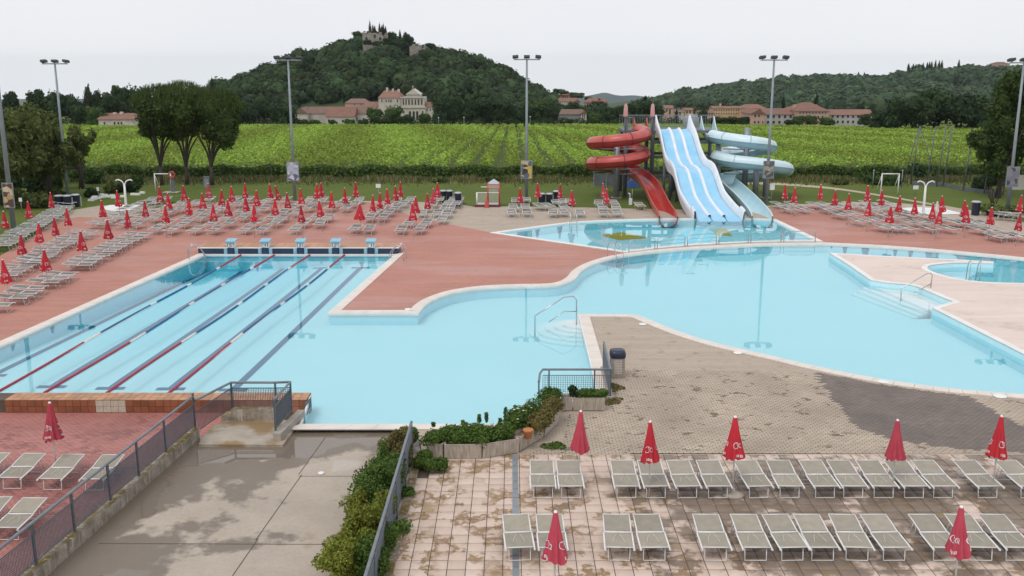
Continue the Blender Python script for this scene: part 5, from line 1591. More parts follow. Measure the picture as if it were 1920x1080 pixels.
p = G(1182, 384); o = empty("valve_stand", p); tag(o, "white upright valve stand beside the single lounger", "valve stand")
MB().box(-.12, .12, -.1, .1, 0, .5).build("box", "tray_white", o); MB().tube([(-.05, 0, .5), (-.05, 0, .85), (-.18, 0, .9)], .05, 6).build("spout", "tray_white", o); MB().tube([(.12, 0, .2), (.12, 0, 1.2)], .03, 6).build("pipe", "galvanised", o)

# ================================================================== MASTS, POSTERS, SHOWERS, BINS, GOALS
def mast(px, py, ytop, label, r=.13):
    b = G(px, py, -.03)
    t_ = b.y; tp = AT(px, ytop, t_)
    h = AT(px, ytop, b.y).z
    o = empty("floodlight_mast", b); tag(o, label, "floodlight mast", "floodlight masts round the baths")
    MB().tube([(0, 0, 0), (0, 0, h * .5), (0, 0, h)], r, 12, rs=[r, r * .8, r * .55]).build("pole", "mast_grey", o)
    MB().box(-1.0, 1.0, -.05, .05, h - .04, h + .05).build("crossbar", "mast_grey", o)
    for x in (-.85, 0.0, .85):
        l = MB(); l.box(-.22, .22, -.2, .2, .1, .27, Matrix.Rotation(R(-14), 4, 'X') @ Matrix.Rotation(R(6 if x else 0) * (1 if x > 0 else -1), 4, 'Y'))
        l.box(-.03, .03, -.03, .03, .0, .2)
        l.build("lamp", "lamp_black", o, (x, 0, h + .03))
    return b, h
M1 = mast(128, 372, 119, "floodlight mast at far left behind the dark bins")
M2 = mast(553, 377, 112, "floodlight mast with blue-grey poster behind the lap basin")
M3 = mast(987, 380, 111, "floodlight mast with yellow poster near the splash basin")
M4 = mast(1436, 386, 112, "floodlight mast beside the pale spiral slide")
M5 = mast(1888, 405, 117, "floodlight mast at the right edge before the dark tree")
M6 = mast(27, 440, -70, "near left mast cut by the picture edge, with tan poster", r=.16)
def posters(name, c_list, seed, label, mastb, y0, y1, wpx, frame="galvanised"):
    m, t, b, o = nmat(name)
    tc = nd(t, "ShaderNodeTexCoord").outputs["Object"]
    v = nd(t, "ShaderNodeTexVoronoi"); v.inputs["Scale"].default_value = 2.3
    mp = nd(t, "ShaderNodeMapping"); mp.inputs["Location"].default_value = (seed, seed * .7, 0); mp.inputs["Scale"].default_value = (1.2, 1, 1.6)
    t.links.new(tc, mp.inputs[0]); t.links.new(mp.outputs[0], v.inputs["Vector"])
    s = nd(t, "ShaderNodeSeparateColor"); t.links.new(v.outputs["Color"], s.inputs[0])
    cr_ = nd(t, "ShaderNodeValToRGB"); cr_.color_ramp.interpolation = 'CONSTANT'
    el = cr_.color_ramp.elements
    el[0].color = c4(c_list[0]); el[1].position = 1 / len(c_list); el[1].color = c4(c_list[1])
    for i, c in enumerate(c_list[2:]): e = el.new((i + 2) / len(c_list)); e.color = c4(c)
    t.links.new(s.outputs[0], cr_.inputs[0])
    t.links.new(cr_.outputs[0], b.inputs["Base Color"]); b.inputs["Roughness"].default_value = .5
    bs, h = mastb
    zt, zb = AT(0, y0, bs.y).z, AT(0, y1, bs.y).z; w = wpx * mpp(bs.y)
    o = empty("mast_poster", (bs.x, bs.y - .2, zb)); tag(o, label, "poster", "posters on the floodlight masts")
    MB().box(-w / 2, w / 2, -.03, .03, 0, zt - zb).build("frame", frame, o)
    MB().box(-w / 2 + .06, w / 2 - .06, -.045, -.032, .06, zt - zb - .06).build("print", name, o)
    MB().box(-.05, .05, .03, .14, .3, .4).build("clamp", "galvanised", o)
    return o
posters("poster_blue", [(.18, .22, .3), (.4, .43, .5), (.1, .13, .2), (.3, .35, .42), (.55, .56, .6)], 1.3, "framed blue-grey photo poster on the mast behind the lap basin", M2, 303, 339, 23)
posters("poster_yellow", [(.03, .03, .035), (.55, .4, .08), (.1, .12, .15), (.42, .38, .33), (.5, .34, .07), (.04, .04, .05)], 4.1, "framed yellow and dark photo poster on the middle mast", M3, 300, 335, 22)
posters("poster_drab", [(.1, .1, .08), (.3, .3, .25), (.2, .22, .24), (.42, .44, .47), (.08, .08, .07)], 7.7, "drab photo poster on the mast at the pale slide", M4, 301, 334, 21)
posters("poster_grey", [(.07, .07, .085), (.16, .16, .2), (.05, .05, .06), (.2, .2, .24)], 9.9, "dark grey poster on the mast at the right edge", M5, 312, 350, 24)
pt = posters("poster_tan", [(.5, .36, .2), (.42, .28, .14), (.1, .05, .04), (.55, .45, .33)], 2.2, "tan poster on the near left mast", M6, 342, 389, 21)
def shower(px, py, ytop, label, tray):
    b = G(px, py); h = AT(px, ytop + 6, b.y).z
    o = empty("garden_shower", (b.x, b.y, .01)); tag(o, label, "shower", "outdoor showers")
    MB().tube([(0, 0, 0), (0, 0, h * .55), (0, 0, h)], .09, 10, rs=[.1, .085, .07]).build("column", "tray_white", o)
    for s_ in (-1, 1): MB().tube(crom([(0, 0, h - .1), (s_ * .15, 0, h + .22), (s_ * .45, 0, h + .35), (s_ * .62, 0, h + .27)], 5), .045, 8).build("arm", "tray_white", o)
    T = [(p.x, p.y) for p in Gs(tray)]
    q = MB().poly(T, .008, .03).build("shower_tray", "tray_white"); tag(q, "flat white shower floor under the %s shower" % label.split()[-1], "shower tray", "shower trays")
shower(237, 392, 340, "white forked outdoor shower at left", [(193, 389), (205, 385), (230, 384.5), (262, 385), (272, 388), (262, 392), (240, 395), (210, 396), (196, 393)])
shower(1731, 399, 343, "white forked outdoor shower at right", [(1685, 391), (1720, 389), (1765, 391), (1802, 400), (1800, 401.5), (1745, 403), (1715, 401)])
def barrel(px, py, label, h=.95, w=.62, post=True):
    b = G(px, py, -.02); o = empty("waste_bin", b); tag(o, label, "waste bin", "dark plastic waste bins")
    MB().lathe([(w * .40, 0), (w * .42, .03), (w * .5, h * .9), (w * .52, h * .92)], 14).build("body", "plastic_navy", o)
    MB().lathe([(w * .53, h * .9), (w * .53, h * .96), (w * .4, h), (w * .1, h * 1.02)], 14).build("lid", "lid_grey", o)
    MB().box(w * .5, w * .5 + .06, .1, .16, 0, h * .8).build("stake", "pole_white", o)
for k, (x, y) in enumerate(((112, 389), (127, 389), (143, 387))): barrel(x, y, "dark bin behind the left loungers, %s of three" % ORD[k])
for k, (x, y) in enumerate(((831, 379), (843, 379))): barrel(x, y, "dark bin on the lawn edge right of the lounger block, %s one" % ("left" if k == 0 else "right"), w=.5)
barrel(859, 387, "single taller dark bin between loungers and red booth", h=1.1, w=.52)
for k, (x, y) in enumerate(((1016, 385), (1030, 385), (1043, 380))): barrel(x, y, "dark bin beside the middle mast, %s of three" % ORD[k], w=.52)
barrel(1828, 404, "dark bin with pale lid at the right shower", h=1.05, w=.62)
def goal(px0, px1, py, ytop, label, Yd=0):
    a, b = G(px0, py), G(px1, py); h = AT(px0, ytop, a.y).z; o = empty("football_goal", a); tag(o, label, "goal", "football goals on the lawn")
    w = b.x - a.x
    for x in (0, w): MB().tube([(x, 0, 0), (x, 0, h)], .05, 8).build("goal_post", "tray_white", o)
    MB().tube([(-.05, 0, h), (w + .05, 0, h)], .05, 8).build("crossbar", "tray_white", o)
    for x in (0, w): MB().tube([(x, 0, h), (x, 1.1, 0)], .03, 6).build("stay", "tray_white", o)
goal(292, 322, 359, 326, "white football goal left under the pollarded trees")
goal(1651, 1683, 364, 326, "white football goal at the right before the ball net")
b = G(325, 361); o = empty("life_ring_stand", b); tag(o, "red life ring on a dark stand by the left goal", "life ring stand")
MB().box(-.14, .14, -.06, .06, 0, 1.4).build("post", "tower_steel", o)
MB().tube([(.25 * math.cos(a), -.1, 1.5 + .25 * math.sin(a)) for a in [R(x) for x in range(0, 360, 30)]], .07, 8, closed=True).build("life_ring", "frame_red", o)
MB().box(-.8, .5, -.5, .5, 0, .06).build("foot_slab", "concrete", o)
b = G(388, 352); o = empty("grey_cabinet", b); tag(o, "small grey cabinet post between the pollarded trunks", "cabinet"); MB().box(-.2, .2, -.15, .15, 0, .9).build("cabinet_body", "galvanised", o); MB().box(-.26, .26, -.2, .2, .9, .98).build("cabinet_top", "tower_steel", o)
# red and white booth on the lawn edge
b = G(912, 388); s_ = mpp(b.y); o = empty("turnstile_booth", (b.x, b.y, 0)); tag(o, "small red booth with white bar fence on the lawn edge", "booth")
MB().box(-22 * s_, 26 * s_, -.1, 1.0, 0, .16).build("base", "frame_darkred", o)
MB().box(-19 * s_, 23 * s_, 0, .9, .16, .2).build("floor_plate", "lid_grey", o)
for x in (-18, 3, 25): MB().tube([(x * s_, .0, .16), (x * s_, .0, (1.1 if x < 0 else 1.85))], .06, 8).build("red_post", "frame_red" if x > 0 else "tray_white", o)
m_ = MB()
for i in range(30): m_.box(-18 * s_ + i * 43 * s_ / 30, -18 * s_ + i * 43 * s_ / 30 + .014, -.01, .01, .22, 1.07 if i < 14 else 1.6)
stuff(m_.build("fence_bars", "tray_white", o))
MB().box(-18 * s_, 25 * s_, -.03, .03, 1.07, 1.12).build("top_rail", "tray_white", o)
MB().add([(3 * s_, -.1, 1.75), (25 * s_, -.1, 1.75), (25 * s_, .9, 1.75), (3 * s_, .9, 1.75), (14 * s_, .4, 2.1)], [(0, 1, 4), (1, 2, 4), (2, 3, 4), (3, 0, 4), (3, 2, 1, 0)]).build("booth_roof", "lid_grey", o)
MB().box(3 * s_, 25 * s_, -.05, .02, 1.45, 1.72).build("booth_board", "pink_cloth", o)
MB().box(-10 * s_, 2 * s_, -.03, .03, 1.5, 1.55).build("arm", "tray_white", o)
MB().lathe([(.22, 0), (.2, .04), (.05, .75), (.02, .78)], 10, (1 * s_, -.25, .0)).build("traffic_cone", "frame_red", o)
# little signs
for k, (x, y, yt, w, lb) in enumerate(((710, 377, 345, 9, "small white notice on the lawn behind the lounger block"), (41, 400, 371, 6, "small white notice at the left hedge"), (185, 372, 351, 4, "tiny white notice at the left bushes"), (1446, 385, 344, 9, "white notice board on the mast at the pale slide"), (1716, 366, 348, 10, "white notice by the right shower"))):
    b = G(x, y); zt = AT(x, yt, b.y).z; s_ = mpp(b.y); o = empty("lawn_notice", b); tag(o, lb, "notice", "small white notices")
    MB().tube([(0, .03, 0), (0, .03, zt - .1)], .025, 6).build("stake", "galvanised", o)
    hh = 12 * s_ if k == 3 else 7 * s_
    MB().box(-w * s_ / 2, w * s_ / 2, -.02, .02, zt - hh, zt).build("panel", "tray_white", o)
# white stepping markers in the left lawn
rmk = random.Random(5)
mk_ = [(171, 376), (176, 374), (178, 370), (184, 372), (186, 367), (190, 366), (197, 367), (203, 369), (211, 368), (214, 371), (231, 369), (250, 365), (258, 365), (267, 362), (176, 372), (192, 370)]
for i, (x, y) in enumerate(sorted(mk_)):
    b = G(x, y); o = MB().add([(b.x - .22, b.y - .15, -.03), (b.x + .22, b.y - .13, -.03), (b.x + .2, b.y + .15, -.03), (b.x - .2, b.y + .14, -.03), (b.x - .2, b.y - .13, .13), (b.x + .2, b.y - .11, .14), (b.x + .18, b.y + .13, .13), (b.x - .18, b.y + .12, .13)],
                              [(4, 5, 6, 7), (0, 1, 5, 4), (1, 2, 6, 5), (2, 3, 7, 6), (3, 0, 4, 7)]).build("white_stone", "tray_white")
    tag(o, "white painted stone on the left lawn, %s from left" % ordn(i), "stone", "white stones on the left lawn")
# path on the right lawn
pc = crom([(1380, 343), (1440, 344), (1500, 347.5), (1570, 354), (1650, 366), (1720, 378), (1800, 392), (1870, 404)], 4)
pw = [G(p.x, p.y, -.02) for p in pc]
pth = MB().strip([(p.x, p.y - .9) for p in pw], [(p.x, p.y + .9) for p in pw], -.05, -.022).build("lawn_path", "path_beige"); struct(pth)
# ball-stop net on tall posts
nt0 = empty("ball_net", G(1708, 345)); tag(nt0, "tall dark ball-stop net on thin posts at the right", "ball net")
npx = [(1708, 345), (1737, 347), (1756, 349), (1768, 349), (1806, 357), (1845, 362), (1880, 366)]
nb = [G(*q) for q in npx]; hN = AT(1715, 236, nb[0].y).z
for i, p in enumerate(nb):
    q = p - nb[0]; MB().tube([q, q + Vector((0.35, 0, hN))], .06, 8).build("net_post", "tower_steel", nt0)
MB().tube([(2.0, -1.0, 0), (.35, 0, hN)], .035, 6).build("stay", "tower_steel", nt0); MB().tube([(-.3, 1.2, 0), (.35, 0, hN)], .035, 6).build("stay", "tower_steel", nt0)
m_ = MB()
for i in range(len(nb) - 1):
    a, b = nb[i] - nb[0], nb[i + 1] - nb[0]
    k = max(2, int((b - a).length / .42))
    for j in range(k):
        p = a.lerp(b, j / k); m_.tube([p + Vector((0, 0, .1)), p + Vector((.33, 0, hN - .1))], .006, 3, cap=False)
    for z in np.arange(.3, hN, .42): m_.tube([a + Vector((.33 * z / hN, 0, z)), b + Vector((.33 * z / hN, 0, z))], .006, 3, cap=False)
stuff(m_.build("netting", "net_green", nt0, fix=False))
w0 = MB(); w0.strip([(p.x, p.y) for p in nb], [(p.x, p.y + .2) for p in nb], -.05, .28); o = w0.build("net_kerb", "tower_steel"); tag(o, "low dark kerb wall along the foot of the ball net", "kerb")
b = G(1908, 368); o = empty("notice_case", b); tag(o, "beige notice case behind the mast at the right edge", "notice case")
MB().box(-.6, .6, -.05, .05, .55, 1.75).build("case", "stucco_cream", o); MB().box(-.55, -.47, -.02, .02, 0, .55).build("leg", "tower_steel", o); MB().box(.47, .55, -.02, .02, 0, .55).build("leg", "tower_steel", o)
for k, (x, yt) in enumerate(((1636, 320), (1690, 320))):
    b = G(x, 352); o = empty("net_stake", b); tag(o, "thin grey stake %s of the right goal" % ("left" if k == 0 else "right"), "stake", "stakes by the goal")
    MB().tube([(0, 0, 0), (0, 0, AT(x, yt, b.y).z)], .035, 6).build("pole", "galvanised", o); MB().lathe([(.05, 0), (.05, .06)], 6, (0, 0, AT(x, yt, b.y).z)).build("cap", "tray_white", o)

# ================================================================== VEGETATION
RG = np.random.default_rng(21)
def crown_tpl(rng, kind, n, size, lobes=9):
    """unit crown: radius about 1 around (0,0,0), height 2"""
    if kind == "round":
        C = [(0, 0, 0)]; Rr = [(.62, .62, .68)]
        for k in range(lobes):
            a = rng.uniform(0, 6.28); h = rng.uniform(-.55, .6); q = rng.uniform(.3, .62) * math.sqrt(max(.1, 1 - h * h * .8))
            C.append((q * math.cos(a), q * math.sin(a), h)); s = rng.uniform(.28, .46); Rr.append((s, s, s * rng.uniform(.75, 1)))
    elif kind == "dome":
        C, Rr = [(0, 0, .1)], [(.8, .8, .75)]
        for k in range(lobes):
            a = rng.uniform(0, 6.28); q = rng.uniform(.25, .5); s = rng.uniform(.38, .55)
            C.append((q * math.cos(a), q * math.sin(a), rng.uniform(-.25, .5))); Rr.append((s, s, s * .85))
    elif kind == "tall":
        C, Rr = [], []
        for k in range(lobes):
            t = k / (lobes - 1); a = rng.uniform(0, 6.28); w = .62 * math.sin(math.pi * (0.12 + .83 * t)) ** .8
            C.append((.3 * w * math.cos(a), .3 * w * math.sin(a), -0.85 + 1.75 * t)); Rr.append((w, w, .36))
    elif kind == "cypress":
        C, Rr = [], []
        for k in range(7):
            t = k / 6; w = .95 * (1 - t) ** .7 * (0.55 + .45 * min(1, t * 4)) + .06
            C.append((0, 0, -.9 + 1.75 * t)); Rr.append((w, w, .32))
    elif kind == "umbrella":
        C, Rr = [(0, 0, 0)], [(.8, .8, .75)]
        for k in range(lobes):
            a = 6.28 * k / lobes; q = rng.uniform(.4, .7); C.append((q * math.cos(a), q * math.sin(a), rng.uniform(-.35, .4))); Rr.append((.4, .4, .5))
    dm = kind == "dome"
    V, F, _ = leaves(rng, C, Rr, n, size, shell=.9 if dm else .55, nr=.28 if dm else .6)
    return join([(V, F)] + [ball(rng, c, np.array(r) * (.93 if dm else .78), 9 if dm else 7, 6 if dm else 5, .07) for c, r in zip(C, Rr)])
TPL = {}
for kind, n, size, cnt in (("round", 1300, .115, 5), ("tall", 1100, .11, 3), ("cypress", 500, .12, 2), ("umbrella", 700, .1, 2)):
    for k in range(cnt): TPL[kind, k] = crown_tpl(RG, kind, n, size)
CM = {}
def crown_mesh(kind, k, mat):
    if (kind, k, mat) not in CM:
        V, F = TPL[kind, k]; me = np_mesh("crown", V, F, np.full(len(F), .5)); me.materials.append(MATS[mat]); CM[kind, k, mat] = me
    return CM[kind, k, mat]
trunk = MB(); trunk.tube([(0, 0, -.25), (.01, 0, .3), (-.015, .01, .65), (0, 0, 1)], .05, 7, rs=[.06, .045, .035, .02])
for a in (0, 2.1, 4.2): trunk.tube([(0, 0, .45), (.25 * math.cos(a), .25 * math.sin(a), .75), (.35 * math.cos(a), .35 * math.sin(a), .95)], .02, 5, rs=[.025, .018, .01])
TRK = trunk.mesh("trunk"); TRK.materials.append(MATS["bark"])
def tree(px, ytop, ybase, wpx, Y, mat, label, group, kind="round", cat="tree", name="broadleaf_tree", ground=None, low=0.12):
    s_ = mpp(Y); x = AT(px, ybase, Y).x
    zg = terr(x, Y) if ground is None else ground
    zt = AT(px, ytop, Y).z; zb = AT(px, ybase, Y).z
    zb = min(zb, zt - 1)
    h = zt - zb
    o = empty(name, (x, Y, zg), RG.uniform(0, 6.28)); tag(o, label, cat, group)
    ks = [k for kk, k in TPL if kk == kind]
    c = put("crown", crown_mesh(kind, int(RG.integers(len(ks))), mat), None, o, (0, 0, zb - zg + h * (.5 + low / 2)))
    c.scale = (wpx * s_ / 2 * 1.08, wpx * s_ / 2 * 1.08, h * (1 - low) / 2 * 1.04)
    t = put("trunk", TRK, None, o); hh = max(zb - zg + h * .75, .6); t.scale = (hh * .5, hh * .5, hh)
    return o
# --- trees along the far edge of the vineyard (counted left to right)
belt = [(75, 172, 238, 40, 330), (105, 169, 240, 52, 330), (140, 180, 240, 48, 330), (170, 172, 218, 22, 345), (187, 178, 232, 28, 345), (210, 178, 242, 44, 330), (232, 164, 236, 38, 345), (255, 157, 242, 42, 330), (175, 206, 246, 34, 310), (152, 200, 246, 36, 310), (196, 216, 248, 28, 300), (240, 222, 250, 24, 300), (28, 176, 240, 34, 330), (50, 205, 238, 30, 330),
        (12, 190, 240, 34, 330), (270, 190, 242, 40, 330), (300, 195, 240, 40, 335), (445, 195, 236, 50, 345), (470, 186, 238, 46, 345), (498, 178, 240, 46, 350), (522, 190, 240, 40, 340), (545, 200, 236, 34, 345), (425, 200, 238, 40, 345),
        (568, 220, 240, 30, 335), (592, 222, 240, 28, 335), (625, 224, 241, 22, 330), (656, 221, 241, 24, 330), (682, 222, 240, 24, 332), (703, 199, 239, 36, 335), (738, 191, 240, 44, 335), (764, 214, 239, 34, 332), (797, 209, 238, 30, 332), (722, 222, 240, 30, 331),
        (826, 173, 238, 42, 345), (852, 178, 238, 46, 345), (882, 184, 238, 46, 345), (915, 180, 238, 52, 348), (948, 183, 238, 46, 345), (982, 188, 237, 50, 345), (1012, 178, 236, 60, 350), (1034, 192, 236, 36, 345),
        (1116, 210, 235, 30, 340), (1075, 188, 206, 26, 420), (1068, 222, 236, 16, 336), (1141, 196, 238, 40, 345), (1166, 192, 238, 44, 345), (1196, 183, 238, 58, 345), (1228, 190, 238, 46, 345), (1300, 214, 238, 30, 345), (1370, 214, 240, 42, 335), (1394, 216, 240, 30, 335), (1342, 218, 240, 34, 340), (1318, 203, 238, 24, 345),
        (1480, 222, 241, 22, 328), (1496, 214, 240, 32, 328), (1518, 214, 240, 30, 328), (1549, 216, 238, 34, 328), (1620, 212, 236, 30, 328)]
belt = [(x, a - (9 if x < 310 else 0), b, w * (1.15 if x < 310 else 1), Y) for x, a, b, w, Y in belt]
belt.sort()
for i, (x, a, b, w, Y) in enumerate(belt):
    lt = x in (175, 196, 240, 738, 703, 797, 1116, 1012, 1496, 1518, 1549, 592, 656)
    tree(x, a, b + 3, w, Y, "leaf_mid" if lt else "leaf_belt", "%s tree at the vineyard's far edge, %s from left" % ("fresh green" if lt else "dark green", ordn(i)), "trees along the far edge of the vineyard", "tall" if (w < 26 and b - a > 36) else "round")
rc = [(1648, 196, 252, 50, 262), (1682, 182, 253, 66, 256), (1722, 172, 253, 74, 252), (1752, 156, 252, 86, 258), (1792, 166, 253, 78, 252), (1832, 176, 253, 70, 254), (1866, 184, 252, 60, 258), (1900, 190, 252, 60, 256)]
for i, (x, a, b, w, Y) in enumerate(rc): tree(x, a, b, w, Y, "leaf_belt", "big dark tree in the clump at the vineyard's right end, %s from left" % ORD[i], "clump of trees right of the vineyard", low=.02)
# low wall of undergrowth that closes the belt
V_, F_ = [], 0
C, Rr = [], []
for x in np.arange(430, 1660, 9):
    if 555 < x < 700 or 1404 < x < 1640: continue
    Y = RG.uniform(336, 352); p = AT(x, 236, Y); C.append((p.x, Y, terr(p.x, Y) + 1.0)); Rr.append((RG.uniform(1.6, 3), 1.5, RG.uniform(1.2, 2.6)))
for x in np.arange(-10, 300, 9):
    Y = RG.uniform(315, 330); p = AT(x, 240, Y); C.append((p.x, Y, terr(p.x, Y) + 1.0)); Rr.append((RG.uniform(1.6, 3), 1.5, RG.uniform(1.2, 2.6)))
V, F, ix = leaves(RG, C, Rr, 26000, .42)
tn = RG.uniform(0, 1, len(C))
me = np_mesh("undergrowth", V, F, tn[ix]); me.materials.append(MATS["leaf_belt"]); stuff(put("undergrowth", me, None), "continuous dark green undergrowth along the vineyard's far edge", "undergrowth")

# --- three pollarded trees
def pollard(px, py, cpx, cpy, rx, rz, label, Y=None):
    b = G(px, py, -.03); s_ = mpp(b.y)
    o = empty("pollarded_tree", b); tag(o, label, "tree", "pollarded trees by the left goal")
    c = AT(cpx, cpy, b.y) - b
    rg = np.random.default_rng(px); C, Rr = [], []
    for k in range(26):
        a = rg.uniform(0, 6.28); u = rg.uniform(-.75, .8); q = math.sqrt(1 - u * u) * rg.uniform(.2, .68)
        C.append((c.x + rx * s_ * q * math.cos(a), rx * s_ * q * math.sin(a), c.z + rz * s_ * u * .85)); w = rg.uniform(.28, .42); Rr.append((rx * s_ * w, rx * s_ * w, rz * s_ * w * 1.15))
    V, F, ix = leaves(rg, C, Rr, 15000, .15, shell=.35, up=.3, stretch=2.0)
    # fine shoots standing out of the top
    n = 700; a = rg.uniform(0, 6.28, n); q = np.sqrt(rg.uniform(0, 1, n)) * .95
    tx_, ty_ = c.x + rx * s_ * q * np.cos(a), rx * s_ * q * np.sin(a); tz_ = c.z + rz * s_ * np.sqrt(np.clip(1 - q * q, .03, 1)) * .97
    L_ = rg.uniform(.05, .4, n); dx_ = rg.normal(0, .08, n)
    Vs = np.stack([np.stack([tx_ - .025, ty_, tz_ - .2], 1), np.stack([tx_ + .025, ty_, tz_ - .2], 1), np.stack([tx_ + dx_ + .012, ty_ + dx_, tz_ + L_], 1), np.stack([tx_ + dx_ - .012, ty_ + dx_, tz_ + L_], 1)], 1).reshape(-1, 3)
    parts = [(V, F), (Vs, np.arange(4 * n).reshape(-1, 4))] + [ball(rg, np.array(c_), np.array(r_) * .8, 7, 5) for c_, r_ in zip(C, Rr)]
    V, F = join(parts); tn_ = np.full(len(F), .45)
    me = np_mesh("crown", V, F, tn_); me.materials.append(MATS["leaf_pollard"]); put("crown", me, None, o)
    m_ = MB(); fk = AT(px, 312, b.y).z
    m_.tube([(0, 0, 0), (.03, 0, fk * .5), (0, 0, fk)], .22, 9, rs=[.2, .16, .15])
    for k in range(12):
        a = 6.28 * k / 12 + rg.uniform(-.2, .2); l = rg.uniform(.45, .85)
        e = (c.x * .8 + rx * s_ * l * math.cos(a), rx * s_ * l * math.sin(a), c.z - rz * s_ * (.45 - .3 * (1 - l)))
        m_.tube(crom([(0, 0, fk - .15), (e[0] * .25, e[1] * .25, fk + (e[2] - fk) * .4), (e[0] * .7, e[1] * .7, fk + (e[2] - fk) * .75), e], 3), .06, 6, rs=[.075, .07, .068, .065, .06, .056, .05, .045, .04, .03])
    m_.build("trunk", "bark", o)
pollard(303, 347, 298, 210, 54, 48, "left one of the three pollarded round-crowned trees")
pollard(351, 346, 343, 207, 56, 52, "middle one of the three pollarded round-crowned trees")
pollard(398, 347, 412, 222, 50, 54, "right one of the three pollarded trees, leaning right")

# --- the olive green mass at the left
def lumpy(name, label, lumps, Y, mat, trunkpx, n, size, group, seed, dY=2.0, base=None):
    rg = np.random.default_rng(seed); C, Rr = [], []
    s_ = mpp(Y)
    for (x, y, rx, rz) in lumps:
        c0_ = AT(x, y, Y)
        for k in range(9):
            a = rg.uniform(0, 6.28); u = rg.uniform(-.7, .7); q = math.sqrt(1 - u * u) * rg.uniform(.2, .65)
            C.append((c0_.x + rx * s_ * q * math.cos(a), Y + rg.uniform(-dY, dY) * .7 + rx * s_ * q * math.sin(a) * .6, c0_.z + rz * s_ * u)); w = rg.uniform(.35, .55); Rr.append((rx * s_ * w, rx * s_ * w, rz * s_ * w))
    bx = AT(trunkpx, 300, Y).x
    o = empty(name, (bx, Y, -.03)); tag(o, label, "tree", group)
    off = np.array([bx, Y, -.03]); C = np.array(C) - off
    V, F, ix = leaves(rg, C, Rr, n, size, shell=.4, stretch=2.2)
    V, F = join([(V, F)] + [ball(rg, c_, np.array(r_) * .66, 7, 5) for c_, r_ in zip(C, Rr)])
    me = np_mesh("crown", V, F, np.full(len(F), .5)); me.materials.append(MATS[mat]); put("crown", me, None, o)
    m_ = MB(); m_.tube([(0, 0, 0), (.1, 0, 1.5), (0, 0, 3)], .2, 8, rs=[.26, .2, .15])
    for c_ in C[::5]: m_.tube(crom([(0, 0, 1.6), tuple(np.array([0, 0, 2.4]) * .5 + c_ * .4), tuple(c_)], 3), .05, 5, rs=[.1, .09, .08, .07, .06, .04, .03])
    m_.build("trunk", "bark", o)
lumpy("olive_tree", "wide olive green tree at the left picture edge", [(-25, 250, 60, 75), (20, 255, 55, 65), (45, 280, 45, 45), (0, 310, 50, 40)], 74, "leaf_olive", 10, 14000, .15, "olive trees at left", 1)
lumpy("olive_tree", "olive green tree behind the far left mast", [(75, 255, 42, 42), (105, 285, 42, 40), (60, 300, 40, 35)], 80, "leaf_olive", 85, 10000, .15, "olive trees at left", 2)
lumpy("olive_tree", "thin olive tree right of the far left mast", [(140, 270, 26, 32), (122, 300, 30, 30), (160, 262, 14, 20)], 86, "leaf_olive", 148, 3600, .15, "olive trees at left", 3)
lumpy("dark_tree", "dark leafy tree leaning in at the right picture edge", [(1905, 190, 42, 55), (1880, 235, 40, 40), (1850, 262, 26, 34), (1930, 250, 45, 60), (1858, 300, 22, 30)], 80, "leaf_pollard", 1878, 13000, .15, "", 4)
for k, (x, y, w, h, mt, lb) in enumerate(((30, 338, 30, 24, "leaf_belt", "dark bush under the left olive tree"), (75, 345, 26, 30, "leaf_belt", "dark shadowed bush left of the mast"), (103, 340, 16, 22, "leaf_mid", "bright green bush at the mast foot"), (150, 330, 26, 20, "leaf_mid", "leafy green bush right of the far left mast"), (180, 332, 22, 20, "leaf_mid", "green bush at the vineyard corner"),
                                            (170, 362, 14, 12, "leaf_belt", "small dark bush by the white stones"), (210, 352, 22, 15, "leaf_olive", "greyish bush behind the left shower"), (240, 350, 24, 17, "leaf_belt", "dark round bush right of the left shower"), (255, 340, 12, 12, "leaf_mid", "small bush beside the dark round one"), (20, 372, 34, 20, "leaf_olive", "overgrown hedge below the tan poster"), (70, 378, 36, 18, "leaf_olive", "overgrown hedge left of the dark bins"), (105, 362, 20, 14, "leaf_olive", "scrub behind the dark bins"),
                                            (1860, 325, 26, 40, "leaf_belt", "dark conical bush under the right tree"), (1650, 338, 36, 13, "leaf_mid", "low bush behind the right goal"), (1700, 322, 30, 20, "leaf_belt", "dark thicket at the foot of the ball net"), (1840, 345, 20, 16, "leaf_belt", "small bush at the right net post"), (1575, 340, 20, 9, "leaf_olive", "low scrub left of the right goal"),
                                            (825, 338, 14, 7, "leaf_olive", "scrub tuft before the vineyard, left of the booth"), (925, 336, 16, 8, "leaf_olive", "scrub tuft before the vineyard behind the booth"), (1880, 395, 40, 14, "leaf_olive", "weedy scrub at the right mast foot"))):
    b = G(x, y + h * .55, 0); s_ = mpp(b.y); rg = np.random.default_rng(k + 200)
    z = AT(x, y, b.y).z
    C = [(b.x + rg.uniform(-.6, .6) * w * s_, b.y + rg.uniform(-.6, .6) * w * s_ * .6, max(.15, z + rg.uniform(-.5, .45) * h * s_)) for _ in range(9)]
    bush("lawn_bush", lb, C, [(w * s_ * rg.uniform(.35, .55), w * s_ * rg.uniform(.35, .5), h * s_ * rg.uniform(.38, .55)) for _ in C], 1500, .16, mt, "bush", "bushes round the lawn")
# knotted dead shrub at right
b = G(1862, 392); o = empty("bare_shrub", b); tag(o, "bare knotted shrub beside the right bin", "shrub"); m_ = MB(); rg = random.Random(3)
for k in range(12):
    a = rg.uniform(0, 6.28); m_.tube(crom([(0, 0, 0), (.2 * math.cos(a), .2 * math.sin(a), .5), (.5 * math.cos(a) + rg.uniform(-.2, .2), .5 * math.sin(a), 1.0 + rg.uniform(0, .5)), (.8 * math.cos(a), .6 * math.sin(a), 1.3 + rg.uniform(0, .5))], 3), .03, 5)
m_.build("branches", "bark", o)

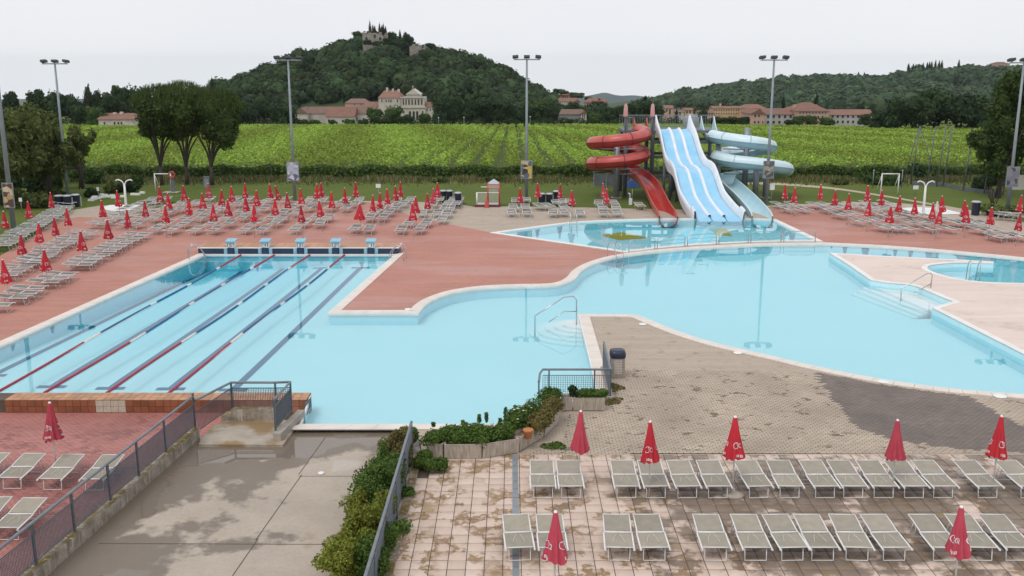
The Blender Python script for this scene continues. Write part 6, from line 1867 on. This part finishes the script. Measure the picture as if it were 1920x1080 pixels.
# --- vineyard
def vineyard():
    rg = np.random.default_rng(9); P, D, SZ, TN = [], [], [], []
    row = 2.5
    for X in np.arange(-190, 215, row):
        # rows run straight away from the baths; the field's corner is cut on the left
        y0 = max(95.5 + rg.uniform(-.3, .3), abs(X) / .60); y1 = 322 + 6 * math.sin(X * .02)
        if X < -49: y0 = max(y0, 95 + (-49 - X) * 1.4)
        if X > 60: y1 = min(y1, 322 - (X - 60) * .95 if X < 135 else 250)
        if y1 <= y0: continue
        y = y0
        while y < y1:
            seg = 14.0; ye = min(y + seg, y1); L_ = ye - y
            dens = 22 if y < 130 else (16 if y < 190 else 10)
            n = int(L_ * dens)
            yy = rg.uniform(y, ye, n)
            vig = .5 + .5 * np.sin(yy * .9 + X * 1.7) * .6 + rg.normal(0, .2, n)
            P.append(np.stack([X + rg.normal(0, .40, n), yy, .45 + (1.0 + .28 * vig) * np.sqrt(rg.uniform(0, 1, n))], 1))
            SZ.append(np.full(n, .24 if y < 130 else (.30 if y < 190 else .40)))
            TN.append(np.clip(.5 + .25 * np.sin(X * .31 + yy * .043) + rg.normal(0, .12, n), 0, 1))
            y = ye
    P = np.concatenate(P); SZ = np.concatenate(SZ); TN = np.concatenate(TN); n = len(P)
    g = np.where(P[:, 1] <= 96, -.03, np.where(P[:, 1] <= 330, -.03 - .043 * (P[:, 1] - 96), -10.1)); P[:, 2] += g
    nm = rg.normal(size=(n, 3)) * .7 + np.array([0, -.15, 1.15]); nm /= np.linalg.norm(nm, axis=1)[:, None]
    t = np.cross(nm, rg.normal(size=(n, 3))); t /= np.linalg.norm(t, axis=1)[:, None]; b = np.cross(nm, t)
    s = (SZ * rg.uniform(.6, 1.3, n))[:, None]
    V = np.stack([P - t * s * .62, P - b * s * .5, P + t * s * .62, P + b * s * .5], 1).reshape(-1, 3)
    return V, np.arange(4 * n).reshape(-1, 4), TN
gy = [95.5, 150, 200, 260, 329]; gm = MB()
for i in range(4): gm.add([(x_, y_, terr(0, y_) + .03) for x_, y_ in ((-.58 * gy[i] - (0 if i else -8), gy[i]), (.62 * gy[i], gy[i]), (.62 * gy[i + 1], gy[i + 1]), (-.58 * gy[i + 1], gy[i + 1]))], [(0, 1, 2, 3)])
struct(gm.build("vineyard_floor", "vine_floor"))
V, F, TN = vineyard()
me = np_mesh("vineyard", V, F, TN); me.materials.append(MATS["leaf_vine"]); stuff(put("vineyard", me, None), "broad bright green vineyard in long rows behind the lawn", "vineyard")
# headland row with posts; its shade is put into the darker leaf colour
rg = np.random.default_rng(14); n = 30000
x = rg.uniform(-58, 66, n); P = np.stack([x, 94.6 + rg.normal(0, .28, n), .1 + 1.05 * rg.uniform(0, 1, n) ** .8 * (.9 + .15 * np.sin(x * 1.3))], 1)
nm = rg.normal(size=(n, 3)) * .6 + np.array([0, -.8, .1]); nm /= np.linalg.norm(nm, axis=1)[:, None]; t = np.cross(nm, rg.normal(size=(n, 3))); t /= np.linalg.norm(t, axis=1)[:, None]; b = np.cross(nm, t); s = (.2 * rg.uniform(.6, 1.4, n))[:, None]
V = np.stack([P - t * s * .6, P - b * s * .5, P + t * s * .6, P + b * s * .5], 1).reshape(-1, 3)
me = np_mesh("headland_vines", V, np.arange(4 * n).reshape(-1, 4), rg.uniform(0, .8, n)); me.materials.append(MATS["leaf_vine_shaded"]); stuff(put("headland_vines", me, None), "dark shaded front row of vines facing the lawn", "vines")
pst = MB().tube([(0, 0, -.1), (0, 0, 1.35)], .05, 6).mesh("vine_post"); pst.materials.append(MATS["bark"])
for i, x in enumerate(np.arange(-46, 54, 2.3)):
    o = put("vine_post", pst, None, None, (x, 94.2, -.03)); tag(o, "dark wooden end post of a vine row, %s from left" % ordn(i), "post", "end posts of the vine rows")
# rough grass strip before the vines
n = 26000; x = rg.uniform(-60, 68, n); P = np.stack([x, 93.6 - np.abs(rg.normal(0, 1.9, n)), np.full(n, -.05)], 1)
h = rg.uniform(.12, .5, n) * (.6 + .5 * (np.sin(x * .7) * np.sin(x * .23 + 1) > -.2)); w = rg.uniform(.02, .06, n); lx = rg.normal(0, .12, n)
V = np.stack([P - np.stack([w, 0 * w, 0 * w], 1), P + np.stack([w, 0 * w, 0 * w], 1), P + np.stack([lx + w * .3, 0 * w - .05, h], 1), P + np.stack([lx - w * .3, 0 * w - .05, h], 1)], 1).reshape(-1, 3)
F = np.arange(4 * n).reshape(-1, 4); k = rg.uniform(size=n) < .6
for sel, mt, nm_, lb in ((k, "dry_grass", "dry_grass", "tall straw-coloured grass along the vineyard front"), (~k, "green_grass", "rough_grass", "rough green grass along the vineyard front")):
    F2 = np.arange(4 * sel.sum()).reshape(-1, 4); V2 = V.reshape(-1, 4, 3)[sel].reshape(-1, 3)
    me = np_mesh(nm_, V2, F2, rg.uniform(0, 1, sel.sum())); me.materials.append(MATS[mt]); stuff(put(nm_, me, None), lb, "grass")
# bare soil wedge at the right end of the vineyard
so = [AT(1598, 251, 255), AT(1640, 238, 290), AT(1660, 244, 285), AT(1650, 254, 250)]
m_ = MB().add([(p.x, p.y, terr(p.x, p.y) + .35) for p in so] + [(p.x, p.y, terr(p.x, p.y) - .5) for p in so], [(0, 1, 2, 3), (0, 4, 5, 1), (3, 7, 4, 0), (1, 5, 6, 2), (2, 6, 7, 3)]); struct(m_.build("bare_soil", "soil"))

# ================================================================== HILLS
def ridge(prof, Y, drop, name, front, back, base_z, nx=70, ny=26):
    px = np.array([p[0] for p in prof], float); py = np.array([p[1] for p in prof], float) + drop
    X = np.array([AT(a, b, Y).x for a, b in zip(px, py)]); Z = np.array([AT(a, b, Y).z for a, b in zip(px, py)])
    xs_ = np.linspace(X[0], X[-1], nx)
    zr = np.interp(xs_, X, Z)
    def hgt(x, y):
        z = np.interp(x, X, Z)
        t = np.where(y < Y, (y - front) / (Y - front), (back - y) / (back - Y)); t = np.clip(t, 0, 1)
        return base_z(y) + np.maximum(z - base_z(y), 0) * np.sin(t * math.pi / 2) ** 1.15
    ys_ = np.linspace(front, back, ny); vs = []
    XX, YY = np.meshgrid(xs_, ys_); ZZ = hgt(XX, YY)
    V = np.stack([XX.ravel(), YY.ravel(), ZZ.ravel()], 1)
    F = np.array([(j * nx + i, j * nx + i + 1, (j + 1) * nx + i + 1, (j + 1) * nx + i) for j in range(ny - 1) for i in range(nx - 1)])
    me = np_mesh(name, V, F); return me, hgt, X
gz = lambda y: -10.1 - .0365 * (np.asarray(y) - 330)
castle = [(380, 205), (415, 168), (440, 150), (470, 142), (500, 136), (530, 120), (560, 105), (590, 96), (620, 90), (650, 80), (680, 70), (705, 66), (735, 66), (755, 74), (770, 84), (800, 94), (820, 95), (850, 99), (880, 104), (905, 110), (930, 122), (960, 138), (990, 158), (1020, 172), (1050, 188), (1090, 215)]
me, hc, XC = ridge(castle, 600, 22, "castle_hill", 455, 820, gz)
me.materials.append(MATS["hill_ground"]); struct(put("castle_hill", me, None))
right = [(1130, 215), (1180, 190), (1230, 180), (1300, 166), (1360, 156), (1420, 149), (1480, 144), (1530, 138), (1560, 139), (1590, 141), (1640, 147), (1662, 146), (1690, 130), (1720, 126), (1800, 124), (1860, 124), (1920, 124), (2000, 119), (2200, 112), (2500, 112)]
me, hr, XR = ridge(right, 1150, 19, "wooded_ridge", 560, 1700, gz, 80, 30)
me.materials.append(MATS["hill_ground"]); struct(put("wooded_ridge", me, None))
farr = [(1000, 200), (1060, 186), (1100, 183), (1120, 179), (1140, 174), (1152, 178), (1175, 181), (1200, 180), (1230, 184), (1300, 190)]
me, hf, XF = ridge(farr, 6000, 0, "distant_hills", 4600, 7200, gz, 40, 10)
me.materials.append(MATS["far_hill"]); struct(put("distant_hills", me, None))
farl = [(-300, 192), (-100, 190), (60, 186), (140, 188), (260, 192), (420, 196)]
me, hf2, _ = ridge(farl, 6200, 0, "distant_plain", 4800, 7200, gz, 30, 8)
me.materials.append(MATS["far_hill"]); struct(put("distant_plain", me, None))
def forest(name, label, hgt, Xr, front, Yr, n, mat, w0, w1, leafn, lsize, seed, clear=None):
    rg = np.random.default_rng(seed)
    tp = []
    for k in range(7): tp.append(crown_tpl(rg, "dome", leafn, lsize, 4 + k % 3))
    Vs, Fs, T, o = [], [], [], 0
    cnt = 0
    while cnt < n:
        y = front + (Yr * 1.03 - front) * rg.uniform(0, 1) ** .85; x = rg.uniform(Xr[0], Xr[-1])
        if abs(x) > .56 * y + 20: continue
        z = float(hgt(np.array(x), np.array(y)))
        if z < float(gz(y)) + 1.5 and y > front + 30: continue
        if clear and clear(x, y): continue
        w = rg.uniform(w0, w1); h = w * rg.uniform(.8, 1.15)
        V, F = tp[rg.integers(7)]
        a = rg.uniform(0, 6.28); c_, s_ = math.cos(a), math.sin(a)
        q = np.stack([(V[:, 0] * c_ - V[:, 1] * s_) * w, (V[:, 0] * s_ + V[:, 1] * c_) * w, V[:, 2] * h], 1) + np.array([x, y, z + h * .45])
        Vs.append(q.astype(np.float32)); Fs.append(F + o); o += len(V); T.append(np.full(len(F), np.clip(rg.normal(.42, .36), 0, 1))); cnt += 1
    me = np_mesh(name, np.concatenate(Vs), np.concatenate(Fs), np.concatenate(T)); me.materials.append(MATS[mat])
    return stuff(put(name, me, None), label, "forest")
castle_clear = lambda x, y: (AT(678, 80, 575).x < x < AT(742, 80, 575).x and 548 < y < 590) or (AT(760, 90, 580).x < x < AT(800, 90, 580).x and 555 < y < 592) or (y < 480 and AT(540, 200, 440).x < x < AT(815, 200, 440).x)
forest("hill_forest", "dense broadleaf forest covering the castle hill", hc, XC, 440, 600, 950, "leaf_forest", 3.4, 6.8, 260, .2, 5, castle_clear)
mead = [(AT(1590, 158, 950).x, AT(1640, 158, 950).x, 880, 1050), (AT(1770, 148, 960).x, AT(1825, 148, 960).x, 890, 1010), (AT(1567, 190, 740).x, AT(1585, 178, 740).x, 660, 860)]
forest("ridge_forest", "dark blue-green forest on the long ridge at right", hr, XR, 570, 1150, 1800, "leaf_right_hill", 5.0, 9.5, 110, .26, 6, lambda x, y: any(a < x < b and c < y < d for a, b, c, d in mead))
for a, b, c, d in mead:
    n_ = 8; vs = []
    for j in range(n_ + 1):
        for i in range(n_ + 1):
            x = a + (b - a) * i / n_ + 4 * math.sin(j * 2.1); y = c + (d - c) * j / n_ + 5 * math.sin(i * 1.7); vs.append((x, y, float(hr(np.array(x), np.array(y))) + 1.0))
    struct(MB().add(vs, [(j * (n_ + 1) + i, j * (n_ + 1) + i + 1, (j + 1) * (n_ + 1) + i + 1, (j + 1) * (n_ + 1) + i) for j in range(n_) for i in range(n_)], True).build("hill_meadow", "meadow"))
# cypresses on the ridge line and on the castle top
cy = [(1703, 118, 128), (1712, 119, 128), (1716, 121, 129), (1722, 121, 129), (1730, 117, 128), (1738, 116, 128), (1742, 115, 128), (1746, 114, 128), (1753, 112, 128), (1760, 113, 127), (1765, 112, 127), (1797, 111, 126), (1609, 134, 143), (1620, 135, 143)]
for i, (x, a, b) in enumerate(sorted(cy)): tree(x, a, b + 4, 7, 1130, "leaf_cypress", "thin dark cypress on the right ridge line, %s from left" % ordn(i), "cypresses on the ridge", "cypress", name="cypress_tree", ground=AT(x, b + 9, 1130).z, low=0)
for i, (x, a, b) in enumerate(((694, 38, 64), (699.5, 46, 64), (703, 47, 64), (712, 42, 66), (716, 47, 66), (719, 43, 66), (723, 48, 66), (750, 55, 72))): tree(x, a, b, 7 if i < 7 else 6, 590, "leaf_ruin" if i < 7 else "leaf_cypress", "dark spire-like cypress above the castle ruin, %s from left" % ORD[i], "cypresses on the castle top", "cypress", name="cypress_tree", ground=AT(x, b + 6, 590).z, low=0)
for i, (x, a, b, w) in enumerate(((762, 60, 84, 16), (770, 66, 86, 16), (808, 79, 96, 26), (735, 56, 80, 22), (672, 56, 80, 24), (690, 72, 88, 20), (708, 74, 90, 22), (724, 70, 88, 18))): tree(x, a, b, w, 586 if i < 5 else 562, "leaf_forest", "round dark tree crowning the castle hill, %s from left" % ORD[[5, 6, 7, 4, 0, 1, 2, 3][i]], "trees crowning the castle hill", ground=AT(x, b + 6, 586 if i < 5 else 562).z)
for i, (x, a, b) in enumerate(((1268, 203, 236), (399, 144, 178), (1468, 182, 208), (1530, 178, 205), (1210, 180, 190))): tree(x, a, b, 11 if i < 4 else 12, (330, 420, 420, 420, 430)[i], "leaf_cypress", ["slim cypress just right of the tower", "pointed conifer at the castle hill's left foot", "dark conifer behind the long pink building, left", "dark conifer behind the long building's centre", "dark conifer behind the tower"][i], "conifers in the valley", "tall" if i > 1 else "cypress", name="conifer_tree")
for i, (x, a, b, w) in enumerate(((1052, 165, 180, 30), (1082, 172, 187, 30), (1104, 179, 193, 18))): tree(x, a, b, w, 480, "leaf_belt", "umbrella pine above the small hill town, %s from left" % ORD[i], "umbrella pines", "umbrella", name="umbrella_pine", ground=AT(x, b + 12, 480).z)

# ================================================================== BUILDINGS
def gable(root, x0, x1, y0, y1, ze, zr, mat, axis='x', over=.35, hip=0.0, name="roof"):
    xm, ym = (x0 + x1) / 2, (y0 + y1) / 2; t = .22
    if axis == 'x':
        hx = hip * (x1 - x0) / 2
        a = [(x0 - over, y0 - over, ze), (x1 + over, y0 - over, ze), (x1 + over, y1 + over, ze), (x0 - over, y1 + over, ze), (x0 - over * (hip == 0) + hx, ym, zr), (x1 + over * (hip == 0) - hx, ym, zr)]
        f = [(0, 1, 5, 4), (2, 3, 4, 5), (1, 2, 5), (3, 0, 4), (3, 2, 1, 0)]
    else:
        hy = hip * (y1 - y0) / 2
        a = [(x0 - over, y0 - over, ze), (x1 + over, y0 - over, ze), (x1 + over, y1 + over, ze), (x0 - over, y1 + over, ze), (xm, y0 - over * (hip == 0) + hy, zr), (xm, y1 + over * (hip == 0) - hy, zr)]
        f = [(0, 4, 5, 3), (1, 2, 5, 4), (0, 1, 4), (2, 3, 5), (3, 2, 1, 0)]
    return MB().add(a, f).build(name, mat, root)
def window(root, x, y, z, w, h, arch=False):
    f = MB().box(x - w / 2 - .1, x + w / 2 + .1, y - .07, y + .02, z - .1, z + h + .1).build("window", "stucco_white", root)
    m_ = MB()
    if arch:
        pts = [(x - w / 2, z), (x + w / 2, z)] + [(x + w / 2 * math.cos(R(a)), z + h - w / 2 + w / 2 * math.sin(R(a))) for a in range(0, 181, 30)]
        m_.add([(a, y - .10, b) for a, b in pts], [tuple(range(len(pts)))])
    else: m_.box(x - w / 2, x + w / 2, y - .10, y - .072, z, z + h)
    m_.build("pane", "window_dark", f)
def house(label, L_, R_, base, eave, rdg, Y, wall, roof, wins=(), axis='x', depth=9, hip=0.0, name="house", cat="house", wpx=3.0, hpx=4.5, arch=False, group="buildings beyond the vineyard", chim=None):
    x0, x1 = AT(L_, base, Y).x, AT(R_, base, Y).x; zb = min(AT(L_, base, Y).z, terr(x0, Y)) - 2.5; ze = AT(L_, eave, Y).z; zr = AT(L_, rdg, Y).z; s_ = mpp(Y)
    o = empty(name, ((x0 + x1) / 2, Y, zb)); tag(o, label, cat, group); M_ = Matrix.Translation(-o.location)
    h = empty("x"); 
    bpy.data.objects.remove(h)
    cx = o.location.x
    w = MB().box(x0 - cx, x1 - cx, 0, depth, 0, ze - zb)
    if axis == 'y': w.add([(x0 - cx, 0.001, ze - zb), (x1 - cx, .001, ze - zb), (0, .001, zr - zb - .1)], [(0, 1, 2)])
    w.build("wall", wall, o)
    r = gable(o, x0 - cx, x1 - cx, 0, depth, ze - zb + .01, zr - zb + .01, roof, axis, hip=hip)
    for q in wins:
        p = AT(q[0], q[1], Y); ww = (q[2] if len(q) > 2 else wpx) * s_; hh = (q[3] if len(q) > 3 else hpx) * s_
        window(o, p.x - cx, 0, p.z - zb - hh / 2, ww, hh, arch)
    if chim:
        for c in chim:
            p = AT(c[0], c[1], Y); MB().box(p.x - cx - .4, p.x - cx + .4, depth * .4, depth * .5, ze - zb, p.z - zb).build("chimney", wall, r)
    return o
house("long white barn with brown roof at the left of the villa", 552, 577, 224, 213, 202, 398, "stucco_white", "roof_brown", [(556, 217, 2.5, 4)], 'y', 12, cat="barn", name="barn")
house("white barn wing with long brown roof left of the villa", 577.5, 622, 226, 213, 201, 402, "stucco_white", "roof_brown", [], 'x', 10, cat="barn", name="barn")
house("gabled white barn with sweeping red roof in the farm group", 612, 664, 230, 219, 201, 394, "stucco_white", "roof_tile", [(617, 226, 4, 4), (643, 227, 4, 4)], 'x', 12, cat="barn", name="barn")
house("white arcaded farm building adjoining the villa", 665, 702, 230, 213, 200, 400, "stucco_white", "roof_brown", [(668, 223, 5, 8), (682, 224, 4, 6)], 'x', 10, arch=True, cat="barn", name="barn")
house("low house with red roof behind the barns", 647, 690, 199, 193.5, 185.5, 445, "stucco_pink", "roof_brown", [(665, 196, 2, 3), (677, 196, 2, 3)], hip=.4)
house("long low wing with red roof joining the villa", 684, 735, 210, 200, 191.5, 432, "stucco_white", "roof_tile", [(722, 204, 2.5, 4)])
house("right wing of the villa with small red roof", 797, 811, 222, 201, 192, 428, "stucco_white", "roof_tile", [(801, 206, 2, 4), (807, 206, 2, 4)])
v = house("white villa body with red hipped roof", 711, 752, 230, 183.5, 170.5, 430, "stucco_white", "roof_tile", [(716, 189, 2, 5), (724, 189, 2, 5), (729, 189, 2, 5), (733, 189, 2, 5), (745, 189, 2, 5)], hip=.35, depth=16, chim=[(722, 165), (733, 167), (744, 168)], cat="villa", name="villa")
Y = 427.0; s_ = mpp(Y); x0, x1 = AT(751, 230, Y).x, AT(797, 230, Y).x; cx = (x0 + x1) / 2; zb = terr(cx, Y) - 2
vf = empty("temple_front", (cx, Y, zb)); tag(vf, "white temple-fronted church facade of the villa with pediment and arches", "church", "buildings beyond the vineyard")
zz = lambda py: AT(760, py, Y).z - zb
xx = lambda px: AT(px, 200, Y).x - cx
MB().box(xx(751), xx(797), 0, 14, 0, zz(201)).build("lower_storey", "stucco_white", vf)
MB().box(xx(752.5), xx(795.5), .3, 14, zz(201), zz(183)).build("upper_storey", "stucco_white", vf)
MB().box(xx(749.5), xx(798.5), -.5, .6, zz(202), zz(199.8)).build("cornice", "stucco_cream", vf); MB().box(xx(751), xx(797), -.25, .6, zz(183.8), zz(182)).build("cornice", "stucco_cream", vf)
MB().box(xx(762), xx(787), .2, 12, zz(182), zz(177)).build("attic", "stucco_white", vf)
MB().add([(xx(760.5), -.2, zz(177.3)), (xx(788.5), -.2, zz(177.3)), (xx(774.5), -.2, zz(167)), (xx(760.5), 12, zz(177.3)), (xx(788.5), 12, zz(177.3)), (xx(774.5), 12, zz(167))], [(0, 1, 2), (5, 4, 3), (0, 2, 5, 3), (1, 4, 5, 2), (0, 3, 4, 1)]).build("pediment", "stucco_cream", vf)
MB().lathe([(.5, 0), (.3, .5), (.35, 1.0), (.15, 1.5)], 8, (xx(774.5), 1, zz(167.2))).build("statue", "stone_ruin", vf)
for px in (754, 759, 764, 770, 776, 782, 788, 794): MB().box(xx(px) - .22, xx(px) + .22, -.02 + .02, .32, zz(200), zz(184)).build("pilaster", "stucco_cream", vf)
for px in (756.5, 761.5, 767, 773, 779, 785, 791): window(vf, xx(px), .3, zz(196.5), 2.2 * s_, 9.5 * s_)
for px in (768.5, 775.5, 782): window(vf, xx(px), 0, zz(225.5), 4.2 * s_, 17 * s_, True)
for px in (757, 792.5): window(vf, xx(px), 0, zz(213), 2.4 * s_, 5 * s_)
house("long grey barn with brown roof below the hill town", 1042, 1090, 234, 214.5, 206, 372, "barn_grey", "roof_brown", [], depth=10, cat="barn", name="barn")
house("pale gable end adjoining the long grey barn", 1089, 1099.5, 234, 213.5, 207, 371, "stucco_white", "roof_brown", [(1092.5, 219, 1.4, 9), (1095.5, 219, 1.4, 9)], 'y', 10, cat="barn", name="barn")
house("hill town house with long red roof", 1049, 1082, 203, 190.5, 184, 470, "stucco_cream", "roof_tile", [(1070, 195), (1074, 197)])
house("upper pink hill town house under the umbrella pine", 1052, 1076, 187, 178, 174, 485, "stucco_pink", "roof_tile", [(1056, 181.5, 2, 3.5), (1060, 181.5, 2, 3.5), (1064, 181.5, 2, 3.5), (1069, 181.5, 2, 3.5), (1073, 181.5, 2, 3.5)], hip=.3)
house("small cream hill town house in the middle", 1076, 1088, 205, 191.5, 186, 466, "stucco_cream", "roof_tile", [(1080, 195)], 'y')
house("large pink hill town house with hipped roof", 1098, 1139, 209, 192, 184, 462, "stucco_pink", "roof_tile", [(1102, 196), (1106, 196), (1112, 195), (1117, 195), (1122, 194), (1127, 195), (1132, 199), (1136, 199), (1102, 203), (1132, 205)], hip=.4)
house("pale house just right of the tower railing", 1247, 1262, 216, 203, 198, 430, "stucco_pink", "roof_tile", [(1250, 207), (1256, 207), (1256, 212)])
house("small ochre house right of the tower", 1284, 1299, 216, 206, 203, 440, "stucco_ochre", "roof_tile", [(1288, 210), (1294, 210)])
house("low cream house between tower and palazzo", 1262, 1282, 218, 210, 206.5, 435, "stucco_cream", "roof_brown", [(1267, 213), (1275, 213)])
for k, (a, b) in enumerate(((1310, 1326), (1326, 1338))): house("distant town house left of the ochre palazzo, %s one" % ("left" if k == 0 else "right"), a, b, 222, 212, 208, 470, ("stucco_white", "stucco_pink")[k], "roof_tile", [(a + 4, 215), (a + 9, 215)])
house("long ochre palazzo with many small windows", 1336, 1420, 224, 203, 199.5, 480, "stucco_ochre", "roof_tile", [(1339 + 4.6 * i, 206.5 + 6.5 * j, 1.8, 3.2) for i in range(17) for j in range(2)], cat="palazzo", name="palazzo", chim=[(1354, 195), (1424, 196)])
house("ochre palazzo centre block with red roof", 1388, 1436, 224, 203.5, 196, 476, "stucco_ochre", "roof_tile", [(1391 + 5 * i, 208, 1.8, 3.2) for i in range(3)], hip=.5, cat="palazzo", name="palazzo")
house("pink gabled house at the left end of the long building", 1406, 1433, 241, 213.5, 206, 333, "stucco_pink", "roof_tile", [(1416, 217, 3.2, 4.5), (1423, 217, 3.2, 4.5), (1415, 229, 3.2, 4.5), (1422, 229, 3.2, 4.5), (1430, 229, 2, 4.5)], 'y', 14)
house("long grey two-storey building with red roof, left wing", 1433.5, 1494, 240, 214.5, 204.5, 338, "stucco_grey", "roof_tile", [(1440 + 10.6 * i, 218.5 + 10.5 * j, 4.2, 5) for i in range(5) for j in range(2)], depth=12)
house("pink centre block with tall hipped roof of the long building", 1494, 1553, 240, 208.5, 193.5, 334, "stucco_pink", "roof_tile", [(1500 + 6.0 * i, 211.5, 2.6, 3) for i in range(9)] + [(1534, 220, 3, 5), (1542, 220, 3, 5)], hip=.75, depth=18, chim=[(1503, 198), (1543, 198)])
house("long grey two-storey building with red roof, right wing", 1553.5, 1637, 240, 215.5, 206.5, 339, "stucco_grey", "roof_tile", [(1561 + 9.6 * i, 218.5 + 10 * j, 3.8, 5) for i in range(8) for j in range(2)], depth=12)
house("pale house with orange roof among the left trees", 186, 252, 243, 224, 213.5, 296, "stucco_cream", "roof_tile", [(196, 231), (215, 231), (222, 231), (228, 231)], depth=10, chim=[(204, 212), (217, 211)])
house("orange roof peeping above the far left trees", 36, 52, 212, 204, 198, 350, "stucco_cream", "roof_tile", [(41, 208)])
house("tiny orange-roofed house in the left tree line", 154, 165, 215, 207, 200, 340, "stucco_cream", "roof_tile", [(158, 210)], 'y', 6)
house("white house with red roof left of the villa group", 480, 499, 227, 215, 206, 352, "stucco_white", "roof_tile", [(485, 219), (493, 219)])
house("cream house on the right ridge line", 1868, 1893, 127, 119.5, 116, 1120, "stucco_pink", "roof_tile", [(1873, 122.5, 1.5, 2.5), (1880, 122.5, 1.5, 2.5), (1887, 122.5, 1.5, 2.5)], depth=16, hip=.5)
# domed pavilion behind the tower
p = AT(1295, 240, 230); o = empty("domed_pavilion", (p.x, 230, terr(p.x, 230))); tag(o, "grey glazed dome seen behind the tower railing", "pavilion")
r_ = 15 * mpp(230); zt = AT(1295, 214, 230).z - o.location.z
MB().lathe([(r_, 0), (r_, zt - r_ * .9), (r_ * .92, zt - r_ * .5), (r_ * .7, zt - r_ * .2), (r_ * .35, zt - r_ * .04), (.05, zt)], 16).build("dome", "dome_grey", o)
for k in range(16):
    a = 2 * math.pi * k / 16
    MB().tube([((rr_a + .05) * math.cos(a), (rr_a + .05) * math.sin(a), z_) for rr_a, z_ in ((r_, zt - r_ * .9), (r_ * .92, zt - r_ * .5), (r_ * .7, zt - r_ * .2), (r_ * .35, zt - r_ * .04), (.05, zt))], .05, 4).build("dome_rib", "lid_grey", o)
# castle ruin
def ruin(label, L_, R_, y0, y1, Y, seed, holes=True):
    x0, x1 = AT(L_, y1, Y).x, AT(R_, y1, Y).x; zt = AT(L_, y0, Y).z; zb = AT(L_, y1, Y).z - 6; rg = random.Random(seed); o = empty("castle_ruin", ((x0 + x1) / 2, Y, zb)); tag(o, label, "ruin", "ruins on the castle hill"); cx = (x0 + x1) / 2
    n = 12; w = (x1 - x0) / n
    m_ = MB()
    for i in range(n): m_.box(x0 - cx + w * i, x0 - cx + w * (i + 1), 0, 5, 0, zt - zb - rg.uniform(0, 1.2) - (1.6 if i in (9, 10) else 0))
    m_.build("ruin_wall", "stone_ruin", o)
    if holes:
        for i, (u, v_) in enumerate(((.16, .6), (.5, .72), (.72, .6))): window(o, x0 - cx + (x1 - x0) * u, 0, (zt - zb) * v_, 1.6, 2.2, True)
ruin("stone castle ruin crowning the hill", 680, 726, 60, 80, 572, 1)
ruin("low pale ruin wall right of the castle ruin", 768, 797, 82.5, 95, 576, 2, False)
# little lamps at the vineyard's far edge
for k, (x, y, yt) in enumerate(((822.5, 236, 221), (870, 235, 220), (994, 235, 219))):
    p = AT(x, y, 326); z = terr(p.x, 326); o = empty("lane_lamp", (p.x, 326, z)); tag(o, "small white globe lamp at the vineyard's far edge, %s from left" % ORD[k], "lamp", "lane lamps")
    h = AT(x, yt, 326).z - z
    MB().tube([(0, 0, 0), (0, 0, h)], .07, 6).build("pole", "galvanised", o); MB().lathe([(.05, -.2), (.25, 0), (.05, .2)], 8, (0, 0, h)).build("globe", "tray_white", o)

# ================================================================== AIR
m = bpy.data.materials.new("haze_air"); m.use_nodes = True; t = m.node_tree; t.nodes.clear()
o_ = t.nodes.new("ShaderNodeOutputMaterial"); pv = t.nodes.new("ShaderNodeVolumePrincipled")
pv.inputs["Color"].default_value = (0.80, 0.90, 1.0, 1); pv.inputs["Density"].default_value = 0.00004; pv.inputs["Anisotropy"].default_value = 0.0
t.links.new(pv.outputs[0], o_.inputs["Volume"])
MATS["haze_air"] = m
hz = MB().box(-7600, 7600, -80, 7600, -290, 62).build("haze", "haze_air"); stuff(hz, "thin pale haze over the valley", "haze")
